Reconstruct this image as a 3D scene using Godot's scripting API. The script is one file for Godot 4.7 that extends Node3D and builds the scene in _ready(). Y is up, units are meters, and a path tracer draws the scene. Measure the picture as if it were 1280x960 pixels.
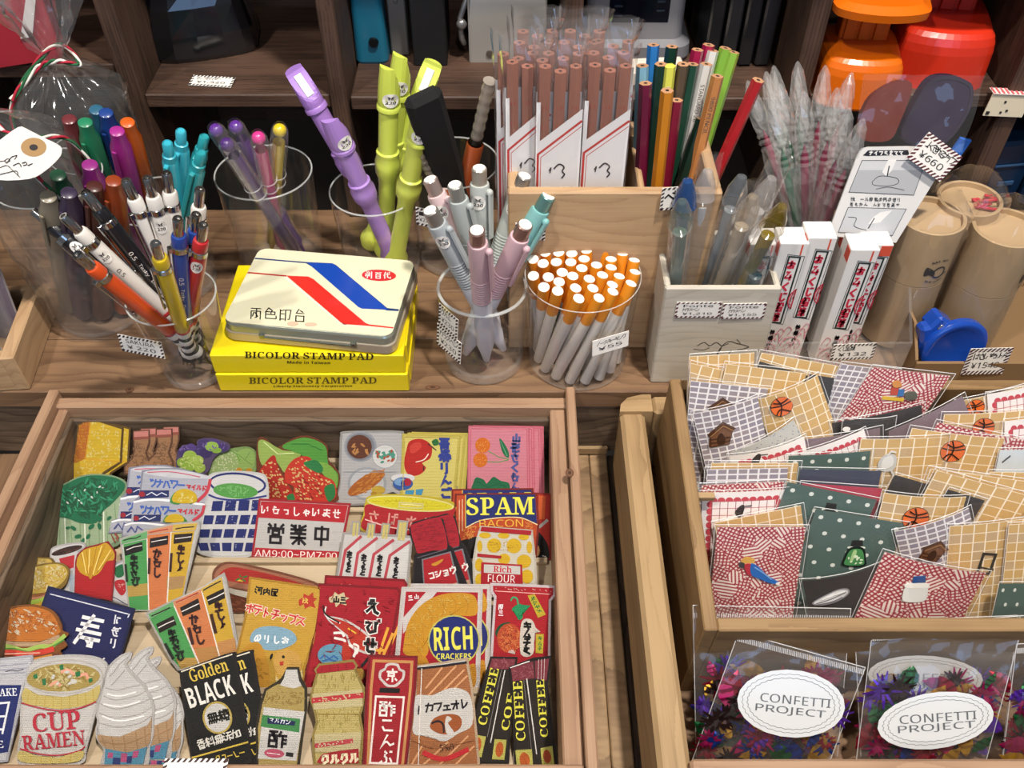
extends Node3D

const FOC := 1144.0
const PITCH := 46.9
const EYE := Vector3(0, 0.46, 0)

var cache := {}
var rng := RandomNumberGenerator.new()
var used := {}

# ---------------------------------------------------------------- mesh collector
class M:
	var v := PackedVector3Array()
	var n := PackedVector3Array()
	var c := PackedColorArray()
	var uv := PackedVector2Array()
	var x := Transform3D()
	var col := Color.WHITE
	func tri(a: Vector3, b: Vector3, d: Vector3, na: Vector3, nb: Vector3, nd: Vector3, ua := Vector2(), ub := Vector2(), ud := Vector2()) -> void:
		var g := (b - a).cross(d - a)
		if g.dot(na + nb + nd) > 0.0:
			v.append_array([x * a, x * d, x * b]); uv.append_array([ua, ud, ub])
			n.append_array([(x.basis * na).normalized(), (x.basis * nd).normalized(), (x.basis * nb).normalized()])
		else:
			v.append_array([x * a, x * b, x * d]); uv.append_array([ua, ub, ud])
			n.append_array([(x.basis * na).normalized(), (x.basis * nb).normalized(), (x.basis * nd).normalized()])
		c.append_array([col, col, col])
	func flat(a: Vector3, b: Vector3, d: Vector3, hint: Vector3) -> void:
		var g := (b - a).cross(d - a)
		if g.length_squared() < 1e-22: return
		g = g.normalized()
		if g.dot(hint) < 0.0: g = -g
		tri(a, b, d, g, g, g)
	func quad(a: Vector3, b: Vector3, d: Vector3, e: Vector3, hint: Vector3) -> void:
		flat(a, b, d, hint); flat(a, d, e, hint)
	func quadn(a: Vector3, b: Vector3, d: Vector3, e: Vector3, na: Vector3, nb: Vector3, nd: Vector3, ne: Vector3) -> void:
		tri(a, b, d, na, nb, nd); tri(a, d, e, na, nd, ne)
	# chamfered box centred at p
	func box(p: Vector3, s: Vector3, bev := 0.0, bs := Basis()) -> void:
		var h := s * 0.5
		bev = minf(bev, minf(h.x, minf(h.y, h.z)) * 0.9)
		var k := h - Vector3.ONE * bev
		var P := func(ax: int, sx: float, sy: float, sz: float) -> Vector3:
			var q := Vector3(sx * (h.x if ax == 0 else k.x), sy * (h.y if ax == 1 else k.y), sz * (h.z if ax == 2 else k.z))
			return p + bs * q
		for sg in [-1.0, 1.0]:
			quad(P.call(0, sg, -1, -1), P.call(0, sg, 1, -1), P.call(0, sg, 1, 1), P.call(0, sg, -1, 1), bs.x * sg)
			quad(P.call(1, -1, sg, -1), P.call(1, 1, sg, -1), P.call(1, 1, sg, 1), P.call(1, -1, sg, 1), bs.y * sg)
			quad(P.call(2, -1, -1, sg), P.call(2, 1, -1, sg), P.call(2, 1, 1, sg), P.call(2, -1, 1, sg), bs.z * sg)
		if bev > 0.0:
			for a in [-1.0, 1.0]:
				for b in [-1.0, 1.0]:
					quad(P.call(0, a, b, -1), P.call(0, a, b, 1), P.call(1, a, b, 1), P.call(1, a, b, -1), bs * Vector3(a, b, 0))
					quad(P.call(0, a, -1, b), P.call(0, a, 1, b), P.call(2, a, 1, b), P.call(2, a, -1, b), bs * Vector3(a, 0, b))
					quad(P.call(1, -1, a, b), P.call(1, 1, a, b), P.call(2, 1, a, b), P.call(2, -1, a, b), bs * Vector3(0, a, b))
					for d in [-1.0, 1.0]:
						flat(P.call(0, a, b, d), P.call(1, a, b, d), P.call(2, a, b, d), bs * Vector3(a, b, d))
	# lathe round +Y: prof of (radius, y)
	func lathe(prof: Array, seg := 20, squash := 1.0) -> void:
		var m := prof.size()
		var ns := []
		for i in m - 1:
			var d: Vector2 = prof[i + 1] - prof[i]
			ns.append(Vector2(d.y, -d.x).normalized())
		for i in m - 1:
			var a: Vector2 = prof[i]
			var b: Vector2 = prof[i + 1]
			if a.distance_to(b) < 1e-7: continue
			var na: Vector2 = ns[i]
			var nb: Vector2 = ns[i]
			if i > 0 and ns[i - 1].dot(ns[i]) > 0.75: na = (ns[i - 1] + ns[i]).normalized()
			if i < m - 2 and ns[i + 1].dot(ns[i]) > 0.75: nb = (ns[i + 1] + ns[i]).normalized()
			for k in seg:
				var t0 := TAU * k / seg
				var t1 := TAU * (k + 1) / seg
				var e0 := Vector3(cos(t0), 0, sin(t0) * squash)
				var e1 := Vector3(cos(t1), 0, sin(t1) * squash)
				var up := Vector3.UP
				var A := e0 * a.x + up * a.y
				var B := e1 * a.x + up * a.y
				var C := e1 * b.x + up * b.y
				var D := e0 * b.x + up * b.y
				if a.x > 1e-7: tri(A, B, C, e0 * na.x + up * na.y, e1 * na.x + up * na.y, e1 * nb.x + up * nb.y)
				if b.x > 1e-7: tri(A, C, D, e0 * na.x + up * na.y, e1 * nb.x + up * nb.y, e0 * nb.x + up * nb.y)
	# cut facets: flat quads whose corners turn from ring to ring
	func facets(prof: Array, seg: int, twist: float) -> void:
		for i in prof.size() - 1:
			var a: Vector2 = prof[i]
			var b: Vector2 = prof[i + 1]
			for k in seg:
				var t0 := TAU * k / seg + i * twist
				var t1 := TAU * (k + 1) / seg + i * twist
				var A := Vector3(cos(t0) * a.x, a.y, sin(t0) * a.x)
				var B := Vector3(cos(t1) * a.x, a.y, sin(t1) * a.x)
				var C := Vector3(cos(t1 + twist) * b.x, b.y, sin(t1 + twist) * b.x)
				var D := Vector3(cos(t0 + twist) * b.x, b.y, sin(t0 + twist) * b.x)
				var out := Vector3(cos((t0 + t1) * 0.5), 0.2, sin((t0 + t1) * 0.5))
				flat(A, B, C, out); flat(A, C, D, out)
	# tube through points; r is a number or an array
	func tube(pts: Array, r, seg := 8, caps := true) -> void:
		var m := pts.size()
		var rings := []
		var norms := []
		var side := Vector3.ZERO
		for i in m:
			var t: Vector3 = (pts[mini(i + 1, m - 1)] - pts[maxi(i - 1, 0)]).normalized()
			if side == Vector3.ZERO:
				side = t.cross(Vector3.UP if absf(t.y) < 0.9 else Vector3.RIGHT).normalized()
			side = (side - t * side.dot(t)).normalized()
			var o := t.cross(side)
			var rr: float = r[i] if r is Array else r
			var ring := []
			var nn := []
			for k in seg:
				var e := side * cos(TAU * k / seg) + o * sin(TAU * k / seg)
				ring.append(pts[i] + e * rr); nn.append(e)
			rings.append(ring); norms.append(nn)
		for i in m - 1:
			for k in seg:
				var q := (k + 1) % seg
				quadn(rings[i][k], rings[i][q], rings[i + 1][q], rings[i + 1][k], norms[i][k], norms[i][q], norms[i + 1][q], norms[i + 1][k])
		if caps:
			for e in [0, m - 1]:
				var out: Vector3 = (pts[0] - pts[1]) if e == 0 else (pts[m - 1] - pts[m - 2])
				for k in range(1, seg - 1):
					flat(rings[e][0], rings[e][k], rings[e][k + 1], out)
	# flat polygon in local XY at height z with an edge wall down to z - deep
	func fill(poly: PackedVector2Array, z: float, deep := 0.0, back := false) -> void:
		var id := Geometry2D.triangulate_polygon(poly)
		for i in range(0, id.size(), 3):
			var a := poly[id[i]]
			var b := poly[id[i + 1]]
			var d := poly[id[i + 2]]
			flat(Vector3(a.x, a.y, z), Vector3(b.x, b.y, z), Vector3(d.x, d.y, z), Vector3.BACK)
			if back: flat(Vector3(a.x, a.y, z - deep), Vector3(b.x, b.y, z - deep), Vector3(d.x, d.y, z - deep), Vector3.FORWARD)
		if deep > 0.0:
			var ccw := not Geometry2D.is_polygon_clockwise(poly)
			for i in poly.size():
				var a := poly[i]
				var b := poly[(i + 1) % poly.size()]
				var o := Vector3(b.y - a.y, a.x - b.x, 0) * (1.0 if ccw else -1.0)
				quad(Vector3(a.x, a.y, z), Vector3(b.x, b.y, z), Vector3(b.x, b.y, z - deep), Vector3(a.x, a.y, z - deep), o)
	# flat ribbon in local XY
	func ribbon(pts: PackedVector2Array, w: float, z: float, closed := false, deep := 0.0) -> void:
		var m := pts.size()
		if m < 2: return
		var L := []
		var R := []
		for i in m:
			var p := pts[(i - 1 + m) % m] if closed else pts[maxi(i - 1, 0)]
			var q := pts[(i + 1) % m] if closed else pts[mini(i + 1, m - 1)]
			var a := (pts[i] - p).normalized()
			var b := (q - pts[i]).normalized()
			var t := (a + b)
			t = t.normalized() if t.length() > 0.05 else (a if a != Vector2.ZERO else b)
			var o := Vector2(-t.y, t.x)
			var k := 1.0
			if a != Vector2.ZERO and b != Vector2.ZERO: k = minf(1.6, 1.0 / maxf(0.3, sqrt(maxf(0.0, (1.0 + a.dot(b)) * 0.5))))
			var e := Vector2.ZERO
			if not closed:
				if i == 0: e = -b * w * 0.35
				elif i == m - 1: e = a * w * 0.35
			L.append(pts[i] + e + o * w * 0.5 * k); R.append(pts[i] + e - o * w * 0.5 * k)
		for i in (m if closed else m - 1):
			var j := (i + 1) % m
			var A := Vector3(L[i].x, L[i].y, z)
			var B := Vector3(R[i].x, R[i].y, z)
			var C := Vector3(R[j].x, R[j].y, z)
			var D := Vector3(L[j].x, L[j].y, z)
			quad(A, B, C, D, Vector3.BACK)
			if deep > 0.0:
				var dn := Vector3(0, 0, -deep)
				quad(A, D, D + dn, A + dn, A - B)
				quad(B, C, C + dn, B + dn, B - A)
	func ball(p: Vector3, r: Vector3, seg := 14, rows := 8, y0 := -1.0) -> void:
		for i in rows:
			var a0 := lerpf(asin(y0), PI / 2, float(i) / rows)
			var a1 := lerpf(asin(y0), PI / 2, float(i + 1) / rows)
			for k in seg:
				var t0 := TAU * k / seg
				var t1 := TAU * (k + 1) / seg
				var e := [Vector3(cos(a0) * cos(t0), sin(a0), cos(a0) * sin(t0)), Vector3(cos(a0) * cos(t1), sin(a0), cos(a0) * sin(t1)), Vector3(cos(a1) * cos(t1), sin(a1), cos(a1) * sin(t1)), Vector3(cos(a1) * cos(t0), sin(a1), cos(a1) * sin(t0))]
				tri(p + e[0] * r, p + e[1] * r, p + e[2] * r, e[0] / r, e[1] / r, e[2] / r)
				tri(p + e[0] * r, p + e[2] * r, p + e[3] * r, e[0] / r, e[2] / r, e[3] / r)
	# curved sheet: grid of points g[row][col], thickness t
	func sheet(g: Array, t: float) -> void:
		var rows := g.size()
		var cols: int = g[0].size()
		var nm := []
		for i in rows:
			var r := []
			for j in cols:
				var du: Vector3 = g[i][mini(j + 1, cols - 1)] - g[i][maxi(j - 1, 0)]
				var dv: Vector3 = g[mini(i + 1, rows - 1)][j] - g[maxi(i - 1, 0)][j]
				r.append(du.cross(dv).normalized())
			nm.append(r)
		for i in rows - 1:
			for j in cols - 1:
				var ix := [[i, j], [i, j + 1], [i + 1, j + 1], [i + 1, j]]
				var P := []
				var N := []
				var U := []
				for q in ix:
					P.append(g[q[0]][q[1]]); N.append(nm[q[0]][q[1]]); U.append(Vector2(float(q[1]) / (cols - 1), 1.0 - float(q[0]) / (rows - 1)))
				tri(P[0], P[1], P[2], N[0], N[1], N[2], U[0], U[1], U[2]); tri(P[0], P[2], P[3], N[0], N[2], N[3], U[0], U[2], U[3])
				if t > 0.0:
					for q in 4: P[q] -= N[q] * t
					tri(P[0], P[1], P[2], -N[0], -N[1], -N[2], U[0], U[1], U[2]); tri(P[0], P[2], P[3], -N[0], -N[2], -N[3], U[0], U[2], U[3])
		if t > 0.0:
			for i in rows - 1:
				for j in [0, cols - 1]:
					quad(g[i][j], g[i + 1][j], g[i + 1][j] - nm[i + 1][j] * t, g[i][j] - nm[i][j] * t, g[i][j] - g[i][1 if j == 0 else cols - 2])
			for j in cols - 1:
				for i in [0, rows - 1]:
					quad(g[i][j], g[i][j + 1], g[i][j + 1] - nm[i][j + 1] * t, g[i][j] - nm[i][j] * t, g[i][j] - g[1 if i == 0 else rows - 2][j])
	func mesh() -> ArrayMesh:
		var a := []
		a.resize(Mesh.ARRAY_MAX)
		a[Mesh.ARRAY_VERTEX] = v; a[Mesh.ARRAY_NORMAL] = n; a[Mesh.ARRAY_COLOR] = c; a[Mesh.ARRAY_TEX_UV] = uv
		var m := ArrayMesh.new()
		m.add_surface_from_arrays(Mesh.PRIMITIVE_TRIANGLES, a)
		return m

# ---------------------------------------------------------------- nodes and names
func numbered(s: String) -> String:
	if not used.has(s):
		used[s] = 0
		return s
	used[s] += 1
	return "%s_%03d" % [s, used[s]]

func tag(o: Node3D, label: String, category: String, group := "") -> Node3D:
	o.set_meta("label", label); o.set_meta("category", category)
	if group: o.set_meta("group", group)
	return o

func thing(called: String, label: String, category: String, at := Transform3D(), group := "") -> Node3D:
	var o := Node3D.new()
	o.name = numbered(called)
	add_child(o)
	o.transform = at
	return tag(o, label, category, group)

func part(called: String, m: M, mt: Material, parent: Node3D) -> MeshInstance3D:
	return part_mesh(called, m.mesh(), mt, parent)

func part_mesh(called: String, me: Mesh, mt: Material, parent: Node3D) -> MeshInstance3D:
	var o := MeshInstance3D.new()
	var base := called
	var i := 0
	while parent.has_node(NodePath(called)):
		i += 1
		called = "%s_%03d" % [base, i]
	o.name = called
	o.mesh = me
	o.material_override = mt
	parent.add_child(o)
	return o

func single(called: String, m: M, mt: Material, label: String, category: String, at := Transform3D(), group := "") -> MeshInstance3D:
	var o := MeshInstance3D.new()
	o.name = numbered(called)
	o.mesh = m.mesh()
	o.material_override = mt
	add_child(o)
	o.transform = at
	tag(o, label, category, group)
	return o

# a copy of a thing with its parts, under the next number
func dup(o: Node3D, at: Transform3D, label: String) -> Node3D:
	var r: Node3D = o.duplicate()
	var s := String(o.name)
	if s.length() > 4 and s[s.length() - 4] == "_" and s.right(3).is_valid_int(): s = s.left(-4)
	r.name = numbered(s)
	add_child(r)
	r.transform = at
	r.set_meta("label", label)
	return r

# ---------------------------------------------------------------- materials
func lin(h: String) -> Color:
	return Color(h).srgb_to_linear()

func mat(h: String, rough := 0.6, metal := 0.0, o := {}) -> StandardMaterial3D:
	var key := "%s|%s|%s|%s" % [h, rough, metal, o]
	if cache.has(key): return cache[key]
	var m := StandardMaterial3D.new()
	m.albedo_color = Color(h)
	m.roughness = rough
	m.metallic = metal
	if o.has("alpha"):
		m.transparency = BaseMaterial3D.TRANSPARENCY_ALPHA
		m.albedo_color.a = o.alpha
		m.cull_mode = BaseMaterial3D.CULL_DISABLED
	if o.has("refract"):
		m.refraction_enabled = true
		m.refraction_scale = o.refract
		m.albedo_color.a = o.get("a", 0.05)
	if o.has("coat"):
		m.clearcoat_enabled = true; m.clearcoat = o.coat; m.clearcoat_roughness = 0.1
	if o.has("spec"): m.metallic_specular = o.spec
	if o.has("rim"):
		m.rim_enabled = true; m.rim = o.rim
	if o.has("vc"): m.vertex_color_use_as_albedo = true
	if o.has("tex"):
		m.albedo_texture = o.tex
		m.uv1_triplanar = not o.has("flat")
		m.uv1_scale = o.get("scale", Vector3.ONE)
		m.uv1_offset = o.get("offset", Vector3.ZERO)
	if o.has("bump"):
		m.heightmap_enabled = true; m.heightmap_texture = o.bump; m.heightmap_scale = o.get("deep", 0.05)
		m.uv1_triplanar = not o.has("flat")
		m.uv1_scale = o.get("scale", Vector3.ONE)
		m.uv1_offset = o.get("offset", Vector3.ZERO)
	if o.has("back"):
		m.backlight_enabled = true; m.backlight = Color(o.back)
	cache[key] = m
	return m

func noise(sd: int, f: float, oct := 3) -> FastNoiseLite:
	var n := FastNoiseLite.new()
	n.seed = sd; n.frequency = f; n.fractal_octaves = oct
	n.noise_type = FastNoiseLite.TYPE_SIMPLEX_SMOOTH
	return n

# wood: grain along U. 512 x 256 covers 0.5 m x 0.125 m
func wood(key: String, light: String, dark: String, sd: int, ring := 9.0, contrast := 1.0, across := false, wav := 0.22) -> ImageTexture:
	if cache.has("w" + key): return cache["w" + key]
	var W := 512
	var H := 256
	var im := Image.create(W, H, false, Image.FORMAT_RGB8)
	var a := noise(sd, 1.0, 3)
	var b := noise(sd + 7, 1.0, 2)
	var cl := Color(light)
	var cd := Color(dark)
	for y in H:
		for x in W:
			var u := float(x) / W
			var w := float(y) / H
			var warp := a.get_noise_2d(u * 3.0, w * 2.2) * 0.55
			var r := (w + warp * wav) * ring
			if across: r = (u * 4.0 + warp * 0.3) * ring
			var s := r - floorf(r)
			var line := pow(s, 3.0) * 0.75 + 0.25 * (0.5 + 0.5 * sin(r * 2.3))
			var fib := b.get_noise_2d(u * 6.0, w * 120.0) * 0.5 if not across else b.get_noise_2d(u * 120.0, w * 6.0) * 0.5
			var t := clampf((line * 0.6 + fib * 0.5 + a.get_noise_2d(u * 5.0 + 9.0, w * 4.0) * 0.45) * contrast, 0.0, 1.0)
			im.set_pixel(x, y, cl.lerp(cd, t))
	var tx := ImageTexture.create_from_image(im)
	cache["w" + key] = tx
	return tx

func woodmat(key: String, rough := 0.6, off := 0.5) -> StandardMaterial3D:
	return mat("ffffff", rough, 0.0, {"tex": cache["w" + key], "bump": cache["w" + key], "deep": -0.03, "scale": Vector3(2, 8, 8) if true else Vector3.ONE, "offset": Vector3(off, off, off)})

# a board whose grain runs along its local X; yaw or basis turns it
func board(called: String, key: String, p: Vector3, s: Vector3, parent: Node3D, bs := Basis(), bev := 0.001, off := 0.5) -> MeshInstance3D:
	var m := M.new()
	m.box(Vector3.ZERO, s, bev)
	var o := part(called, m, woodmat(key, 0.62, off), parent)
	o.transform = Transform3D(bs, p)
	return o

# ---------------------------------------------------------------- pixels to places
func ray(u: float, v: float) -> Vector3:
	var s := sin(deg_to_rad(PITCH))
	var c := cos(deg_to_rad(PITCH))
	var y := (480.0 - v) / FOC
	return Vector3((u - 640.0) / FOC, y * c - s, -c - y * s)

func on_y(u: float, v: float, h: float) -> Vector3:
	var d := ray(u, v)
	return EYE + d * ((h - EYE.y) / d.y)

func on_z(u: float, v: float, z: float) -> Vector3:
	var d := ray(u, v)
	return EYE + d * (z / d.z)

func on_plane(u: float, v: float, f: Transform3D) -> Vector2:
	var d := ray(u, v)
	var t := f.basis.z.dot(f.origin - EYE) / f.basis.z.dot(d)
	var q := f.basis.inverse() * (EYE + d * t - f.origin)
	return Vector2(q.x, q.y)

# a frame that leans back: X right, Y up the slope, Z out of its face
func lean(o: Vector3, tilt: float, yaw := 0.0) -> Transform3D:
	var t := deg_to_rad(tilt)
	var b := Basis(Vector3.RIGHT, Vector3(0, sin(t), -cos(t)), Vector3(0, cos(t), sin(t)))
	return Transform3D(Basis(Vector3.UP, deg_to_rad(yaw)) * b, o)

# transform whose Y runs from a to b and whose Z turns towards "face"
func aim(a: Vector3, b: Vector3, face := Vector3(0, 0.7, 0.7), spin := 0.0) -> Transform3D:
	var y := (b - a).normalized()
	var x := y.cross(face).normalized()
	var z := x.cross(y)
	return Transform3D(Basis(x, y, z) * Basis(Vector3.UP, spin), a)

# where a stick of length L that stands on "foot" ends so that its end shows at (u, v)
func reach(foot: Vector3, u: float, v: float, L: float, near := true) -> Vector3:
	var d := ray(u, v).normalized()
	var w := EYE - foot
	var b := w.dot(d)
	var q := b * b - (w.length_squared() - L * L)
	if q < 0.0: return EYE + d * (-b)
	return EYE + d * (-b - sqrt(q) if near else -b + sqrt(q))

# ================================================================ the scene
func _ready() -> void:
	rng.seed = 7
	var cam := Camera3D.new()
	cam.name = "camera"
	cam.fov = rad_to_deg(2.0 * atan(480.0 / FOC))
	cam.near = 0.02
	cam.position = EYE
	cam.rotation_degrees = Vector3(-PITCH, 0, 0)
	add_child(cam)
	cam.current = true
	var e := Environment.new()
	e.background_mode = Environment.BG_COLOR
	e.background_color = Color(0.93, 0.96, 1.0)
	e.background_energy_multiplier = 0.19
	e.tonemap_mode = Environment.TONE_MAPPER_LINEAR
	e.tonemap_exposure = 0.94
	e.sdfgi_enabled = true
	e.ssao_enabled = true
	e.ssil_enabled = true
	var we := WorldEnvironment.new()
	we.name = "world"
	we.environment = e
	add_child(we)
	spot("key", Vector3(0.32, 1.6, -0.10), Vector3(-0.02, 0, -0.38), 3.1, Color(1.0, 0.965, 0.92), 0.045)
	spot("second", Vector3(-0.65, 1.6, 0.20), Vector3(0, 0, -0.45), 1.5, Color(1.0, 0.97, 0.93), 0.05)
	spot("front", Vector3(0.15, 1.8, 1.0), Vector3(0, 0, -0.45), 0.9, Color(1.0, 0.97, 0.94), 0.06)
	var al := AreaLight3D.new()
	al.name = "window_light"
	add_child(al)
	al.look_at_from_position(Vector3(0.45, 0.95, 2.4), Vector3(0.1, 0, -0.3), Vector3.UP)
	al.area_size = Vector2(1.3, 0.9)
	al.light_energy = 1.1
	al.light_color = Color(0.62, 0.78, 1.0)
	al.area_range = 8.0
	al.area_attenuation = 2.0
	al.shadow_enabled = true
	textures()
	furniture()
	extras()

func spot(called: String, p: Vector3, to: Vector3, energy: float, colour: Color, size: float) -> void:
	var l := SpotLight3D.new()
	l.name = called + "_lamp_light"
	add_child(l)
	l.look_at_from_position(p, to, Vector3.UP)
	l.light_energy = energy
	l.light_color = colour
	l.light_size = size
	l.spot_range = 8.0
	l.spot_angle = 38.0
	l.spot_attenuation = 2.0
	l.shadow_enabled = true

func textures() -> void:
	wood("table", "836549", "4c3424", 3, 14.0, 0.9)
	wood("shelf", "553e31", "23160f", 11, 50.0, 1.25, false, 0.035)
	wood("rim", "a58468", "785641", 21, 10.0, 0.8)
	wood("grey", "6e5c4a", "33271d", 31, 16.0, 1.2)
	wood("plank", "a88b67", "5d4631", 41, 3.0, 1.0, true)
	wood("pale", "b9a68a", "9a8567", 51, 6.0, 0.9)
	wood("gold", "a98c65", "7c6241", 61, 8.0, 0.9)
	wood("box", "95774f", "664a2c", 71, 7.0, 0.9)
	wood("oak", "bd9c76", "957352", 81, 11.0, 0.9)
	wood("ash", "c9c2b4", "a39a8b", 91, 16.0, 0.8)

func furniture() -> void:
	# ---- display counter: raised platform at the back and the lower top of planks in front
	var t := thing("counter_ledge", "raised brown wooden ledge at the back that carries the pen cups and boxes", "counter", Transform3D())
	for i in 4:
		board("ledge_plank", "table", Vector3(0, -0.008, -0.449 - i * 0.052), Vector3(1.5, 0.016, 0.0515), t, Basis(), 0.0008, 0.5 + i * 0.17)
	board("ledge_front", "grey", Vector3(0, -0.042, -0.431), Vector3(1.5, 0.05, 0.012), t)
	knot(t, on_y(162, 487, 0.0003), Vector2(0.0030, 0.0022))
	knot(t, on_y(541, 484, 0.0003), Vector2(0.0052, 0.0022))
	t = thing("lower_counter", "lower counter top of brown planks that carries the two trays", "counter", Transform3D())
	var zb := Basis(Vector3.UP, PI / 2)
	# planks that run from back to front in the gap between the two trays
	for r in [[-0.30, 0.20, "table"], [-0.079, 0.242, "table"], [0.0441, 0.0122, "plank"], [0.057, 0.0126, "plank"], [0.0715, 0.0145, "grey"], [0.25, 0.32, "table"]]:
		var low: float = -0.004 if r[2] == "grey" else 0.0
		var wide: float = r[1]
		board("lower_plank", r[2], Vector3(r[0] + (0.0061 if wide < 0.1 else 0.0), -0.077 + low - (0.002 if wide > 0.1 else 0.0), -0.215), Vector3(0.42, 0.02, wide), t, zb, 0.0008, 0.3 + r[0])
	board("stop_strip", "gold", Vector3(0.057, -0.062, -0.4225), Vector3(0.026, 0.008, 0.003), t)
	# ---- pigeonhole shelf at the back
	var s := thing("pigeonhole_shelf", "old dark brown wooden shelf unit with worn posts and open pigeonholes", "shelf", Transform3D(Basis(), Vector3(0, 0, -0.62)))
	for p in [[-0.281, 0.0135], [-0.129, 0.0125], [0.043, 0.0125], [0.2135, 0.014], [0.375, 0.0155], [0.55, 0.014], [-0.46, 0.014]]:
		var o := board("post", "shelf", Vector3(p[0], 0.21, -0.075), Vector3(0.42, p[1], 0.15), s, Basis(Vector3.BACK, PI / 2), 0.001, 0.2 + p[0])
		o.name = "post" if o.name == &"post" else o.name
	for q in [[-0.3705, 0.163, 0.128], [-0.205, 0.139, 0.104], [-0.043, 0.156, 0.102], [0.1283, 0.154, 0.101], [0.2943, 0.144, 0.104], [0.4625, 0.158, 0.101]]:
		board("shelf_board", "shelf", Vector3(q[0], q[2], -0.076), Vector3(q[1], 0.011, 0.145), s, Basis(), 0.001, 0.3 + q[0])
		board("shelf_board", "shelf", Vector3(q[0], 0.27, -0.079), Vector3(q[1], 0.011, 0.14), s, Basis(), 0.001, 0.1 + q[0])
	board("back_panel", "shelf", Vector3(0.02, 0.21, -0.1555), Vector3(1.1, 0.42, 0.01), s)
	# ---- the room behind
	var w := M.new()
	w.box(Vector3(0, 0.2, -0.90), Vector3(3.0, 2.2, 0.1))
	struct("wall_back", w, mat("4a4038", 0.9))
	var fl := M.new()
	fl.box(Vector3(0, -0.92, 0.0), Vector3(3.0, 0.06, 3.0))
	struct("floor", fl, mat("5a5048", 0.8))
	# ---- tray of patches
	var tr := thing("patch_tray", "reddish cedar tray with a pale plywood bottom full of embroidered patches", "tray", Transform3D())
	var rx := Basis()
	board("rim", "rim", Vector3(-0.137, -0.018, -0.4165), Vector3(0.358, 0.030, 0.009), tr, rx, 0.001)
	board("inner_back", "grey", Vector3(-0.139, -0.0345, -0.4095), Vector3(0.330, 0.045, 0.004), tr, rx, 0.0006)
	board("rim", "rim", Vector3(-0.3125, -0.026, -0.290), Vector3(0.268, 0.056, 0.007), tr, zb, 0.001, 0.2)
	board("rim", "rim", Vector3(-0.3055, -0.031, -0.288), Vector3(0.258, 0.050, 0.0065), tr, zb, 0.001, 0.7)
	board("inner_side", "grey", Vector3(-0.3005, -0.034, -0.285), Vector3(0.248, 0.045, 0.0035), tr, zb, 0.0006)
	board("rim", "rim", Vector3(0.0395, -0.024, -0.290), Vector3(0.268, 0.058, 0.0062), tr, zb, 0.001, 0.4)
	board("rim", "rim", Vector3(0.0308, -0.029, -0.2905), Vector3(0.241, 0.050, 0.0105), tr, zb, 0.001, 0.9)
	board("rim", "rim", Vector3(-0.137, -0.0245, -0.1655), Vector3(0.344, 0.063, 0.009), tr, rx, 0.001, 0.1)
	board("tray_bottom", "pale", Vector3(-0.137, -0.0575, -0.289), Vector3(0.335, 0.005, 0.245), tr, rx, 0.0)
	for v in [575, 637, 700, 775, 863]:
		var q := on_y(300, v, -0.0515)
		board("divider", "pale", Vector3(-0.137, -0.0535, q.z), Vector3(0.320, 0.0048, 0.004), tr, rx, 0.0004, v * 0.01)
	knot(tr, on_y(712, 591, 0.0052), Vector2(0.0026, 0.0034))
	# ---- tray on the right with its pale frame
	var rt := thing("goods_tray", "pale wooden tray with a rounded corner holding the card box and confetti bags", "tray", Transform3D())
	board("rim", "gold", Vector3(0.0805, -0.030, -0.286), Vector3(0.238, 0.060, 0.0165), rt, zb, 0.0025, 0.6)
	board("rim", "gold", Vector3(0.245, -0.030, -0.4125), Vector3(0.30, 0.060, 0.0155), rt, rx, 0.002, 0.3)
	var cm := M.new()
	cm.fill(PackedVector2Array([Vector2(0, 0), Vector2(0.0222, 0.0), Vector2(0.0222, 0.0155), Vector2(0.016, 0.0155), Vector2(0.006, 0.0125), Vector2(0.001, 0.0065)]), 0.0, 0.06, true)
	var cn := part("corner_block", cm, woodmat("gold"), rt)
	cn.transform = Transform3D(Basis(Vector3.RIGHT, Vector3(0, 0, -1), Vector3.UP), Vector3(0.0722, 0.0005, -0.4048))
	board("rim", "rim", Vector3(0.228, -0.0300, -0.1675), Vector3(0.281, 0.070, 0.012), rt, rx, 0.0015, 0.8)
	board("tray_bottom", "table", Vector3(0.228, -0.0635, -0.2915), Vector3(0.281, 0.005, 0.245), rt, rx, 0.0)
	# ---- box of cards standing in it
	var cb := thing("card_box", "honey coloured wooden box holding rows of pin badge cards", "box", Transform3D())
	var wt := 0.0075
	cb.position = Vector3(0.2332, -0.0603, -0.238)
	cb.rotation_degrees.x = 5.0
	var bh := 0.0885
	board("side_wall", "box", Vector3(-0.1302, bh * 0.5, -0.083), Vector3(0.166, bh, wt), cb, zb, 0.0008)
	board("side_wall", "box", Vector3(0.1302, bh * 0.5, -0.083), Vector3(0.166, bh, wt), cb, zb, 0.0008, 0.7)
	board("front_wall", "box", Vector3(0, bh * 0.5 - 0.0005, -wt * 0.5), Vector3(0.2528, bh - 0.001, wt), cb, rx, 0.0008, 0.2)
	board("back_wall", "box", Vector3(0, bh * 0.5 - 0.0005, -0.166 + wt * 0.5), Vector3(0.2528, bh - 0.001, wt), cb, rx, 0.0008, 0.8)
	board("box_bottom", "box", Vector3(0, 0.002, -0.083), Vector3(0.2528, 0.004, 0.151), cb, rx, 0.0)
	board("partition", "gold", Vector3(-0.1215, 0.0835, -0.083), Vector3(0.010, 0.004, 0.004), cb, rx, 0.0004)

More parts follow.
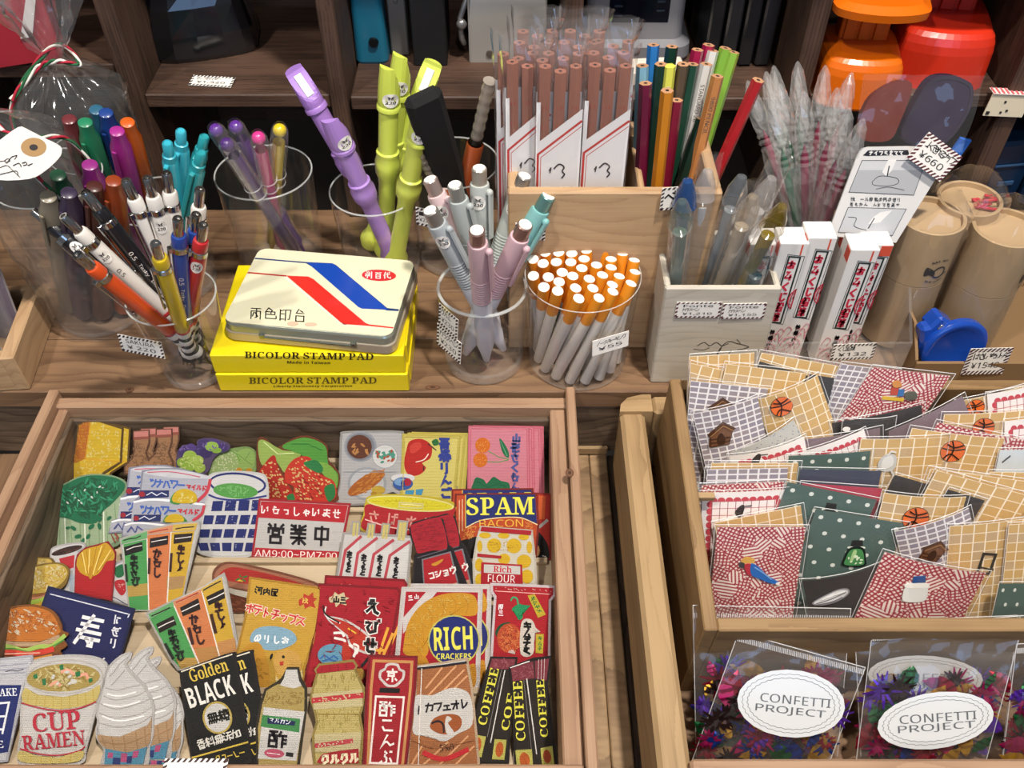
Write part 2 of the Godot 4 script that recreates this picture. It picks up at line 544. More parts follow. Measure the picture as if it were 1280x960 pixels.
# a dark knot in the wood, lying flush with the board
func knot(parent: Node3D, at: Vector3, r: Vector2) -> void:
	var m := M.new()
	for k in 3:
		m.col = lin(["5a3c28", "6e4a32", "3e281b"][k])
		m.fill(ell(Vector2.ZERO, r * [1.0, 0.75, 0.4][k]), 0.00005 * k, 0.0002)
	var o := part("knot", m, mat("ffffff", 0.6, 0.0, {"vc": 1}), parent)
	o.transform = Transform3D(Basis(Vector3.RIGHT, Vector3(0, 0, -1), Vector3.UP), at)

func struct(called: String, m: M, mt: Material) -> void:
	var o := MeshInstance3D.new()
	o.name = called
	o.mesh = m.mesh()
	o.material_override = mt
	add_child(o)
	o.set_meta("kind", "structure")

# ================================================================ lettering: strokes on a 10 x 10 grid, "r" for a box
const GLYPH := {
"い": "1115183845 637276", "ら": "3152 3238247484767848", "っ": "34547475767858", "し": "3137496987", "ゃ": "26647485767756 5343 3459", "ま": "2282 2585 515738281736577889", "せ": "1484 6166 31384979",
"り": "2125 61656859", "ん": "51193645557796", "ご": "2272 26385888 7181 9192", "さ": "1373 4166 25384979", "く": "712579", "わ": "3139 13531754748678", "び": "134326384978767383 9192", "か": "13636758 4129 7385", "ょ": "5157 5575 573847",
"う": "3161 2463737649", "え": "3151 236318 45556889", "す": "1383 51565446455455", "お": "1363 41482817557678 7384", "み": "21511716275786 7479", "じ": "3137496987 6171 8191", "こ": "2272 26384888", "ぶ": "4152 4344555748 2718 7587 7181",
"に": "2129 4373 454858", "ぎ": "2272 1474 3167 25384979 8191", "の": "5147281715325171847658", "ば": "2129 4383 6168574866 7181", "て": "128254466879", "も": "4136487887 2363 2565", "と": "3144 7325173878", "は": "2129 4383 6168574866",
"が": "13636758 4129 7385 8191", "で": "128254466879 7585", "き": "2272 1474 3167 25384979", "を": "2272 5124556545 2588", "立": "5052 2282 3437 6447 1989", "め": "2148 6149281715437276 58", "ち": "2373 4125 2664857858", "ょん": "5157", "個": "1119 r3489", "置": "r1083 1585 r2689",
"ツ": "2133 4152 817649", "ナ": "1383 515529", "パ": "3219 5289 8191", "ワ": "2421818449", "ー": "1585", "マ": "12828256 4567", "イ": "711545 5459", "ル": "313518 616886", "ド": "3139 3477 6172 8192", "コ": "22727828", "シ": "1232 1535 185782", "ョ": "23737926 2676 2979",
"ウ": "5052 252282856749", "ポ": "1383 5159 3527 7587 8191", "テ": "2171 1484 545639", "ト": "3139 3466", "チ": "7121 1585 515639", "ッ": "2435 4454 747659", "プ": "1272727649 8191", "ス": "227219 5688", "ク": "3125 31717639", "カ": "13837868 4119", "フ": "12827549", "ェ": "2575 5559 1989",
"オ": "1484 6169 5429", "レ": "3139396784", "ラ": "2171 14846749", "ガ": "13737868 4119 8191", "ペ": "153388 7172", "ン": "1233 195883", "キ": "1383 1686 3169", "ム": "511878 6589", "ブ": "1272727649 7181 8191", "メ": "7119 3377", "ミ": "3172 2565 2888", "ノ": "7119", "ヒ": "81 214989",
"よ": "5158 5585 584838285768", "れ": "3139 1353 133517 547463678898", "る": "2272722656 268669594838", "タ": "4125 31717639 3566", "モ": "2272 1585 5158 5888", "グ": "3125 31717639 8191",
"営": "1021 4041 8071 14128284 r3365 r2679", "業": "3032 5052 1031 8061 1282 3343 6353 1484 2676 1686 5459 5629 5689", "中": "r2186 5059", "青": "1181 2373 1585 5155 2629 267679 2777 2878", "森": "2181 5054 5214 5284 0545 2549 2518 2547 5595 7579 7558 7597", "山": "5158 2428 8488 2888",
"形": "1151 0555 2129 4149 8163 8465 8859", "生": "3124 2383 2585 1989 5159", "寿": "2181 2373 1585 5019 2787 676959 4758", "河": "1021 0314 0628 3191 818979 r4365", "内": "1319 13838389 5155 5527 5577", "屋": "118184 1484 1119 3575 5547 3767 2989 6769 5559", "三": "2272 2575 1989",
"酢": "0141 r0349 1135 2135 0646 6153 5393 7379 7595 7797", "京": "5051 1282 r2365 5659 2718 7788", "無": "3112 2181 1494 1797 2127 4147 6167 8187 1819 3839 5859 7879", "糖": "2029 0444 1113 3142 2408 2448 5091 5158 6293 6494 7096 r6789", "香": "7020 1282 5054 5215 5285 r2679 2878", "料": "2029 0444 1113 3142 2408 2447 6162 6364 5797 8089",
"添": "1021 0314 0628 4191 3494 6138 6698 6569 4647 8788", "加": "0343 434838 2008 r5288", "兩": "1181 1319 138389 5158 34274 4467486", "色": "3013 306253 r1385 5355 1518 189896", "印": "4112 1119 1444 1848 5191 5159 918878", "台": "4023 2383 5172 r2589", "利": "5020 0353 3039 3306 3356 6166 909989",
"百": "1191 5133 r2389 2686", "代": "2005 1319 3383 51579997 7081", "鉛": "3003 3053 1434 0646 3339 0949 6043 8093 r5589", "筆": "1031 2232 5081 6272 2373 7376 1484 2676 1888 5259", "神": "1021 0232 3205 2329 r4287 4484 6069", "様": "2029 0343 2206 2245 5052 8072 4393 4595 4797 6269 6648 6699", "占": "5055 5383 r2589",
"水": "5159 2343 4319 8254 5588", "煮": "2171 1383 5053 7109 r3577 1819 3839 5859 7879", "円": "1119 118189 1585 5155", "段": "2112 1119 1444 5161 6183 5494 5499 8449", "厚": "118181 1119 r3275 3777 5759", "紙": "3012 3145 1545 3149 6171 5158 5588 7199", "切": "1363 3138 5282 827959 6149",
}

var fonts := {}
var text_cache := {}

func font_of(k: String) -> SystemFont:
	if not fonts.has(k):
		var f := SystemFont.new()
		f.font_names = PackedStringArray(["Droid Serif" if k[0] == "s" else "Droid Sans"])
		f.font_weight = 700 if k.ends_with("b") else 400
		fonts[k] = f
	return fonts[k]

# triangles of a line of Latin text, scaled to the unit square
func text_tris(t: String, k: String) -> PackedVector2Array:
	var key := k + t
	if text_cache.has(key): return text_cache[key]
	var tm := TextMesh.new()
	tm.font = font_of(k)
	tm.text = t
	tm.font_size = 32
	tm.pixel_size = 0.01
	tm.depth = 0.0
	tm.curve_step = 2.0
	var a := tm.surface_get_arrays(0)
	var vs: PackedVector3Array = a[Mesh.ARRAY_VERTEX]
	var id: PackedInt32Array = a[Mesh.ARRAY_INDEX]
	var bb := Rect2(vs[0].x, vs[0].y, 0, 0)
	for q in vs: bb = bb.expand(Vector2(q.x, q.y))
	var out := PackedVector2Array()
	for i in id: out.append(Vector2((vs[i].x - bb.position.x) / bb.size.x, (vs[i].y - bb.position.y) / bb.size.y))
	text_cache[key] = out
	return out

func pts_of(words: PackedStringArray, from: int) -> PackedVector2Array:
	var p := PackedVector2Array()
	for i in range(from, words.size()):
		if words[i].contains(","):
			var q := words[i].split(",")
			p.append(Vector2(q[0].to_float(), q[1].to_float()))
	return p

func smooth(p: PackedVector2Array, closed := true, sub := 4) -> PackedVector2Array:
	var o := PackedVector2Array()
	var m := p.size()
	for i in (m if closed else m - 1):
		var a := p[(i - 1 + m) % m] if closed else p[maxi(i - 1, 0)]
		var b := p[i]
		var c := p[(i + 1) % m]
		var d := p[(i + 2) % m] if closed else p[mini(i + 2, m - 1)]
		for k in sub:
			o.append(b.cubic_interpolate(c, a, d, float(k) / sub))
	if not closed: o.append(p[m - 1])
	return o

func ell(c: Vector2, r: Vector2, rot := 0.0, seg := 22) -> PackedVector2Array:
	var o := PackedVector2Array()
	for i in seg: o.append(c + (Vector2(cos(TAU * i / seg), sin(TAU * i / seg)) * r).rotated(deg_to_rad(rot)))
	return o

func xy(s: String) -> Vector2:
	var q := s.split(",")
	return Vector2(q[0].to_float(), q[1].to_float())

# A drawing in relief: each command is a raised layer on the face z = 0 of the frame. "to" turns drawing units into the frame's metres.
func draw(cmds: String, to: Callable, scale: float, fills: M, lines: M, dz := 0.00004, z0 := 0.0, skirt := 0.0004) -> void:
	var z := z0
	var rs := RandomNumberGenerator.new()
	rs.seed = hash(cmds)
	for ln in cmds.split("\n", false):
		ln = ln.strip_edges()
		if ln.is_empty(): continue
		var w := ln.split(" ", false)
		var col := lin(w[1])
		z += dz
		fills.col = col
		lines.col = col
		match w[0]:
			"P", "S":
				var p := pts_of(w, 2)
				if w[0] == "S": p = smooth(p)
				fills.fill(mapped(p, to), z, minf(z - z0, skirt) + 0.00002)
			"E":
				fills.fill(mapped(ell(xy(w[2]), xy(w[3]), w[4].to_float() if w.size() > 4 else 0.0), to), z, minf(z - z0, skirt))
			"R":
				fills.ribbon(mapped(ell(xy(w[3]), xy(w[4]), w[5].to_float() if w.size() > 5 else 0.0, 28), to), w[2].to_float() * scale, z, true, 0.0002)
			"L", "W", "C":
				var p := pts_of(w, 3)
				if w[0] == "W": p = smooth(p, false, 5)
				lines.ribbon(mapped(p, to), w[2].to_float() * scale, z, w[0] == "C", 0.0001)
			"D":
				var poly := pts_of(w, 5)
				var bb := Rect2(poly[0], Vector2())
				for q in poly: bb = bb.expand(q)
				var n := w[2].to_int()
				var guard := 0
				while n > 0 and guard < 4000:
					guard += 1
					var q := bb.position + Vector2(rs.randf(), rs.randf()) * bb.size
					if not Geometry2D.is_point_in_polygon(q, poly): continue
					n -= 1
					var rot := rs.randf() * 180.0 if w[4] == "999" else w[4].to_float() + rs.randf_range(-12, 12)
					fills.fill(mapped(ell(q, xy(w[3]) * rs.randf_range(0.75, 1.2), rot, 7), to), z + rs.randf() * 0.00003, 0.0001)
			"G":
				# cells of a grid inside a quad
				var p := pts_of(w, 5)
				var nx := w[2].to_int()
				var ny := w[3].to_int()
				var gap := w[4].to_float()
				for i in nx:
					for j in ny:
						var c := PackedVector2Array()
						for k in [[0, 0], [1, 0], [1, 1], [0, 1]]:
							var fx := (i + (gap if k[0] == 0 else 1.0 - gap)) / nx
							var fy := (j + (gap if k[1] == 0 else 1.0 - gap)) / ny
							c.append(p[0].lerp(p[1], fx).lerp(p[3].lerp(p[2], fx), fy))
						fills.fill(mapped(c, to), z, 0.0001)
			"T":
				var a := xy(w[3])
				var b := xy(w[4])
				var h := w[5].to_float()
				var d := (b - a)
				var up := Vector2(d.y, -d.x).normalized() * h
				var t := " ".join(w.slice(6))
				var tr := text_tris(t, w[2])
				for i in range(0, tr.size(), 3):
					var q := []
					for k in 3:
						var m: Vector2 = to.call(a + d * tr[i + k].x + up * tr[i + k].y)
						q.append(Vector3(m.x, m.y, z))
					lines.flat(q[0], q[1], q[2], Vector3.BACK)
			"J":
				# J colour stroke size angle dir x,y text [step]
				var st := w[2].to_float()
				var size := w[3].to_float()
				var ang := deg_to_rad(w[4].to_float())
				var pos := xy(w[6])
				var step := w[8].to_float() if w.size() > 8 else size * 1.08
				for ch in w[7]:
					if GLYPH.has(ch):
						for sk in String(GLYPH[ch]).split(" ", false):
							var p := PackedVector2Array()
							var box := sk.begins_with("r")
							if box: sk = sk.substr(1)
							for i in range(0, sk.length() - 1, 2):
								p.append(Vector2(sk[i].to_float(), sk[i + 1].to_float()))
							if box: p = PackedVector2Array([p[0], Vector2(p[1].x, p[0].y), p[1], Vector2(p[0].x, p[1].y)])
							for i in p.size(): p[i] = pos + (p[i] / 9.0 * size).rotated(ang)
							lines.ribbon(mapped(p, to), st * scale, z, box)
					pos += (Vector2(step, 0) if w[5] == "h" else Vector2(0, step)).rotated(ang)

func mapped(p: PackedVector2Array, to: Callable) -> PackedVector2Array:
	var o := PackedVector2Array()
	o.resize(p.size())
	for i in p.size(): o[i] = to.call(p[i])
	return o

# ================================================================ embroidered patches leaning in the tray
const TRAY_Y := -0.0546
var cloth: StandardMaterial3D
var thread: StandardMaterial3D

# tile: (x, y) of the drawing's corner in the picture and its scale
func patch(called: String, label: String, foot: float, tile: Vector3, outline: String, art: String, edge := "", group := "", tilt := 30.0, thick := 0.0013) -> Node3D:
	if foot < 640.0 and tilt == 30.0: tilt = 43.0
	var ow := outline.split(" ", false)
	var op := pts_of(ow, 0)
	if ow[0] == "S": op = smooth(op)
	var lo := op[0]
	var hi := op[0]
	for q in op:
		lo = lo.min(q); hi = hi.max(q)
	var f := lean(on_y(tile.x + (lo.x + hi.x) * 0.5 / tile.z, foot, TRAY_Y + thick), tilt)
	var to := func(p: Vector2) -> Vector2: return on_plane(tile.x + p.x / tile.z, tile.y + p.y / tile.z, f)
	var scale: float = to.call(hi).distance_to(to.call(lo)) / hi.distance_to(lo)
	var low := 1e9
	var mp := mapped(op, to)
	for q in mp: low = minf(low, q.y)
	# keep the lower edge on the tray's bottom
	for i in mp.size():
		if mp[i].y < 0.0: mp[i].y = 0.0005
	var t := thing(called, label, "patch", f, group)
	var b := M.new()
	b.col = lin(edge if edge else "d8d4ce")
	b.fill(mp, 0.0, thick, true)
	b.ribbon(mp, 0.0010, 0.00012, true, 0.0012)
	part("backing", b, cloth, t)
	var fm := M.new()
	var lm := M.new()
	var to2 := func(p: Vector2) -> Vector2:
		var q := on_plane(tile.x + p.x / tile.z, tile.y + p.y / tile.z, f)
		q.y = maxf(q.y, 0.0008)
		return q
	draw(art, to2, scale, fm, lm, 0.00004, 0.00012)
	if fm.v.size(): part("embroidery", fm, cloth, t)
	if lm.v.size(): part("stitched_lettering" if art.contains("\nJ") or art.contains("\nT") else "stitched_lines", lm, thread, t)
	return t

# a copy lying behind, moved along the tray
func behind(o: Node3D, dx: float, dy: float, dzv: float, label: String) -> Node3D:
	var f := o.transform
	# slides along the face and back by dzv millimetres along the floor
	f.origin += f.basis.x * dx * 0.001 + f.basis.y * dy * 0.001 + Vector3(0, 0, -dzv * 0.001)
	return dup(o, f, label)

func make_cloth() -> void:
	var S := 128
	var im := Image.create(S, S, false, Image.FORMAT_RGB8)
	var hm := Image.create(S, S, false, Image.FORMAT_RGB8)
	var n := noise(5, 0.11, 2)
	for y in S:
		for x in S:
			var row := int(y / 8)
			var k := 0.5 + 0.5 * sin((x + (row % 2) * 4 + n.get_noise_2d(x, y) * 2.0) * TAU / 8.0)
			var e := absf(fmod(float(y), 8.0) - 3.5) / 4.0
			var h := clampf(0.35 + 0.5 * k - 0.35 * e * e + n.get_noise_2d(x * 2.0, y * 2.0) * 0.25, 0.0, 1.0)
			var l := 0.86 + 0.14 * h
			im.set_pixel(x, y, Color(l, l, l))
			hm.set_pixel(x, y, Color(h, h, h))
	var tx := ImageTexture.create_from_image(im)
	var th := ImageTexture.create_from_image(hm)
	cloth = mat("ffffff", 0.72, 0.0, {"vc": 1, "tex": tx, "bump": th, "deep": 0.08, "scale": Vector3(84, 84, 84), "rim": 0.15})
	thread = mat("ffffff", 0.6, 0.0, {"vc": 1, "bump": th, "deep": 0.05, "scale": Vector3(80, 80, 80), "rim": 0.2})

func patches() -> void:
	make_cloth()
	var A := Vector3(0, 480, 4)
	var B := Vector3(320, 480, 4)
	var X := Vector3(0, 720, 4)
	var F := Vector3(320, 720, 4)
	# ---------------- back row
	patch("cake_patch", "orange brown corner of another sponge cake patch in the tray's far left corner", 628, A, "300,372 372,345 400,420 400,500 335,520 255,525", "P b8722a 305,378 368,352 392,420 392,492 335,512 262,518", "7a4a1c")
	var ck := patch("cake_patch", "yellow embroidered sponge cake patch with an orange side in the far left corner", 634, A, "392,205 455,173 612,222 603,390 520,445 505,475 400,500 330,505 345,430 366,400", """P efc62a 456,178 608,226 598,388 428,374
P cd7420 397,207 456,178 428,374 368,398
P f0c428 428,374 598,388 515,440 500,470 396,495 336,500 350,428 368,398
D fbe58a 110 7,3 999 456,178 608,226 598,388 520,440 396,490 345,490 428,374
D d8951c 60 7,2 999 397,207 456,178 428,374 368,398
L d9a01e 5 456,178 428,374 598,388""", "6a4d1a")
	behind(ck, 4.5, -1.5, 1.8, "dark edged cake patch just behind the yellow sponge cake patch")
	var bt := patch("boots_patch", "brown embroidered patch of two squat shapes with pink tops beside the cake patch", 632, A, "668,237 742,232 745,290 728,345 745,380 775,350 790,300 783,228 857,226 857,290 842,345 862,385 866,430 800,450 625,450 622,415 660,375 672,335", """P b18259 671,240 740,236 742,290 724,345 742,388 778,352 793,300 786,232 854,230 854,290 838,345 858,388 862,426 800,446 629,446 626,415 664,375 676,335
P e38f84 670,238 742,234 742,262 670,266
P e38f84 784,229 856,227 856,252 785,255
L 8c4a3c 14 672,272 742,268
L 8c4a3c 14 787,262 855,258
D 8a6242 90 8,2 999 676,290 738,290 740,440 630,440
D 8a6242 80 8,2 999 792,280 850,280 860,430 760,440
E d8b48a 792,412 14,10""", "6e4630")
	behind(bt, 4.5, 0.3, 1.6, "second brown and pink topped patch showing behind the first boot shaped one")
	patch("melon_patch", "pale green netted melon patch with two small orange bells behind the teacup patch", 626, A, "S 1028,440 1045,375 1110,337 1180,322 1240,318 1278,350 1272,440 1150,452", """S a5bf76 1034,436 1050,378 1110,342 1175,335 1200,380 1200,440 1120,446
S 9cc064 1185,345 1240,322 1272,352 1266,415 1205,425
L 6c9448 4 1190,350 1225,380 1262,405
L 6c9448 4 1225,380 1250,340
D dfe6b8 90 5,2 999 1040,430 1060,380 1110,345 1180,340 1195,440
L 6f9a45 6 1150,330 1185,350 1200,385
E d9981f 1196,432 16,14
E d9981f 1246,434 16,14
E 8a4c12 1246,444 6,5""", "8aa860")
	patch("grape_patch", "purple and green grape bunch patch between the boots patch and the melon patch", 632, A, "S 884,405 890,345 920,308 985,312 992,283 1050,273 1135,298 1142,328 1095,345 1060,380 1034,440 960,455 895,440", """E 4b3577 925,340 34,28
E 4b3577 985,338 36,28
E 5a418c 955,318 26,20
E 4b3577 1022,300 34,24
E 5a418c 1072,295 30,20
E 4b3577 1110,318 30,20
E 3c2a66 1030,345 32,24
E a9c94f 950,360 34,28
E 94b93c 915,392 30,24
E b6d25e 985,382 34,26
E 9dc344 945,412 34,26
E a9c94f 1000,420 28,24
E 8fb53a 905,430 20,14
E a6cc58 1060,312 34,24
E 93bb44 1085,332 24,14
D d6e78a 26 10,3 999 900,350 1020,350 1020,430 900,430
D 7f66b0 20 8,3 999 900,310 1130,285 1130,325 900,350""", "5c4a70")
	patch("strawberry_patch", "three red embroidered strawberries with green leaves on one cut out patch", 638, B, "S 6,400 10,285 40,273 95,318 130,308 190,273 260,262 350,308 358,380 414,450 404,540 394,585 200,590 150,578 40,574 16,480", """S a9c660 10,300 40,280 130,330 225,350 150,445 100,385 30,405
S 5cab42 130,316 190,279 260,269 346,310 362,400 410,450 397,525 330,440 220,350
S 89bd4c 300,395 360,400 405,455 395,530 350,470
S c9281c 28,420 90,355 115,430 182,540 165,575 45,570 15,470
S de3a22 145,440 180,385 225,362 275,372 320,450 392,490 384,582 200,587 190,512 152,492
D f2cf86 70 6,4 40 30,420 90,360 120,440 175,540 160,570 45,565
D f2cf86 110 6,4 40 150,440 230,370 280,380 320,455 385,495 380,575 205,580 192,510
D a11a16 40 9,3 40 200,470 330,460 380,570 210,580
S 2c8a48 250,388 300,380 335,418 322,446 270,425 240,400
S 2c8a48 342,520 388,500 396,560 362,586
S 2c8a48 155,560 185,548 195,578 165,584
L d8e8a0 4 40,290 110,350 190,345
L 2f7a34 4 180,300 260,300 330,330""", "7a3a1c")
	patch("meal_patch", "grey embroidered lunch tray patch with a bowl, a salad and a brown cutlet", 636, B, "S 440,240 580,236 715,238 738,262 738,420 735,598 570,602 405,596 416,500 422,300 426,256", """S cbc9c8 446,246 580,243 712,245 730,268 730,420 728,592 570,596 414,590 424,500 430,300 434,262
E a9acb4 522,312 82,78
E 8d9098 522,314 72,68
E 6a3922 518,314 62,60
D d09250 9 16,6 999 478,290 560,290 560,345 480,345
E efeeea 645,362 62,58
R 3 b0b2b6 645,362 62,58
D 53a890 14 13,8 999 605,340 690,330 690,395 610,395
D c05a3a 9 10,6 999 605,340 690,330 690,395 610,395
E b2b5ba 556,498 98,84
E d6d6d8 556,498 84,72
E bf6a24 552,495 106,36 -32
D d98c3a 70 10,3 -32 465,540 560,440 640,430 640,460 560,540 480,560
E dcb63e 612,530 34,22
E c99a22 590,548 16,10
L 2a2a2e 14 650,556 685,546 715,560
L 9fa2a8 3 440,440 700,440""".replace("R 3 b0b2b6", "R b0b2b6 3"), "a9a6a2")
	var ap := patch("apple_patch", "yellow patch of two red apples with vertical blue Japanese lettering", 639, B, "735,252 1022,258 992,600 722,604", """P f1e17c 741,258 1016,264 986,594 728,598
S d3271f 752,330 770,285 830,275 878,310 872,370 830,395 850,420 820,452 770,458 745,425 742,380
S e8483a 770,310 810,290 830,310 800,340 775,345
W f3e0d0 5 800,390 840,378 862,350
L 3a2a20 6 862,300 900,330
L 3a2a20 6 838,412 838,432
S 2d7a3a 880,285 905,275 915,300 890,308
E f4f4f4 735,470 60,22
E 3a66b8 735,498 50,32
E 8ab6e4 725,490 34,18
E c02440 758,490 19,20
E 2a3f90 735,498 10,18
P 49a7d8 800,528 838,524 826,562 800,562
P 49a7d8 748,532 792,530 786,560 744,560
J 2c3c8c 13 56 -1 v 914,268 青森りんご 62
C c9b24a 3 744,262 1012,268 984,592 732,595""", "d9c85a")
	behind(ap, 3.4, -0.6, 1.7, "yellow apple patch directly behind the front one, only its right edge showing")
	behind(ap, 6.2, -1.4, 3.4, "rearmost yellow apple patch with a bit of red apple at its right edge")
	var Q := Vector3(560, 520, 8.533)
	var ch := patch("cherry_patch", "pink patch with two orange cherries and vertical blue Japanese lettering", 638, Q, "225,110 864,120 872,900 210,900", """P ef93a3 234,122 854,131 862,890 220,890
C c9506a 6 246,136 842,144 850,880 234,880
E f07c1c 370,312 80,82
E f07c1c 345,470 76,78
D ffb05a 40 12,3 999 300,260 440,260 410,530 290,530
L 5b9a52 9 430,372 530,432 645,462
L 5b9a52 9 420,488 540,492 645,466
S 1d7d4e 548,240 592,280 640,365 650,440 612,430 572,360
L 7ab88a 5 560,265 630,425
S 1d7a4f 262,790 268,720 300,655 380,678 412,722 484,648 560,690 648,716 640,800 450,840
L 104f33 5 300,690 420,760 540,720 620,760
J 4c5592 23 96 2 v 678,180 山形さくらん 105""", "e8788c")
	behind(ch, 3.2, -1.0, 1.6, "second pink cherry patch of the front pile, right edge showing")
	behind(ch, 8.2, -3.2, 3.4, "pink cherry patch half hidden at the tray's right wall, lettering showing")
	behind(ch, 9.6, -3.8, 5.2, "rearmost pink cherry patch against the tray's right wall")
	# ---------------- second row
	var tu := patch("tuna_patch", "patch of two stacked pale tuna cans with blue Japanese lettering beside the sprouts", 698, A, "712,436 790,424 900,424 1068,468 1044,598 1034,604 1012,690 960,740 610,760 628,700 660,690 672,585 700,560", """P c9cad6 718,440 790,430 900,430 1060,472 1040,594 700,585
S e9e9ee 722,440 800,428 920,432 1060,470 900,470 760,455
W c05a70 5 740,442 860,440 1000,465
P c9cad6 668,590 760,575 1032,600 1008,688 655,690
W f2f2f5 10 672,590 780,578 1030,604
P c9cad6 620,705 700,690 900,720 960,736 615,756
W f2f2f5 9 628,705 700,694 900,716
J 3f62b4 8 40 4 h 745,472 ツナパワー 36
J c8283c 6 26 5 h 932,500 マイルド 26
W c03a48 16 1052,482 1035,540 990,585
P 2a3470 702,532 846,532 844,566 700,574
E b02838 712,552 16,14
L d8dcec 4 735,556 760,542 785,558 810,544 835,556
S 4a9e4e 850,590 880,540 900,600
S 4a9e4e 960,545 990,580 950,600
S edc522 868,590 880,540 930,525 980,550 975,594
D f7e48a 20 7,3 999 880,545 975,545 970,590 870,590
J 3f62b4 8 40 2 h 698,606 ツナパワー 37
J c8283c 6 26 3 h 890,622 マイルド 27
W c03a48 14 1022,612 1010,650 970,682
P 2a3470 672,654 806,654 804,686 670,690
E b02838 684,672 14,13
L d8dcec 4 700,676 725,662 750,678 780,664
S 4a9e4e 818,688 840,655 855,690
S 4a9e4e 905,655 938,688 900,690
S edc522 828,690 845,658 885,650 918,665 915,690
L 4a5490 6 640,740 660,715 680,745 690,712 720,735""", "9a9cae")
	behind(tu, -9.2, 0.6, 1.8, "tuna can patch peeking out at the left of the front pair of tuna cans")
	patch("sprout_patch", "bundle of dark green leafy sprouts with pale stems, embroidered patch left of the tuna cans", 691, A, "S 198,590 240,542 330,497 390,468 460,453 560,460 622,488 628,530 608,590 638,640 642,720 600,790 572,812 500,832 440,818 330,812 240,838 205,800 235,700 208,640", """S b3caa2 240,650 420,660 600,560 634,640 636,720 598,770 500,826 440,812 330,806 235,806 222,780 240,700
L 83a070 4 300,660 300,800
L 83a070 4 350,670 362,806
L 83a070 4 400,680 404,808
L 83a070 4 450,690 448,812
L 83a070 4 495,660 498,820
L 83a070 4 535,640 540,810
L 83a070 4 575,600 585,780
L e6eed8 5 325,670 330,800
L e6eed8 5 425,690 428,810
L e6eed8 5 520,640 522,815
L e6eed8 5 600,600 612,740
S 157a4e 202,592 242,546 332,502 392,473 460,458 558,465 618,492 620,530 560,600 520,632 482,694 400,694 340,672 290,664 235,654 206,632
D 0e5b3a 120 22,6 999 215,590 330,515 460,470 600,495 560,590 480,670 350,660 230,640
D 3aa878 60 18,4 999 215,590 330,515 460,470 600,495 560,590 480,670 350,660 230,640
D f0f4ea 10 8,4 999 260,560 560,490 480,640 300,640
D 157a4e 9 16,9 999 250,700 420,710 600,640 590,700 430,790 260,790
E ece2d8 225,815 18,26
D b05a4a 10 14,3 60 540,760 600,740 590,800""", "8fae84")
	patch("teacup_patch", "sushi teacup patch with navy squares and green tea", 699, A, "S 1042,480 1060,450 1160,438 1290,446 1332,476 1338,600 1305,760 1276,845 1180,868 1060,862 985,835 972,790 1000,700 1034,570", """S eceae8 1048,485 1064,456 1160,445 1288,452 1326,482 1330,600 1298,755 1268,838 1180,860 1062,854 992,828 980,790 1006,702 1040,570
R 23307a 10 1188,500 138,52 4
E 5fae50 1178,535 112,38 4
D 8cd07c 50 9,2 999 1080,525 1180,505 1280,535 1180,565
W 23307a 9 1046,555 1100,574 1200,580 1330,560
G 1f2d78 4 1 0.1 1060,580 1322,572 1316,640 1048,642
G 1f2d78 5 1 0.1 1018,652 1322,648 1306,708 1008,706
G 1f2d78 5 1 0.1 998,722 1304,718 1290,776 990,772
G 1f2d78 5 1 0.1 982,790 1288,788 1270,844 1000,838
D cfd6ee 60 5,1 999 1055,585 1318,580 1270,835 990,830""", "e0dedc")
	patch("sign_patch", "red and white open for business sign patch in Japanese with opening hours", 702, B, "18,576 470,600 414,888 -20,866", """P dedad6 24,584 462,607 408,880 -12,860
P cf2431 26,586 460,608 442,694 12,668
P cf2431 -4,818 418,838 408,878 -12,858
J f2e6e2 6 44 3 h 26,604 いらっしゃいませ 51
J 161316 13 92 3 h 56,700 営業中 112
T f2e0dc bs -6,862 404,878 34 AM9:00~PM7:00""".replace("T f2e0dc bs", "T f2e0dc a"), "b82430")
	var Z2 := Vector3(430, 600, 7.5)
	patch("can_patch", "red can patch with a yellow lid and Japanese lettering behind the chopstick bags", 706, Z2, "S 203,215 240,156 420,138 700,148 950,186 1040,236 1034,330 1018,420 900,540 500,560 168,470 186,330", """S c5222b 212,230 420,250 700,300 1026,250 1020,350 1004,430 890,530 500,548 178,462 194,330
E f1e32c 622,222 412,70 4.5
R f8f09a 12 622,222 404,64 4.5
D d8c818 60 16,3 999 260,200 620,170 980,240 620,270
C cabf78 14 520,210 740,225 735,265 515,255
L e2d9a0 9 540,228 720,240
J d5968a 15 118 8 h 235,275 さば水煮 170
W e8b8b0 10 200,370 420,440 640,470""", "d8c030")
	var Z4 := Vector3(580, 620, 6.857)
	patch("bacon_patch", "red and black snack packet patch wedged against the right wall behind the blue lettered one", 700, Z4, "585,-25 748,-14 738,562 540,572", """P c42c1e 594,-16 738,-6 728,552 552,562
P e0622c 640,-4 700,0 690,200 630,200
S 15110f 592,290 650,318 715,415 722,556 560,560
L a8a09c 26 592,290 650,262 712,210
E c98a55 618,470 34,50
D e6a868 8 10,5 999 600,440 640,440 640,500 600,500
L e8e4e0 8 672,512 700,520
L e8e4e0 8 668,540 712,545""", "9c1f1a")
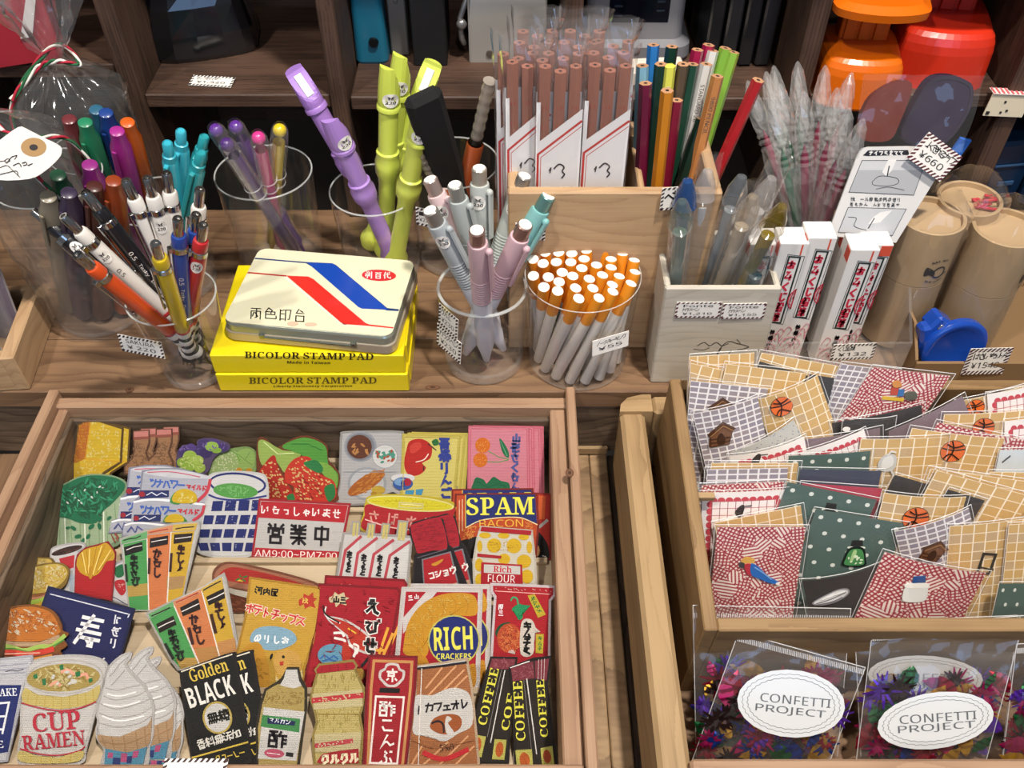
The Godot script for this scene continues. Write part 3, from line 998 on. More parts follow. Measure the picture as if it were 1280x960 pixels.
	var sp := patch("bacon_patch", "navy, orange and black packet patch with large yellow serif letters", 706, Z4, "-72,-14 618,-22 640,240 612,570 -60,575 -84,300", """P d65428 -62,-6 610,-12 628,240 604,560 -52,565 -72,300
P 161210 -72,396 90,350 580,320 604,560 -52,565
P 23307b 18,-10 609,-12 626,238 500,184 380,176 250,186 16,266
W ecd9a0 8 16,272 130,214 250,192 380,182 500,190 628,246
L d8c850 6 14,-8 14,268
D f0a04a 40 14,4 999 0,290 100,240 100,340 0,380
D e88a40 30 14,4 999 520,210 610,240 600,310 520,290
L e9c9a0 6 -40,40 -40,330
L e9c9a0 6 -14,30 -14,300
T e9e250 sb 22,166 604,158 150 SPAM
T e8b040 a 132,268 508,262 62 BACON""", "8a2418")
	behind(sp, -2.2, 1.6, 1.8, "packet patch right behind the one with large yellow letters, top edge showing")
	# ---------------- third row
	var Z8 := Vector3(0, 660, 7.111)
	patch("milk_patch", "white packet patch with red strawberries half hidden behind the spice packets", 757, Z8, "1000,330 1090,290 1190,300 1200,700 1140,700 985,640", """P e6e3e4 1006,340 1090,298 1182,308 1192,690 1140,690 993,635
S 1f7a48 1015,370 1060,330 1105,330 1100,420 1040,440
S cf2a34 1020,480 1060,460 1110,470 1120,560 1080,600 1030,540
W 303860 6 1000,610 1060,640 1140,690
D f2b0a8 12 6,4 999 1030,480 1110,480 1110,560 1050,560""", "b8b4b8")
	patch("cola_patch", "white and red cup patch filled with dark drink next to the fries", 762, Z8, "S 452,225 470,178 560,150 690,132 750,140 748,180 700,215 690,400 672,620 600,620 520,420 458,280", """S e9e5e4 460,225 476,184 560,158 690,140 742,148 738,178 692,212 682,400 664,610 606,610 526,415 466,280
E 3a1d18 596,200 142,30 -15
D 6a4034 30 12,3 -15 480,215 600,185 720,175 600,225
P d6303c 526,272 664,240 658,352 600,366 556,362
L b8b8c4 6 610,420 668,350
P c3cfdc 612,430 660,400 655,600 625,600
L 8aa4c0 6 620,470 660,440""", "c9c4c2")
	patch("fries_patch", "red carton of yellow fries, embroidered patch", 764, Z8, "675,300 690,240 760,178 870,150 955,125 1022,215 1016,300 988,640 668,580", """P cd2029 675,342 720,395 800,428 880,400 950,290 1012,275 982,632 672,572
S e9b52a 682,310 700,245 765,186 875,158 950,134 1016,222 1008,285 950,295 880,402 800,432 720,400 685,345
L b07a14 6 800,425 770,200
L b07a14 6 810,425 860,165
L b07a14 6 820,425 935,150
L b07a14 6 790,420 720,235
L b07a14 6 860,400 1000,235
L f7d97a 9 790,400 800,190
L f7d97a 9 830,410 905,165
L f7d97a 9 770,400 735,220
L f7d97a 9 880,370 985,200
E e0a424 808,395 18,60""", "a81a22")
	patch("muffin_patch", "yellow egg muffin patch lying tilted behind another, at the tray's left wall", 768, Z8, "S 88,440 108,358 170,298 280,266 400,266 460,280 470,340 300,400 180,480 140,560 60,700 20,680 60,560", """S e6c560 96,440 114,364 174,304 282,272 398,272 452,286 455,335 250,365 130,478
D f6e6b4 80 14,3 999 110,430 180,310 400,280 440,320 250,350 130,450
D c99a34 40 14,3 999 110,430 180,310 400,280 440,320 250,350 130,450
S 6f8a3c 62,560 90,480 130,520 100,620 50,640
S b98a44 40,660 90,620 130,640 80,696""", "8a6a24")
	patch("muffin_patch", "yellow egg muffin patch with green filling in front of its twin", 774, Z8, "S 124,505 146,430 230,366 400,320 535,316 606,368 596,450 560,520 440,600 400,690 250,716 146,694 150,620 166,585", """S e8c75a 132,505 152,436 234,374 402,328 532,324 596,372 586,446 500,530 380,575 180,580
D f8ecc0 120 16,4 999 150,500 160,440 240,380 400,335 530,330 590,380 570,450 400,560 190,570
D d89f2c 50 16,4 999 150,500 160,440 240,380 400,335 530,330 590,380 570,450 400,560 190,570
W 9a5a34 18 170,592 280,606 400,585
W c98a6a 16 175,612 290,626 400,605
W a9c64c 34 158,650 280,660 395,630
W e2b83c 34 160,690 280,700 390,668""", "9a7a2c")
	patch("spice_patch", "green, orange and yellow spice packet trio standing behind its twin, next to the tuna cans", 764, Vector3(150, 640, 8), "5,268 275,178 530,118 788,98 796,150 660,720 600,1040 88,1040 60,700", spice("150"), "c9c3bc", "spice packet trios")
	patch("chopstick_patch", "four white paper chopstick sleeves with red chevrons on one patch", 752, B, "436,745 470,742 482,688 518,692 514,742 552,748 562,698 594,700 588,750 626,752 634,698 668,702 660,754 704,758 714,684 758,688 748,760 780,764 756,1030 392,1030", """P e4e0dd 444,752 772,770 750,1022 402,1022
P e9d67e 480,760 486,694 500,694 494,762
P e9d67e 500,762 504,694 514,694 508,764
P e9d67e 556,768 566,702 578,702 570,770
P e9d67e 574,770 580,702 592,702 584,772
P e9d67e 628,772 638,702 650,704 642,774
P e9d67e 646,774 652,704 664,704 656,776
P e9d67e 708,780 718,690 732,692 724,782
P e9d67e 728,782 734,692 754,692 742,784
P f2f0ee 452,836 520,775 505,1020 405,1020
P f2f0ee 514,846 600,780 588,1020 478,1020
P f2f0ee 594,852 682,790 670,1020 552,1020
P f2f0ee 674,858 764,800 748,1020 630,1020
L b5404c 14 412,1020 448,832 524,764
L b5404c 14 484,1020 510,846 604,772
L b5404c 14 558,1020 590,852 686,782
L b5404c 14 636,1020 670,858 766,790
J 17151a 8 28 4 v 456,832 おてもと 27
J 17151a 8 28 4 v 528,848 おてもと 27
J 17151a 8 28 4 v 608,852 おてもと 27
J 17151a 8 28 4 v 690,862 おてもと 27""", "b8b2ae")
	var pp := patch("pepper_patch", "black pepper jar patch with a dark red cap and red label", 756, Z2, "616,455 650,402 850,346 925,372 978,610 1012,636 1160,1000 1150,1060 650,1060 662,720 690,690 640,560", """P 18141a 672,712 720,690 980,618 1006,644 1146,1000 1140,1048 660,1048
S bf1f30 624,455 660,410 850,354 916,380 968,636 830,660 700,688 672,640
D 8e1424 90 20,3 -12 640,450 850,370 910,390 950,620 700,670
C 8e1424 8 752,450 842,430 856,500 770,520
L 8e1424 7 670,560 955,500
P 8a8890 728,742 1002,668 1092,1040 748,1040
P c51f2b 742,752 990,684 1070,1000 1075,1040 760,1040
S e8a030 820,790 870,765 930,740 915,770 870,800 840,805
J f0e6e2 13 70 -14 h 778,868 コショウ 68
P d8b090 900,1010 1060,960 1075,1040 880,1040
L 55525c 10 690,730 960,650""", "2a2026")
	behind(pp, 7.6, 0.2, 1.9, "second pepper jar patch with its red cap showing at the right of the first")
	patch("flour_patch", "yellow flour bag patch with daisies and a red label", 762, Z4, "146,262 582,296 612,560 624,860 88,860 78,560 112,360", """P e9e3d2 120,300 574,330 602,560 614,850 98,850 88,560 122,362
E f1c422 258,425 62,62
E f1c422 428,428 64,64
E f1c422 180,338 50,26
E f1c422 340,340 50,26
E f1c422 512,352 46,26
E f1c422 135,430 22,50
E f1c422 560,440 24,52
E f1c422 345,540 52,46
E f1c422 515,560 62,58
E f1c422 130,590 36,56
E f1c422 540,690 52,60
E f1c422 130,720 34,56
D d8a010 30 8,3 999 220,390 470,390 470,470 220,470
P c01c2c 150,264 580,298 572,336 142,302
P be2030 114,492 322,514 318,538 114,520
P c51c2b 148,568 498,588 508,850 142,850
P e9e6e2 172,586 482,602 482,674 170,658
T c51c2b sb 250,652 408,660 56 Rich
T f2ecea a 204,735 436,745 64 FLOUR
P e9e6e2 170,762 232,766 226,822 166,818""", "d6cfc2")
	patch("hotdog_patch", "loaded red hot dog patch lying behind the yellow crisp packet", 766, Vector3(0, 0, 1), "S 266,722 271,709 288,703 330,711 370,721 398,731 402,746 392,765 330,778 290,772 272,748", """S b9795a 268,722 273,711 289,705 330,713 370,723 396,732 399,745 388,752 330,740 290,734 274,728
S c22f28 274,719 290,709 330,716 370,727 392,737 380,744 330,733 290,727
D e9c640 16 4,1.2 20 280,715 385,735 380,742 290,725
D 2f8a3a 9 3,1 999 280,715 385,735 380,742 290,725
S efe6d2 276,732 300,738 396,756 380,762 300,746
S 7a3b20 278,742 320,750 390,764 330,774 294,768
D a4603a 30 4,0.8 12 280,744 385,764 330,772 294,766""", "8a5238")
	# ---------------- fourth row
	patch("sushi_bag_patch", "navy bag patch with a big white Japanese character and white stitching", 850, X, "243,55 670,166 606,390 548,470 270,470 205,165", """P 1d2462 249,64 660,172 600,384 542,462 276,462 214,162
L dfe0ea 5 252,90 648,192 640,206
J f3f2f4 17 150 12 h 388,182 寿
J e8e8f0 7 46 10 v 570,190 にぎり 60
L f3f2f4 8 508,425 522,412""", "151a4c")
	patch("hamburger_patch", "sesame hamburger patch at the tray's left wall", 866, X, "S -50,300 -40,200 55,158 170,147 262,178 302,240 308,275 338,290 312,318 330,348 296,372 304,405 240,420 180,450 -50,460", """S e1852e -44,300 -34,205 58,164 168,154 256,184 292,246 296,288 200,325 60,325
D f0e2c4 55 13,4 30 -20,220 60,175 170,165 250,195 285,250 270,290 60,290
D c56a18 60 14,3 999 -20,220 60,175 170,165 250,195 285,250 270,290 60,290
S d9b48e -44,310 60,328 200,330 292,294 286,325 200,350 60,352 -44,345
W a3c25a 20 -40,356 40,352 120,372 200,352 260,350 322,300
W 4f8a3a 8 -40,368 60,364 160,380 250,358 320,320
W d63f30 26 -40,386 60,382 150,392 262,366
W f1b8a0 6 -20,390 80,388 200,384
W 7a4426 20 -40,414 100,416 290,392
W dd9238 36 -40,440 100,440 250,412""", "9a5a20")
	patch("spice_patch", "green, orange and yellow spice packet trio leaning tilted in front, above the black can patch", 842, X, "732,188 872,120 1010,60 1118,-12 1130,20 1198,400 1120,470 900,480 860,430", """P ded9d2 740,194 1114,0 1124,22 1188,396 1116,462 904,472 866,426
P 58b260 748,210 866,146 990,440 905,466 868,422
P d3a855 880,412 984,408 990,440 905,466
P f09058 872,140 1006,78 1098,400 1000,445
P edbe3e 1012,74 1112,24 1186,392 1100,412
P d69a58 978,360 1090,350 1100,402 1000,440
P e0a060 1086,330 1174,310 1186,390 1102,408
L e9e2d8 6 868,140 1000,446
L e9e2d8 6 1010,76 1102,414
P 7ac27c 742,192 866,128 870,150 756,216
P f2a478 868,128 1004,66 1008,84 872,148
P eec65a 1006,64 1108,6 1114,26 1010,82
L 2a2018 6 760,200 800,182 850,158
L b0402c 6 884,132 930,112 990,84
L 2a2018 6 1020,70 1060,48 1104,26
P 241714 783,240 868,198 884,242 800,284
P 241714 902,158 992,112 1004,166 916,200
P 241714 1032,104 1120,62 1126,110 1046,146
L e8e0dc 5 796,258 830,240 872,222
L e8e0dc 5 912,178 950,160 996,138
L e8e0dc 5 1042,122 1080,106 1122,84
J 17251a 10 44 -20 v 832,272 生わさび 40
J 3a1a16 10 50 -16 v 940,196 からし 52
J 3a1a16 10 46 -12 v 1066,132 生しょ 46
L 17251a 13 830,340 868,410
L 3a1a16 15 948,262 966,335
L 3a1a16 15 1060,195 1080,280""", "c9c3bc", "spice packet trios")
	patch("crisps_patch", "yellow crisp packet patch with red Japanese lettering and a small chick", 867, F, "-30,8 325,60 328,100 302,280 240,470 244,566 60,590 -140,575 -100,400 -52,200", """P e7b440 -24,16 318,66 320,100 294,280 232,470 236,558 60,580 -130,566 -92,400 -44,200
J 1a1614 7 36 6 h -2,52 河内屋 40
S d8402e 215,120 235,108 240,88 262,100 285,82 288,108 305,112 288,130 298,160 270,150 245,165 240,140 218,150
J f0d060 5 26 4 h 234,108 段 26
J f4ddc8 15 48 14 h -48,130 ポテトチップス 44
J d23a34 8 48 14 h -48,130 ポテトチップス 44
S 9cc6de -30,320 0,265 80,250 170,270 205,315 170,350 90,372 20,360
J f4f6f8 7 38 4 h -8,290 のりしお 46
S e6a634 -128,480 -60,360 10,330 50,400 70,520 40,570 -120,560
D c98a1c 40 12,4 999 -120,480 0,350 60,500 -100,550
S edb85a 90,430 110,380 170,370 215,400 225,460 180,500 110,490
E 1a1614 138,404 7,8
P d8402e 118,430 140,424 138,446 122,448
E 1a1614 78,402 6,16 20
D f4dc9a 60 16,3 80 100,500 235,480 230,555 90,570""", "c9952c")
	var eb := patch("prawn_patch", "red prawn cracker packet patch with black Japanese lettering", 867, F, "316,40 708,60 722,82 662,420 610,572 246,580 240,540 288,300", """P bf1c2b 322,48 702,68 714,84 654,418 602,564 254,572 248,540 296,300
S f2ddb0 365,110 385,98 395,80 412,94 440,82 446,104 466,110 446,124 452,146 420,138 400,156 394,132 372,132
J 17130f 8 34 3 h 384,98 山三 36
S efe9e4 352,205 400,205 470,228 560,290 610,360 560,392 470,350 450,300 380,240
S d63c2a 364,208 400,213 465,236 550,296 596,358 560,382 478,340 458,295 385,236
W f2eeea 7 350,155 345,190 370,212 420,235
W 17130f 8 338,150 348,190 415,232
W efe9e4 12 392,285 430,285 440,300
W efe9e4 12 395,310 440,320 445,330
W efe9e4 14 470,345 500,370 490,400
W efe9e4 10 490,340 512,352 505,385
L f0c440 6 462,262 500,286
E 74afce 385,395 76,56
W 3567a8 8 322,412 345,398 368,412 390,400 410,415
W 3567a8 7 335,425 365,418 400,425
S d63c2a 440,330 470,360 480,430 450,470 430,400
L e8a83c 14 618,385 660,262
L e8a83c 14 640,390 684,290
L e8a83c 14 600,370 640,372
J f4ece6 26 72 4 v 552,112 えびせ 96
J 15110f 15 72 4 v 552,112 えびせ 96
L 15110f 14 530,450 580,390
E d0a048 520,490 26,30
D a01222 50 18,2 999 330,60 690,80 640,420 260,560""", "94141f", "prawn cracker packets")
	behind(eb, 3.5, 3.2, 1.8, "red prawn cracker packet patch right behind the front one, top edge showing")
	var rc := patch("cracker_patch", "red and gold cracker packet patch with yellow letters on a navy disc", 868, F, "732,58 1130,62 1114,574 686,566 708,300", """P ece2de 740,66 1122,70 1106,566 694,558 716,300
P c61b2b 750,78 1110,82 1095,554 706,546 728,300
P efe6e2 735,210 850,80 905,80 735,290
S e8a72a 738,345 762,232 830,142 930,92 1050,86 1100,112 1098,196 960,202 872,290 858,392 800,408 742,388
W c4861a 5 850,150 880,200 870,280
W c4861a 5 910,105 940,150 930,210
W c4861a 5 970,92 1000,140 990,196
W c4861a 5 1030,90 1060,140 1050,190
W c4861a 5 800,180 830,230 840,330
W c4861a 5 760,260 800,290 840,370
W c4861a 5 745,340 790,350 830,400
S e09a24 1040,470 1095,440 1095,550 1030,550
S e09a24 730,420 850,405 860,540 710,540
E 1e2e80 990,322 126,124
R e0da70 7 990,322 126,124
T e6df58 ab 892,374 1086,366 116 RICH
T e6df58 ab 902,416 1076,416 30 CRACKERS
J f4e8e6 5 26 -8 h 758,96 三山 30
D f2c860 80 10,2 999 745,340 770,235 835,150 930,100 1050,95 1090,120 960,195 870,280 850,385""", "e4dad4", "gold cracker packets")
	behind(rc, 5.4, 0.4, 1.8, "cracker packet patch right behind the front one, right edge showing")
	patch("chilli_patch", "red Korean style packet patch with a green pepper and black lettering", 868, Vector3(600, 720, 8), "112,76 750,104 748,192 704,244 692,960 104,960 128,500 148,204 114,160", """P c4182a 130,96 732,120 730,186 686,240 676,945 122,945 146,500 166,200 132,150
L e9a8a0 8 150,150 700,182
D f0d0c0 16 10,4 30 150,112 720,136 720,160 150,136
J f4e8ec 10 54 2 v 186,222 濃厚三 58
S 24a264 318,332 384,280 430,288 504,298 470,325 432,362 424,424 384,436 362,384
W 3a9a66 18 382,286 370,228 332,214 310,242
P dcc436 476,196 546,180 658,386 580,418
J 2f7a34 9 44 62 h 540,196 キムチメ 46
S 14532f 152,560 210,480 300,466 260,540 190,620
E d7542c 292,622 122,148
D ee8a4a 90 26,4 999 190,600 280,490 400,560 380,760 220,740
D a83418 40 22,4 999 190,600 280,490 400,560 380,760 220,740
S efe4d6 405,520 440,432 520,440 560,520 605,560 548,570 530,780 408,780
J 15110f 22 80 2 v 436,452 キムチを 84
P dcc436 560,580 638,580 628,775 556,770
J 2f7a34 9 40 2 v 582,600 キムチ 52
S eecfc8 280,760 330,738 350,780""", "ead9dc")
	# ---------------- front row
	patch("pancake_patch", "white and navy packet patch with white capital letters in the near left corner", 958, X, "-50,420 158,398 162,430 110,600 34,925 -50,935", """P e2e2e9 -44,428 150,406 154,430 103,598 28,918 -44,928
P 1c2c7c -44,545 108,545 40,880 -44,892
T eef0f6 sb -26,602 86,598 38 CAKE
L eef0f6 10 -44,640 48,632
L eef0f6 10 -44,706 34,700
L eef0f6 10 -44,770 16,766
L eef0f6 10 46,634 14,786
T eef0f6 sb -24,860 20,858 36 E
L a8a8b8 4 0,450 140,436
L a8a8b8 4 0,470 136,458
L a8a8b8 4 0,490 130,480
W 3a3a4a 3 30,478 60,470 90,474 120,464""", "c9c9d2")
	patch("ramen_patch", "white and red cup noodle patch with shrimp and spring onion on top", 958, X, "S 128,475 170,424 320,398 470,406 534,446 524,510 490,625 430,860 405,935 250,948 98,935 104,780 108,620", """S e9e5e1 136,478 176,432 320,406 466,414 524,450 515,510 482,622 422,858 398,928 250,940 106,928 112,780 116,620
R d6cfc9 8 325,505 190,84 -3
E c5ab5c 318,508 184,70 -3
D e8d898 60 26,5 999 160,500 320,450 480,490 320,565
D a98a3c 40 20,3 999 160,500 320,450 480,490 320,565
W e8a48c 14 255,545 280,530 300,545
W e8a48c 14 310,480 340,470 370,490
W e8a48c 14 395,500 430,490 440,510
D f2f0ea 8 14,8 999 200,480 440,480 400,550 230,550
P 2c8a50 298,448 316,440 320,465 304,472
P 2c8a50 212,515 230,510 232,545 216,545
P 2c8a50 378,482 402,474 404,500 384,505
P 2c8a50 168,495 188,488 190,510 172,514
P 2c8a50 445,515 462,508 464,528 448,534
S e7d27e 128,560 190,592 320,604 440,580 500,545 485,620 400,652 300,664 200,650 116,628
L c9ac4c 4 150,575 140,640
L c9ac4c 4 190,592 182,648
L c9ac4c 4 230,600 225,656
L c9ac4c 4 270,604 268,662
L c9ac4c 4 310,606 310,664
L c9ac4c 4 350,602 352,660
L c9ac4c 4 390,594 394,652
L c9ac4c 4 430,584 434,640
L c9ac4c 4 468,566 472,625
W b8303e 6 114,634 200,658 300,672 400,660 484,628
T b7293b sb 172,780 408,760 92 CUP
T b7293b sb 120,872 432,842 74 RAMEN
W b8303e 6 108,862 200,888 300,894 400,872 428,850
S e7d27e 104,872 200,898 300,904 418,872 396,925 250,936 108,926
L c9ac4c 4 160,888 160,930
L c9ac4c 4 210,898 210,934
L c9ac4c 4 260,902 260,936
L c9ac4c 4 310,902 308,934
L c9ac4c 4 360,890 356,930""", "dcd8d4")
	var cone := """S e8e6e4 498,722 492,680 520,562 545,470 600,412 645,392 636,410 618,440 640,480 718,562 758,650 755,712 730,745 600,800 505,795
W aaa5a4 5 520,600 580,620 680,600 730,575
W aaa5a4 5 506,640 580,665 690,640 750,615
W aaa5a4 5 498,685 580,710 700,690 758,655
W aaa5a4 5 500,735 590,755 700,735 755,700
W aaa5a4 5 530,560 590,570 650,555 700,545
W aaa5a4 5 550,500 570,480 600,440 640,405
W aaa5a4 5 560,545 600,500 625,470
W f6f5f4 8 540,590 600,600 680,580
W f6f5f4 8 520,640 600,652 700,628
W f6f5f4 8 515,700 600,725 720,700
S c9a47c 490,795 600,804 740,745 758,700 756,790 738,850 640,880 530,860
L a07c58 5 510,800 530,850
L a07c58 5 560,805 575,865
L a07c58 5 620,798 630,875
L a07c58 5 680,775 690,865
L a07c58 5 725,755 732,845
W a07c58 5 500,825 620,840 750,790
P 5b9fc0 530,862 640,882 738,852 716,950 524,952
P cf5a8c 545,880 570,884 566,910 540,908
P cf5a8c 610,884 640,886 636,930 606,928
P cf5a8c 670,876 700,870 690,905 664,910
P 2c3f80 570,905 606,908 604,940 566,940
P 2c3f80 640,900 664,898 660,935 636,935"""
	var co := patch("icecream_patch", "white soft serve ice cream cone patch in front of its twin", 958, X, "S 490,722 484,680 512,560 538,466 598,404 652,384 650,412 630,440 652,476 728,556 768,650 764,712 764,790 746,858 720,958 518,960 522,868 488,815 482,770", cone, "d2cecc", "soft serve cones")
	behind(co, 11.6, 1.2, 2.0, "soft serve cone patch showing at the right behind the front cone")
	behind(co, 16.0, -6.0, 4.0, "rearmost soft serve cone patch, lowest of the three tips")
	var bl := patch("coffee_can_patch", "black can patch with gold and white lettering and a gold ringed disc", 958, X, "S 902,488 904,478 1030,430 1162,386 1178,416 1215,640 1254,900 1236,935 1100,958 968,964 962,930 918,620", """P 14110f 912,490 1030,440 1156,398 1170,420 1206,640 1244,898 1230,926 1098,950 974,954 968,926 926,620
W e6dcc8 6 908,478 1030,434 1160,392
T d9bb4a sb 958,532 1146,472 66 Golden
T ece8e0 ab 952,662 1182,588 100 BLACK
E d6bc60 1088,708 74,82 -12
E e9e7e3 1088,708 64,72 -12
J 1a1614 9 52 -14 h 1032,690 無糖 58
J e2ded6 6 44 -17 h 980,826 香料無添加 46
L d9bb4a 8 962,908 1240,830
J d9bb4a 5 30 -14 h 982,922 ブラックコーヒー 31""", "1f1a18", "black coffee cans")
	behind(bl, 9.6, -0.5, 1.9, "black coffee can patch behind the front one, right side lettering showing")
	patch("vinegar_patch", "vinegar bottle patch with a white and green label", 958, F, "158,460 210,460 222,512 250,562 250,660 212,960 6,960 2,760 24,640 46,568 106,532 132,510", """P c6ad66 150,540 214,530 242,566 242,660 204,952 14,952 10,760 32,640 54,572 110,540
P ece9e4 150,468 206,468 216,525 230,548 190,562 140,552 120,545 140,512
D a98c44 50 10,3 999 50,580 240,580 240,640 35,640
P ece9e5 38,655 244,678 202,924 10,912
P 4a9c58 32,694 222,714 216,782 24,752
P 20305f 58,708 198,726 194,748 58,738
J e6ecf2 4 24 6 h 68,706 マルカン 28
J 17151a 13 84 5 h 72,766 酢
E d8607c 92,886 50,22 5
L f4dce2 4 58,884 120,892
P 22222a 152,880 188,884 186,904 150,900
P c6ad66 14,926 200,932 198,952 14,952""", "3a3020")
	patch("yoghurt_patch", "beige yoghurt drink bottle patch with a red cap and red bands", 956, F, "296,470 316,442 486,422 504,450 494,470 540,562 536,640 520,700 536,790 522,960 290,960 284,800 304,730 294,680 274,620 284,560 306,486", """P d7c47a 312,490 488,470 530,562 528,640 512,700 528,790 514,952 298,952 292,800 312,730 302,680 282,620 292,560
P bf2030 302,468 320,448 484,430 498,450 490,466 306,488
L 8a1420 4 330,452 328,480
L 8a1420 4 370,446 370,476
L 8a1420 4 410,442 412,472
L 8a1420 4 450,438 454,468
D b8a250 120 12,2 90 300,500 500,490 520,780 310,780
P e2d4a0 282,590 532,566 534,650 288,668
L b8303a 26 288,622 530,596
D e8d0a0 24 7,3 999 288,610 530,585 530,608 288,634
L a89048 4 300,690 520,690
P e2d4a0 294,790 526,780 520,880 296,880
L b8404a 22 302,848 478,824
D ecd8b0 14 6,3 999 304,840 478,816 478,832 304,856
P bf2a34 304,930 330,890 420,872 514,862 514,952 320,952
J eee2c0 13 46 -4 h 322,896 クルクル 48""", "a8924c")
	patch("kelp_patch", "tall red kelp box patch with a white flower crest and vertical lettering", 962, F, "566,398 804,404 796,560 748,964 536,964 552,560", """P b71f2d 574,406 796,412 788,560 742,956 544,956 560,560
C c48c52 14 590,424 780,430 772,560 732,950 560,950 576,560
S f0e6e2 680,434 712,440 722,462 745,475 742,510 728,530 705,552 680,556 652,552 630,530 614,508 618,474 642,460 650,440
S c22534 680,446 704,452 714,472 732,482 730,508 718,522 698,540 680,544 660,540 640,522 626,506 630,482 648,470 658,452
J f2e8e4 9 62 2 h 650,464 京
P 17110f 620,558 722,562 716,586 616,582
C eee2dc 10 600,602 740,606 706,938 570,934
J f4ece8 10 74 2 v 622,622 酢こんぶ 82""", "8e1a24")
	patch("latte_patch", "brown striped drink carton patch with a white band and Japanese lettering", 957, F, "796,452 930,434 1056,412 1080,560 1104,800 1116,962 752,962 776,700 796,600", """P ba7546 804,460 930,444 1048,424 1072,560 1096,800 1107,954 762,954 784,700 804,600
P ece8e2 806,452 930,440 1046,420 1048,436 930,456 806,468
L 1a1416 12 804,464 930,450 1050,432
L d59b6c 9 850,560 930,460
L d59b6c 9 850,610 1000,450
L d59b6c 9 900,610 1040,470
L d59b6c 9 960,590 1055,500
L d59b6c 9 780,940 830,850
L d59b6c 9 840,950 960,830
L d59b6c 9 920,950 1060,800
L d59b6c 9 1000,950 1090,850
S ece8e3 798,600 880,596 950,566 1010,560 1072,600 1082,740 1010,788 940,826 860,800 788,786 790,700
J 1a1416 9 46 -6 h 842,634 カフェオレ 43
L 1a1416 8 812,690 816,650
S b5602c 872,760 890,712 950,690 1010,696 1030,730 1010,770 940,792
S ece8e3 955,700 980,715 960,735 990,780 955,788 945,740
W 1a1416 10 880,735 910,725 935,740 940,780
T 1a1416 s 922,876 990,868 34 5%0
W c0222e 24 842,884 900,908 960,910 1056,868
L efe9e2 4 830,462 822,640 812,952
W 8a5430 4 780,820 900,860 1090,820""", "d4b89a")
	var Z6 := Vector3(580, 820, 6.857)
	patch("coffee_stick_patch", "fan of brown coffee stick packets leaning left, yellow lettering reading COFFEE", 954, Z6, "232,12 452,16 440,120 400,500 380,970 56,970 84,560 196,130", """P 281d1b 240,22 442,26 430,120 392,500 372,960 66,960 94,560 206,130
P 8c3743 240,22 442,26 425,112 212,112
D b86a70 30 20,2 999 240,30 430,30 415,105 220,105
L d9d4d0 9 350,125 228,740
L 8a8480 4 320,125 200,690
T ded848 sb 190,596 300,112 74 COFFEE
T ded848 sb 380,640 440,330 66 COF
P d9d46a 82,672 190,690 150,868 70,850
P d9d46a 262,712 366,718 346,888 240,884
E d86a2a 118,762 30,66 8
E d86a2a 304,800 34,66 6
L a84416 5 290,760 318,840
L a84416 5 104,730 132,800""", "1c1412", "coffee stick fans")
	patch("coffee_stick_patch", "fan of brown coffee stick packets upright at the tray's right wall, reading COFFEE twice", 960, Z6, "392,100 480,66 596,22 742,6 736,60 712,240 796,970 440,970 414,300", """P 281d1b 402,108 600,40 732,20 724,80 702,240 784,960 450,960 424,300
P 8c3743 402,106 592,44 606,190 416,218
P 8c3743 606,42 730,22 706,212 614,192
L e6e0dc 9 398,100 480,72 560,44
L d8c9c6 4 640,30 634,200
L d8c9c6 4 665,28 660,205
L d8c9c6 4 690,26 684,208
D b86a70 40 20,2 999 410,120 590,70 600,180 420,205
L d9d4d0 10 538,196 622,836
L 8a8480 4 512,205 578,800
T ded848 sb 528,722 498,212 80 COFFEE
T ded848 sb 722,690 684,200 66 COFFEE
P d9d46a 440,806 582,798 592,958 452,960
P d9d46a 654,790 758,768 774,934 672,958
E d86a2a 520,890 44,66 -8
E c0502a 712,860 34,58 -8
L a84416 5 500,850 540,930
L a84416 5 698,830 728,890""", "1c1412", "coffee stick fans")

func spice(_k: String) -> String:
	return """P ded9d2 14,276 276,186 530,126 780,106 788,150 650,720 592,1030 96,1030 68,700
P 58b260 36,324 268,272 284,1030 96,1030 70,720
P d3ae58 76,740 282,710 284,830 84,850
P f08c52 276,232 510,206 470,800 462,1030 286,1030
P edbe3a 512,206 746,190 646,740 590,1030 466,1030
P c99e68 470,650 650,640 630,760 468,780
L e9e2d8 10 272,270 286,1030
L e9e2d8 10 512,206 466,1030
P 7ac27c 16,278 272,192 272,262 20,322
P f2a478 278,188 528,130 524,196 278,224
P eec65a 532,128 778,110 756,184 530,196
L 1e3a22 11 40,285 100,268 160,262 210,240
L b0402c 11 300,205 380,190 480,172
L 2a2018 11 560,170 640,155 740,148
P 181411 44,352 224,300 230,384 56,438
P 2a1816 304,266 484,236 480,322 300,358
P 2a1816 546,226 728,212 716,292 540,318
L e8e0dc 8 70,380 140,352 220,336
L e8e0dc 8 320,300 400,285 470,274
L e8e0dc 8 560,268 640,258 715,248
J 17251a 18 84 -3 v 98,424 生わさび 76
J 3a1a16 19 96 2 v 330,362 からし 94
J 3a1a16 18 88 4 v 572,322 生しょ 92
L 17251a 22 62,530 76,690
L 3a1a16 24 300,470 296,610
L 3a1a16 24 520,420 508,590"""

# ================================================================ pin badge cards in the honey coloured box
var paper := {}
var film: StandardMaterial3D
var clear: StandardMaterial3D

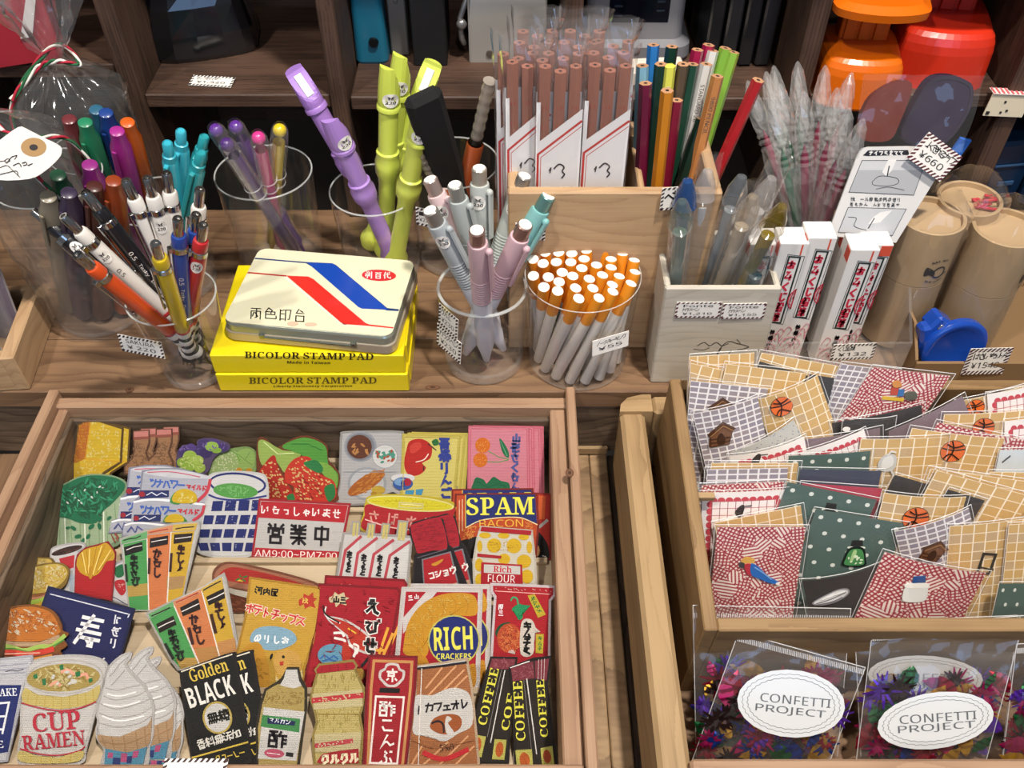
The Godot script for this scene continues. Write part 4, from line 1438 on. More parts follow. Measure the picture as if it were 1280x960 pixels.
func print_of(kind: String) -> StandardMaterial3D:
	if paper.has(kind): return paper[kind]
	var S := 256
	var im := Image.create(S, S, false, Image.FORMAT_RGB8)
	var r := RandomNumberGenerator.new()
	r.seed = hash(kind)
	match kind:
		"mustard":
			im.fill(Color("c9a468"))
			for i in 7:
				for j in 9:
					if r.randf() < 0.3: im.fill_rect(Rect2i(i * 40, j * 32, 37, 29), Color("bfa27a"))
			for i in 8: im.fill_rect(Rect2i(i * 40 - 2, 0, 4, S), Color("f2e6d2"))
			for j in 9: im.fill_rect(Rect2i(0, j * 32 - 2, S, 3), Color("eddfc6"))
		"grey":
			im.fill(Color("e4e0e0"))
			for i in 8:
				for j in 14:
					im.fill_rect(Rect2i(i * 33 + 2, j * 19 + 2, 27, 14), Color("94888a").lerp(Color("8a8290"), r.randf()))
		"mesh":
			im.fill(Color("e6dcd2"))
			# patches of crossed red hatching at many angles
			var cells := []
			for k in 46: cells.append([Vector2(r.randf(), r.randf()) * S, r.randf() * PI])
			for y in S:
				for x in S:
					var p := Vector2(x, y)
					var b := 0
					var bd := 1e9
					for k in 46:
						var d: float = p.distance_squared_to(cells[k][0])
						if d < bd:
							bd = d; b = k
					var q := p.rotated(cells[b][1])
					var h := fposmod(q.x, 11.0) < 4.6
					var v := fposmod(q.y, 11.0) < 4.6 and b % 5 != 0
					if h or v: im.set_pixel(x, y, Color("8e2030") if (h and v) else Color("a43444"))
		"redgrid":
			im.fill(Color("ece6e2"))
			for k in 9:
				var c := Vector2(34 + k * 24, 28)
				for y in range(12, 30):
					for x in range(int(c.x) - 12, int(c.x) + 12):
						if Vector2(x, y).distance_to(c) < 12.0: im.set_pixel(clampi(x, 0, 255), y, Color("c23a48"))
			for k in 10:
				for sx in [26, 230]:
					var c := Vector2(sx, 40 + k * 24)
					for y in range(int(c.y) - 12, mini(int(c.y) + 12, S)):
						for x in range(sx - 12, sx + 12):
							if Vector2(x, y).distance_to(c) < 12.0: im.set_pixel(x, y, Color("c23a48"))
			im.fill_rect(Rect2i(30, 30, 196, 226), Color("eee4e0"))
			for i in 9: im.fill_rect(Rect2i(30 + i * 24, 30, 2, 226), Color("8a4a54"))
			for j in 10: im.fill_rect(Rect2i(30, 30 + j * 24, 196, 2), Color("b05a62"))
		"dots":
			im.fill(Color("48605a"))
			for j in 5:
				for i in 5:
					var c := Vector2(20 + i * 54 + (j % 2) * 26, 22 + j * 52)
					for y in range(int(c.y) - 8, int(c.y) + 8):
						for x in range(int(c.x) - 8, int(c.x) + 8):
							if x >= 0 and y >= 0 and x < S and y < S and Vector2(x, y).distance_to(c) < 7.0: im.set_pixel(x, y, Color("dde0d8"))
		"fleck":
			im.fill(Color("b5b4ae"))
			for k in 240: im.fill_rect(Rect2i(r.randi() % 252, r.randi() % 252, 4, 3), Color("6a6a86"))
		"dash":
			im.fill(Color("c9d2d8"))
			for k in 26:
				var p := Vector2(r.randf() * 230 + 10, r.randf() * 230 + 10)
				var d := Vector2(1, 0).rotated(r.randf_range(-1.2, 0.2))
				for t in 34:
					im.fill_rect(Rect2i(int(p.x + d.x * t), int(p.y + d.y * t), 5, 5), Color("3a414c"))
		"plum": im.fill(Color("7c6a72"))
		"rose": im.fill(Color("b0384e"))
		"black": im.fill(Color("2e2b2c"))
		"navy": im.fill(Color("343a4e"))
	var m := mat("ffffff", 0.55, 0.0, {"tex": ImageTexture.create_from_image(im), "flat": 1})
	paper[kind] = m
	return m

const PINS := {
"ball": "E 3a2418 0,0 105,100\nE dd6a2c 0,0 100,95\nW 2a1a14 12 -90,-30 0,-10 92,-20\nW 2a1a14 12 -20,-92 0,-10 -40,88\nW 2a1a14 11 -70,60 -20,20 60,75\nW 2a1a14 11 -60,-70 0,-40 75,-60",
"house": "P 4a2c1c -100,90 -90,-10 -110,-20 20,-120 120,-50 96,-30 60,90\nP 6e4730 -84,80 -76,-8 20,-90 92,-36 52,80\nS 3a2216 -30,70 -30,10 0,-25 30,10 25,70\nL 3a2216 8 -80,20 -35,20\nL 3a2216 8 -80,50 -35,50\nL 3a2216 8 35,15 70,15\nL 3a2216 8 35,45 62,45\nL 9a7048 7 -84,-10 20,-92 96,-40",
"bottle": "P 1a1c1c -45,-120 45,-120 52,-60 -48,-60\nS e2e6da -60,-58 60,-58 62,-40 -62,-40\nS 1f2a24 -55,-50 55,-50 95,60 90,130 -90,130 -95,60\nS 4d8a54 -45,-30 45,-30 78,60 72,118 -72,118 -78,60\nS a9c88e -25,-20 5,-20 -10,60 -40,90\nD d8e8c8 10 8,14 999 -60,20 60,20 60,110 -60,110",
"parrot": "S d8a850 -140,-90 -100,-130 -40,-110 -40,-60 -100,-40\nS 3a3a40 -150,-80 -110,-70 -110,-30 -150,-40\nS b03a48 -110,-60 -50,-60 -20,40 -60,40 -90,10\nS 2f68b4 -60,-70 0,-40 80,40 180,110 110,110 20,70 -50,30\nW 7aa8dc 10 -30,-40 40,10 110,70\nE e8e2d8 165,112 16,10",
"tern": "S ece9e6 -110,70 -20,0 80,-60 110,-30 40,20 60,90 -30,60\nS 1c1c20 -30,-20 20,-90 50,-80 40,0 10,40\nL 1c1c20 10 20,-80 110,-90\nS e0dcd8 -100,60 -140,80 -60,60",
"jar": "S dfe2de -70,-30 70,-30 95,60 70,120 -70,120 -95,60\nS f0f0ea -75,-50 75,-50 80,-10 -80,-10\nP 28508c -40,-110 50,-120 60,-60 -42,-55",
"shell": "S 8a8a8e -130,60 -60,0 40,-60 110,-70 130,-30 60,40 -60,80\nS d6d6d8 -118,56 -50,6 40,-50 104,-58 116,-32 54,30 -56,68\nW 77777c 8 -100,60 0,20 100,-40\nW 77777c 7 -90,66 10,40 80,0\nW f4f4f4 7 -60,20 20,-20 90,-50",
"sheep": "S c9c8c4 -60,-60 0,-110 70,-90 90,0 60,70 -40,70 -80,10\nS e4e2de -40,-50 10,-90 50,-70 60,0 20,40 -40,40\nL c9c8c4 18 -60,40 -110,90\nL c9c8c4 18 50,60 80,110\nL d8d6d2 16 -10,-100 20,-140 60,-130",
"frame": "C 2a2320 26 -60,-110 60,-110 60,110 -60,110\nL 2a2320 14 -60,40 60,60\nE 4a4038 70,60 14,14",
"oval": "E 20263a 0,0 150,60\nE 44506e 0,-8 120,40",
"bricks": "P d8b030 -120,40 60,60 60,90 -120,70\nP b8402c -60,-40 0,-40 0,30 -60,30\nP 3a6aa0 0,-20 50,-20 50,40 0,40\nS c8884a -60,-80 -10,-100 20,-50 -40,-40\nS 5a5a50 60,10 140,0 160,60 80,70",
"speck": "E e6e4e0 0,0 60,40",
}

# tl, tr: where its top corners show; z0: where its foot stands on the bottom of the box
func card(label: String, kind: String, z0: float, tl: Vector2, tr: Vector2, bend := 0.0, pin := "", at := Vector2.ZERO, size := 8.0, long := 0.14, bl := Vector2.ZERO, rot := 0.0) -> Node3D:
	z0 = -0.345 + (z0 + 0.389) * 1.09
	var f := lean(Vector3(0.23, -0.0555 - (z0 + 0.238) * 0.087, z0), 66.0)
	var a := on_plane(tl.x, tl.y, f)
	var b := on_plane(tr.x, tr.y, f)
	f.origin += f.basis.x * (a.x + b.x) * 0.5
	a = on_plane(tl.x, tl.y, f)
	b = on_plane(tr.x, tr.y, f)
	var d := (b - a)
	var w := d.length()
	var dn := Vector2(d.y, -d.x).normalized() * long
	if bl != Vector2.ZERO: dn = on_plane(bl.x, bl.y, f) - a
	var low := minf(a.y + dn.y, b.y + dn.y)
	if low < 0.001: dn *= maxf(0.2, (minf(a.y, b.y) - 0.001) / (minf(a.y, b.y) - low))
	var make := func(grow: float, lift: float, up: float) -> Array:
		var g := []
		for i in 6:
			var row := []
			for j in 9:
				var s := j / 8.0 * (1 + 2 * grow) - grow
				var q := a + d * s + dn * (i / 5.0) - dn.normalized() * (up if i == 0 else 0.0)
				q.y = maxf(q.y, 0.0008)
				q.x = maxf(q.x, 0.1080 - f.origin.x)
				row.append(Vector3(q.x, q.y, lift + bend * (1.0 - pow(2.0 * s - 1.0, 2)) * (1.0 - i / 9.0)))
			g.append(row)
		g.reverse()
		return g
	var t := thing("badge_card", label, "card", f)
	var m := M.new()
	m.sheet(make.call(0.0, 0.0, 0.0), 0.0005)
	for i in m.uv.size(): m.uv[i].y *= dn.length() / 0.05
	for i in m.uv.size(): m.uv[i].x *= maxf(1.0, roundf(w / 0.05)) if kind != "redgrid" else 1.0
	part("printed_card", m, print_of(kind), t)
	var s := M.new()
	s.sheet(make.call(0.035, 0.0009, 0.0022), 0.0)
	part("clear_sleeve", s, film, t)
	var ed := M.new()
	var eg: Array = make.call(0.035, 0.0009, 0.0022)
	ed.tube(eg[5], 0.00028, 5)
	ed.tube([eg[0][0], eg[2][0], eg[5][0]], 0.0002, 5)
	ed.tube([eg[0][8], eg[2][8], eg[5][8]], 0.0002, 5)
	part("sleeve_edge", ed, mat("ffffff", 0.15, 0.0, {"alpha": 0.45}), t)
	if pin:
		var fm := M.new()
		var lm := M.new()
		var c := on_plane(at.x, at.y, f)
		var k := size * 0.001 / 200.0
		var zz := bend * 0.8 + 0.0004
		var to := func(p: Vector2) -> Vector2: return c + Vector2(p.x, -p.y).rotated(deg_to_rad(-rot)) * k
		draw(PINS[pin], to, k, fm, lm, 0.0002, zz, 0.0018)
		part("pin_badge", fm, mat("ffffff", 0.3, 0.0, {"vc": 1, "coat": 0.6}), t)
		if lm.v.size(): part("badge_outline", lm, mat("ffffff", 0.3, 0.0, {"vc": 1, "coat": 0.6}), t)
	return t

func cards() -> void:
	film = mat("ffffff", 0.06, 0.0, {"alpha": 0.02})
	clear = mat("ffffff", 0.02, 0.0, {"alpha": 0.02})
	var V := func(x: float, y: float) -> Vector2: return Vector2(x, y)
	# from the back of the box to its front
	card("mustard checked card at the box's back left corner, tallest of the mustard ones there", "mustard", -0.3890, Vector2(859, 446), Vector2(943, 441))
	card("mustard checked card at the back right below the white pencil cartons", "mustard", -0.3886, Vector2(952, 441), Vector2(1051, 458))
	card("black card of which a thin wedge shows between two mustard cards at the back", "black", -0.3862, Vector2(950, 452), Vector2(1010, 470))
	card("grey brick patterned card left of the red hatched one at the back of the box", "grey", -0.3858, Vector2(1052, 455), Vector2(1122, 464), 0.0, "", Vector2.ZERO, 8.0, 0.14, Vector2(1010, 540))
	card("mustard checked card in the second file behind the grey birdhouse cards", "mustard", -0.3835, Vector2(862, 454), Vector2(958, 474))
	card("dark red hatched card with a colourful bird badge at the back of the box", "mesh", -0.3830, Vector2(1091, 459), Vector2(1188, 470), 0.0, "bricks", Vector2(1122, 489), 15.0, 0.06, Vector2(1046, 530))
	card("mustard checked card whose top edge slopes down right behind the basketball card", "mustard", -0.3810, Vector2(908, 455), Vector2(1008, 467))
	card("black card standing right of the back basketball card", "black", -0.3786, Vector2(1012, 468), Vector2(1043, 473), 0.0, "", Vector2.ZERO, 8.0, 0.14, Vector2(995, 545))
	card("grey brick patterned card with the roof of a birdhouse badge showing, at the far left", "grey", -0.3785, Vector2(863, 476), Vector2(960, 486), 0.0, "house", Vector2(899, 512), 14.0)
	card("mustard checked card with an orange basketball badge, nearest the back left", "mustard", -0.3755, Vector2(943, 500), Vector2(1022, 469), 0.004, "ball", Vector2(975, 505), 13.0, 0.14, Vector2.ZERO, -25.0)
	card("black card sloping up right under the bird badge card", "black", -0.3745, Vector2(1040, 529), Vector2(1152, 506), 0.002)
	card("mustard card with an orange badge in the shade at the back right", "mustard", -0.3740, Vector2(1196, 502), Vector2(1300, 476), 0.002, "ball", Vector2(1217, 508), 11.0, 0.06, Vector2.ZERO, -20.0)
	card("grey brick patterned card with a full brown birdhouse badge at the box's left wall", "grey", -0.3720, Vector2(866, 517), Vector2(947, 496), 0.003, "house", Vector2(900, 542), 15.5, 0.14, Vector2.ZERO, -8.0)
	card("white card with red scalloped check at the far right, beneath the cardboard tray", "redgrid", -0.3705, Vector2(1234, 493), Vector2(1320, 474), 0.002)
	card("plum grey card sloping up to the right in the shade behind the sheep badge card", "plum", -0.3700, Vector2(1088, 547), Vector2(1203, 495), 0.003)
	card("black card with a small white badge, middle of the shaded rows", "black", -0.3690, Vector2(1055, 525), Vector2(1118, 523), 0.003, "speck", Vector2(1056, 534), 8.0)
	card("pale grey flecked card behind the rear scalloped card on the left", "fleck", -0.3680, Vector2(913, 566), Vector2(992, 525), 0.004)
	card("mustard checked card with an orange basketball badge at the back right", "mustard", -0.3665, Vector2(1180, 518), Vector2(1300, 511), 0.002, "ball", Vector2(1227, 533), 13.0)
	card("plum grey card in the middle, left edge hidden by the rear scalloped card", "plum", -0.3650, Vector2(998, 550), Vector2(1100, 535), 0.002)
	card("white card with red scalloped check at the right edge behind the brown basketball card", "redgrid", -0.3630, Vector2(1256, 527), Vector2(1340, 514), 0.001)
	card("white card with red scalloped border and a black and white bird badge, rear left", "redgrid", -0.3635, Vector2(912, 570), Vector2(1005, 546), 0.005, "tern", Vector2(941, 574), 13.0)
	card("red hatched card showing a thin sloping strip at the right of the shaded rows", "mesh", -0.3610, Vector2(1172, 528), Vector2(1284, 551), 0.001)
	card("white card with red scalloped border in the middle, beside the sheep badge card", "redgrid", -0.3600, Vector2(1000, 566), Vector2(1080, 537), 0.002)
	card("mustard checked card with a basketball badge in the shade on the right", "mustard", -0.3585, Vector2(1140, 535), Vector2(1256, 548), 0.002, "ball", Vector2(1189, 562), 14.5)
	card("mustard checked card with a pale grey animal badge in the middle of the box", "mustard", -0.3565, Vector2(1076, 549), Vector2(1183, 546), 0.001, "sheep", Vector2(1107, 579), 13.0)
	card("pale card with black dashes at the right edge of the picture", "dash", -0.3555, Vector2(1250, 563), Vector2(1330, 562))
	card("dark green dotted card with its yellow badge just showing, left of the sheep badge card", "dots", -0.3545, Vector2(986, 570), Vector2(1088, 564), 0.001, "speck", Vector2(1020, 588), 8.0)
	# nearer half
	card("mustard checked card with a straight top behind the grey card of the near left file", "mustard", -0.3420, Vector2(889, 579), Vector2(998, 579))
	card("mustard checked card at the right edge with a navy oval badge", "mustard", -0.3400, Vector2(1237, 590), Vector2(1340, 592), 0.0, "oval", Vector2(1273, 610), 15.0)
	card("navy card in the middle with a straight top edge under the animal badge card", "navy", -0.3390, Vector2(1001, 587), Vector2(1102, 589))
	card("grey brick patterned card at the front of the left file's mustard card", "grey", -0.3385, Vector2(884, 587), Vector2(985, 585))
	card("mustard checked card at the right, rear one of a sloping pair", "mustard", -0.3375, Vector2(1163, 586), Vector2(1300, 604))
	card("black card sloping down right behind the middle basketball card", "black", -0.3365, Vector2(1119, 594), Vector2(1208, 619))
	card("red hatched card behind the near scalloped card on the left", "mesh", -0.3355, Vector2(877, 607), Vector2(980, 602))
	card("rose red card peeking out above the green dotted cards", "rose", -0.3350, Vector2(1003, 604), Vector2(1103, 611))
	card("mustard checked card at the right, front one of a sloping pair", "mustard", -0.3345, Vector2(1171, 588), Vector2(1290, 621))
	card("white card with red scalloped border and a tern badge at the box's left wall", "redgrid", -0.3320, Vector2(878, 616), Vector2(983, 612), 0.001, "tern", Vector2(922, 641), 13.0)
	card("green dotted card with a bottle badge, the rear one of two", "dots", -0.3310, Vector2(985, 603), Vector2(1096, 625), 0.0, "bottle", Vector2(1035, 643), 13.0, 0.14, Vector2.ZERO, 8.0)
	card("black card at the right of the middle basketball card", "black", -0.3315, Vector2(1185, 612), Vector2(1231, 626))
	card("mustard checked card with an orange basketball badge in the middle", "mustard", -0.3285, Vector2(1105, 616), Vector2(1208, 621), 0.003, "ball", Vector2(1142, 645), 15.0)
	card("mustard checked card with its right end raised just behind the front red hatched card", "mustard", -0.3270, Vector2(893, 654), Vector2(1001, 632))
	card("green dotted card with a bottle badge, the front one of two", "dots", -0.3255, Vector2(1020, 637), Vector2(1132, 655), 0.0, "bottle", Vector2(1069, 690), 14.0)
	card("grey brick patterned card with a dark birdhouse badge on the right", "grey", -0.3230, Vector2(1118, 664), Vector2(1211, 635), 0.003, "house", Vector2(1164, 687), 14.0, 0.14, Vector2.ZERO, 12.0)
	card("mustard checked card with a black frame badge on the right", "mustard", -0.3200, Vector2(1187, 658), Vector2(1285, 648), 0.001, "frame", Vector2(1232, 703), 12.0, 0.14, Vector2.ZERO, 5.0)
	card("mustard checked card at the right edge in front of the black frame badge card", "mustard", -0.3165, Vector2(1261, 656), Vector2(1340, 648), 0.001)
	card("red hatched card with a blue and red parrot badge, nearest card on the left", "mesh", -0.3150, Vector2(897, 659), Vector2(1007, 659), 0.0, "parrot", Vector2(947, 713), 15.0)
	card("black card with a silver shoe badge between the two front red hatched cards", "black", -0.3120, Vector2(1003, 726), Vector2(1106, 702), 0.004, "shell", Vector2(1036, 741), 16.0)
	card("dark green card at the near right corner of the box", "dots", -0.3090, Vector2(1250, 730), Vector2(1320, 729))
	card("red hatched card with a white jar badge, nearest card on the right", "mesh", -0.3080, Vector2(1106, 690), Vector2(1233, 716), 0.004, "jar", Vector2(1142, 731), 15.0)

# ---------------------------------------------------------------- bags of confetti
func confetti_bag(label: String, z0: float, tile: Vector3, outline: String, badge: String, rim_y: Array, sd: int, dull := false) -> void:
	var op := pts_of(outline.split(" ", false), 0)
	var mid := (op[0] + op[1] + op[2] + op[3]) * 0.25
	var f := lean(Vector3(0.2, -0.0605, z0), 57.0)
	f.origin.x += on_plane(tile.x + mid.x / tile.z, tile.y + mid.y / tile.z, f).x
	var to := func(p: Vector2) -> Vector2:
		var q := on_plane(tile.x + p.x / tile.z, tile.y + p.y / tile.z, f)
		q.y = maxf(q.y, 0.001)
		return q
	var mp := mapped(op, to)
	var c := Vector2.ZERO
	var low := mp[0]
	var hi := mp[0]
	for q in mp:
		c += q / mp.size(); low = low.min(q); hi = hi.max(q)
	var t := thing("confetti_bag", label, "bag", f)
	# front and back film, pillowed by the filling
	var n := noise(sd, 60.0, 3)
	for side in [1.0, -1.0]:
		var g := []
		for i in 17:
			var row := []
			for j in 19:
				var p := Vector2(lerpf(low.x, hi.x, j / 18.0), lerpf(low.y, hi.y, i / 16.0))
				# pull the grid onto the outline
				var s := i / 16.0
				var l := mp[3].lerp(mp[0], s)
				var r := mp[2].lerp(mp[1], s)
				p = l.lerp(r, j / 18.0)
				var fat := sin(PI * j / 18.0) * (0.25 + 0.75 * sin(PI * clampf(s * 1.25 + 0.08, 0.0, 1.0)))
				var z: float = side * (0.0055 * maxf(fat, 0.0) + 0.0003) + n.get_noise_2d(p.x, p.y + side) * 0.0028 * (1.0 - 0.3 * fat)
				if side < 0: z = maxf(z, -0.005)
				row.append(Vector3(p.x, p.y, z + 0.004))
			g.append(row)
		var m := M.new()
		m.sheet(g, 0.0)
		part("clear_film", m, film, t)
	var seam := M.new()
	var l0 := mp[3].lerp(mp[0], rim_y[0])
	var r0 := mp[2].lerp(mp[1], rim_y[0])
	for k in 70:
		var q := l0.lerp(r0, (k + 0.5) / 70.0)
		seam.box(Vector3(q.x, q.y, 0.0052), Vector3((r0 - l0).length() / 150.0, 0.003, 0.0003))
	seam.tube([Vector3(mp[0].x, mp[0].y, 0.0045), Vector3(mp[1].x, mp[1].y, 0.0045)], 0.0003, 5)
	seam.tube([Vector3(mp[3].x, mp[3].y, 0.0045), Vector3(mp[0].x, mp[0].y, 0.0045)], 0.00025, 5)
	seam.tube([Vector3(mp[2].x, mp[2].y, 0.0045), Vector3(mp[1].x, mp[1].y, 0.0045)], 0.00025, 5)
	part("sealed_seam", seam, mat("ffffff", 0.2, 0.0, {"alpha": 0.35}), t)
	# foil pieces
	var rs := RandomNumberGenerator.new()
	rs.seed = sd
	var cols := ["c89a34", "1f3f9a", "b8246a", "1f6a3a", "a01c34", "3a2a2a", "6a3ac0"]
	for ci in cols.size():
		var m := M.new()
		for k in 9:
			var s := rs.randf_range(0.03, 0.60)
			var p := mp[3].lerp(mp[0], s).lerp(mp[2].lerp(mp[1], s), rs.randf_range(0.06, 0.94))
			if p.y < 0.004: p.y = 0.004
			var o := Vector3(p.x, p.y, rs.randf_range(0.001, 0.0055))
			var big := rs.randf_range(0.0055, 0.0125)
			var ang := rs.randf() * TAU
			if ci == 0 or ci == 3 or k % 3 == 0:
				# a pressed leaf with ribs
				var along := Vector3(cos(ang), sin(ang), rs.randf_range(-0.1, 0.15))
				var across := Vector3(-sin(ang), cos(ang), 0)
				for q in 8:
					var s0 := q / 8.0
					var s1 := (q + 1) / 8.0
					var w0 := sin(PI * s0) * big * 0.45
					var w1 := sin(PI * s1) * big * 0.45
					var rise := Vector3(0, 0, 0.0007 if q % 2 else -0.0001)
					var c0 := o + along * big * (s0 - 0.5) * 2.0 + rise
					var c1 := o + along * big * (s1 - 0.5) * 2.0 + Vector3(0, 0, -0.0001 if q % 2 else 0.0007)
					m.quad(c0, c0 + across * w0 - Vector3(0, 0, 0.0004), c1 + across * w1 - Vector3(0, 0, 0.0004), c1, Vector3.BACK)
					m.quad(c0, c0 - across * w0 - Vector3(0, 0, 0.0004), c1 - across * w1 - Vector3(0, 0, 0.0004), c1, Vector3.BACK)
			else:
				# a crumpled tuft of narrow strips
				for leaf in 16:
					var a := ang + leaf * 2.4
					var d := Vector3(cos(a), sin(a), rs.randf_range(-0.1, 0.4)) * big * rs.randf_range(0.6, 1.0)
					var w := Vector3(-sin(a), cos(a), 0) * 0.0009
					var e := o + d * 0.55 + Vector3(0, 0, 0.0008)
					if o.y + d.y < 0.001: continue
					m.quad(o - w * 0.6, o + w * 0.6, e + w, e - w, Vector3(0.3, 0.2, 1))
					m.quad(e - w, e + w, o + d + w * 0.4, o + d - w * 0.4, Vector3(-0.3, 0.3, 1))
		var o := part("foil_confetti", m, mat(cols[ci], 0.28, 0.75), t)
		o.set_meta("kind", "stuff")
	if badge:
		var fm := M.new()
		var lm := M.new()
		var k := (mp[0].distance_to(mp[1])) / op[0].distance_to(op[1])
		draw(badge, to, k, fm, lm, 0.00006, 0.0102 if not dull else 0.0092)
		var lift := part("oval_sticker", fm, mat("ffffff", 0.5, 0.0, {"vc": 1}), t)
		part("sticker_print", lm, mat("ffffff", 0.5, 0.0, {"vc": 1}), t)
		lift.set_meta("label", "white oval sticker")

func scallop(c: Vector2, r: Vector2, rot: float) -> String:
	var s := ""
	for i in 73:
		var a := TAU * i / 72.0
		var k := 1.0 + (0.02 if i % 2 else -0.01)
		var p := c + (Vector2(cos(a), sin(a)) * r * k).rotated(deg_to_rad(rot))
		s += " %.1f,%.1f" % [p.x, p.y]
	return s

func confetti() -> void:
	var t1 := Vector3(860, 760, 4.8)
	var t2 := Vector3(1060, 760, 4.8)
	var b1 := "E e2e6ea 585,508 318,200 5\nC 7d8288 3%s\nC 7d8288 3%s\nT 6a6f76 a 402,492 815,532 50 CONFETTI\nT 6a6f76 a 372,554 785,600 50 PROJECT" % [scallop(Vector2(585, 508), Vector2(286, 172), 5), scallop(Vector2(585, 508), Vector2(256, 150), 5)]
	var b2 := "E e2e6ea 475,608 345,166 -8\nC 7d8288 3%s\nC 7d8288 3%s\nT 6a6f76 a 265,628 716,598 50 CONFETTI\nT 6a6f76 a 255,690 710,656 50 PROJECT" % [scallop(Vector2(475, 608), Vector2(310, 138), -8), scallop(Vector2(475, 608), Vector2(280, 118), -8)]
	var b3 := "E b9b6b2 420,360 340,128 3\nC 84807c 3%s\nC 84807c 3%s\nT 77736e a 185,382 640,386 46 CONFETTI\nT 77736e a 175,424 630,430 46 PROJECT" % [scallop(Vector2(420, 360), Vector2(308, 106), 3), scallop(Vector2(420, 360), Vector2(278, 90), 3)]
	var b4 := "E e2e6ea 1160,500 155,95 -20\nC 7d8288 3%s" % scallop(Vector2(1160, 500), Vector2(130, 76), -20)
	confetti_bag("rear confetti bag whose dull oval sticker shows through the film behind the middle bag", -0.2000, t2, "20,60 990,20 900,860 60,860", b3, [0.965], 41, true)
	confetti_bag("clear confetti bag with a wide empty top and a hatched seal behind the left bag", -0.2010, t1, "20,-40 960,-20 880,860 40,860", "", [0.94], 43)
	confetti_bag("left clear confetti bag with a nearly level white oval sticker", -0.1885, t1, "292,120 1045,330 830,900 10,900", b1, [0.96], 44)
	confetti_bag("middle clear confetti bag with a white oval sticker tilted up to the right", -0.1880, t2, "130,95 1035,20 800,900 30,900", b2, [0.93], 42)
	confetti_bag("right confetti bag cut by the picture's edge beside the middle bag", -0.1890, t2, "985,190 1500,160 1480,900 900,900", b4, [0.95], 45)

# ================================================================ cups, pens and pencils
var gl: StandardMaterial3D

func glass_cup(called: String, label: String, c: Vector3, rb: float, rt: float, h: float, wall := 0.0014, floor_t := 0.006, cat := "cup") -> Node3D:
	var t := thing(called, label, cat, Transform3D(Basis(), c))
	var m := M.new()
	m.lathe([Vector2(rb, 0.001), Vector2(lerpf(rb, rt, 0.5), h * 0.5), Vector2(rt, h)], 48)
	part("wall", m, gl, t)
	m = M.new()
	m.lathe([Vector2(0, 0.0002), Vector2(rb - 0.002, 0.0002), Vector2(rb - 0.0003, 0.0012), Vector2(rb - 0.0003, floor_t - 0.001), Vector2(rb - wall, floor_t)], 48)
	part("base", m, mat("f4f8f6", 0.03, 0.0, {"alpha": 0.07}), t)
	# the rounded lip catches the light
	m = M.new()
	var ring := []
	for i in 49: ring.append(Vector3(cos(TAU * i / 48.0), 0, sin(TAU * i / 48.0)) * (rt - wall * 0.5) + Vector3(0, h, 0))
	m.tube(ring, wall * 0.5, 6, false)
	part("rim", m, mat("eef2f0", 0.05, 0.0, {"alpha": 0.32}), t)
	return t

func pin_sticker(p: M, l: M, r: float, y: float, lines: Array) -> void:
	# an oval price sticker wrapped on a barrel of radius r, facing local +Z
	for k in 2:
		var m: M = p
		m.col = lin("f2efe9")
		if k == 1: break
		for i in 10:
			for j in 6:
				pass
	var ctr := Vector3(0, y, 0)
	var seg := 16
	var R := r + 0.00025
	var at := func(ax: float, dy: float) -> Vector3: return ctr + Vector3(sin(ax) * R, dy, cos(ax) * R)
	for i in seg:
		var a0 := TAU * i / seg
		var a1 := TAU * (i + 1) / seg
		p.col = lin("f2efe9")
		p.flat(at.call(0, 0), at.call(cos(a0) * 0.75, sin(a0) * 0.0052), at.call(cos(a1) * 0.75, sin(a1) * 0.0052), Vector3.BACK)
	R += 0.00006
	l.col = lin("2a2626")
	for q in lines.size():
		var tr := text_tris(lines[q], "ab")
		for i in range(0, tr.size(), 3):
			var v := []
			for k in 3: v.append(at.call((tr[i + k].x - 0.5) * (0.95 if q else 0.7), 0.0008 - q * 0.0034 + (tr[i + k].y) * 0.0022))
			l.flat(v[0], v[1], v[2], Vector3.BACK)

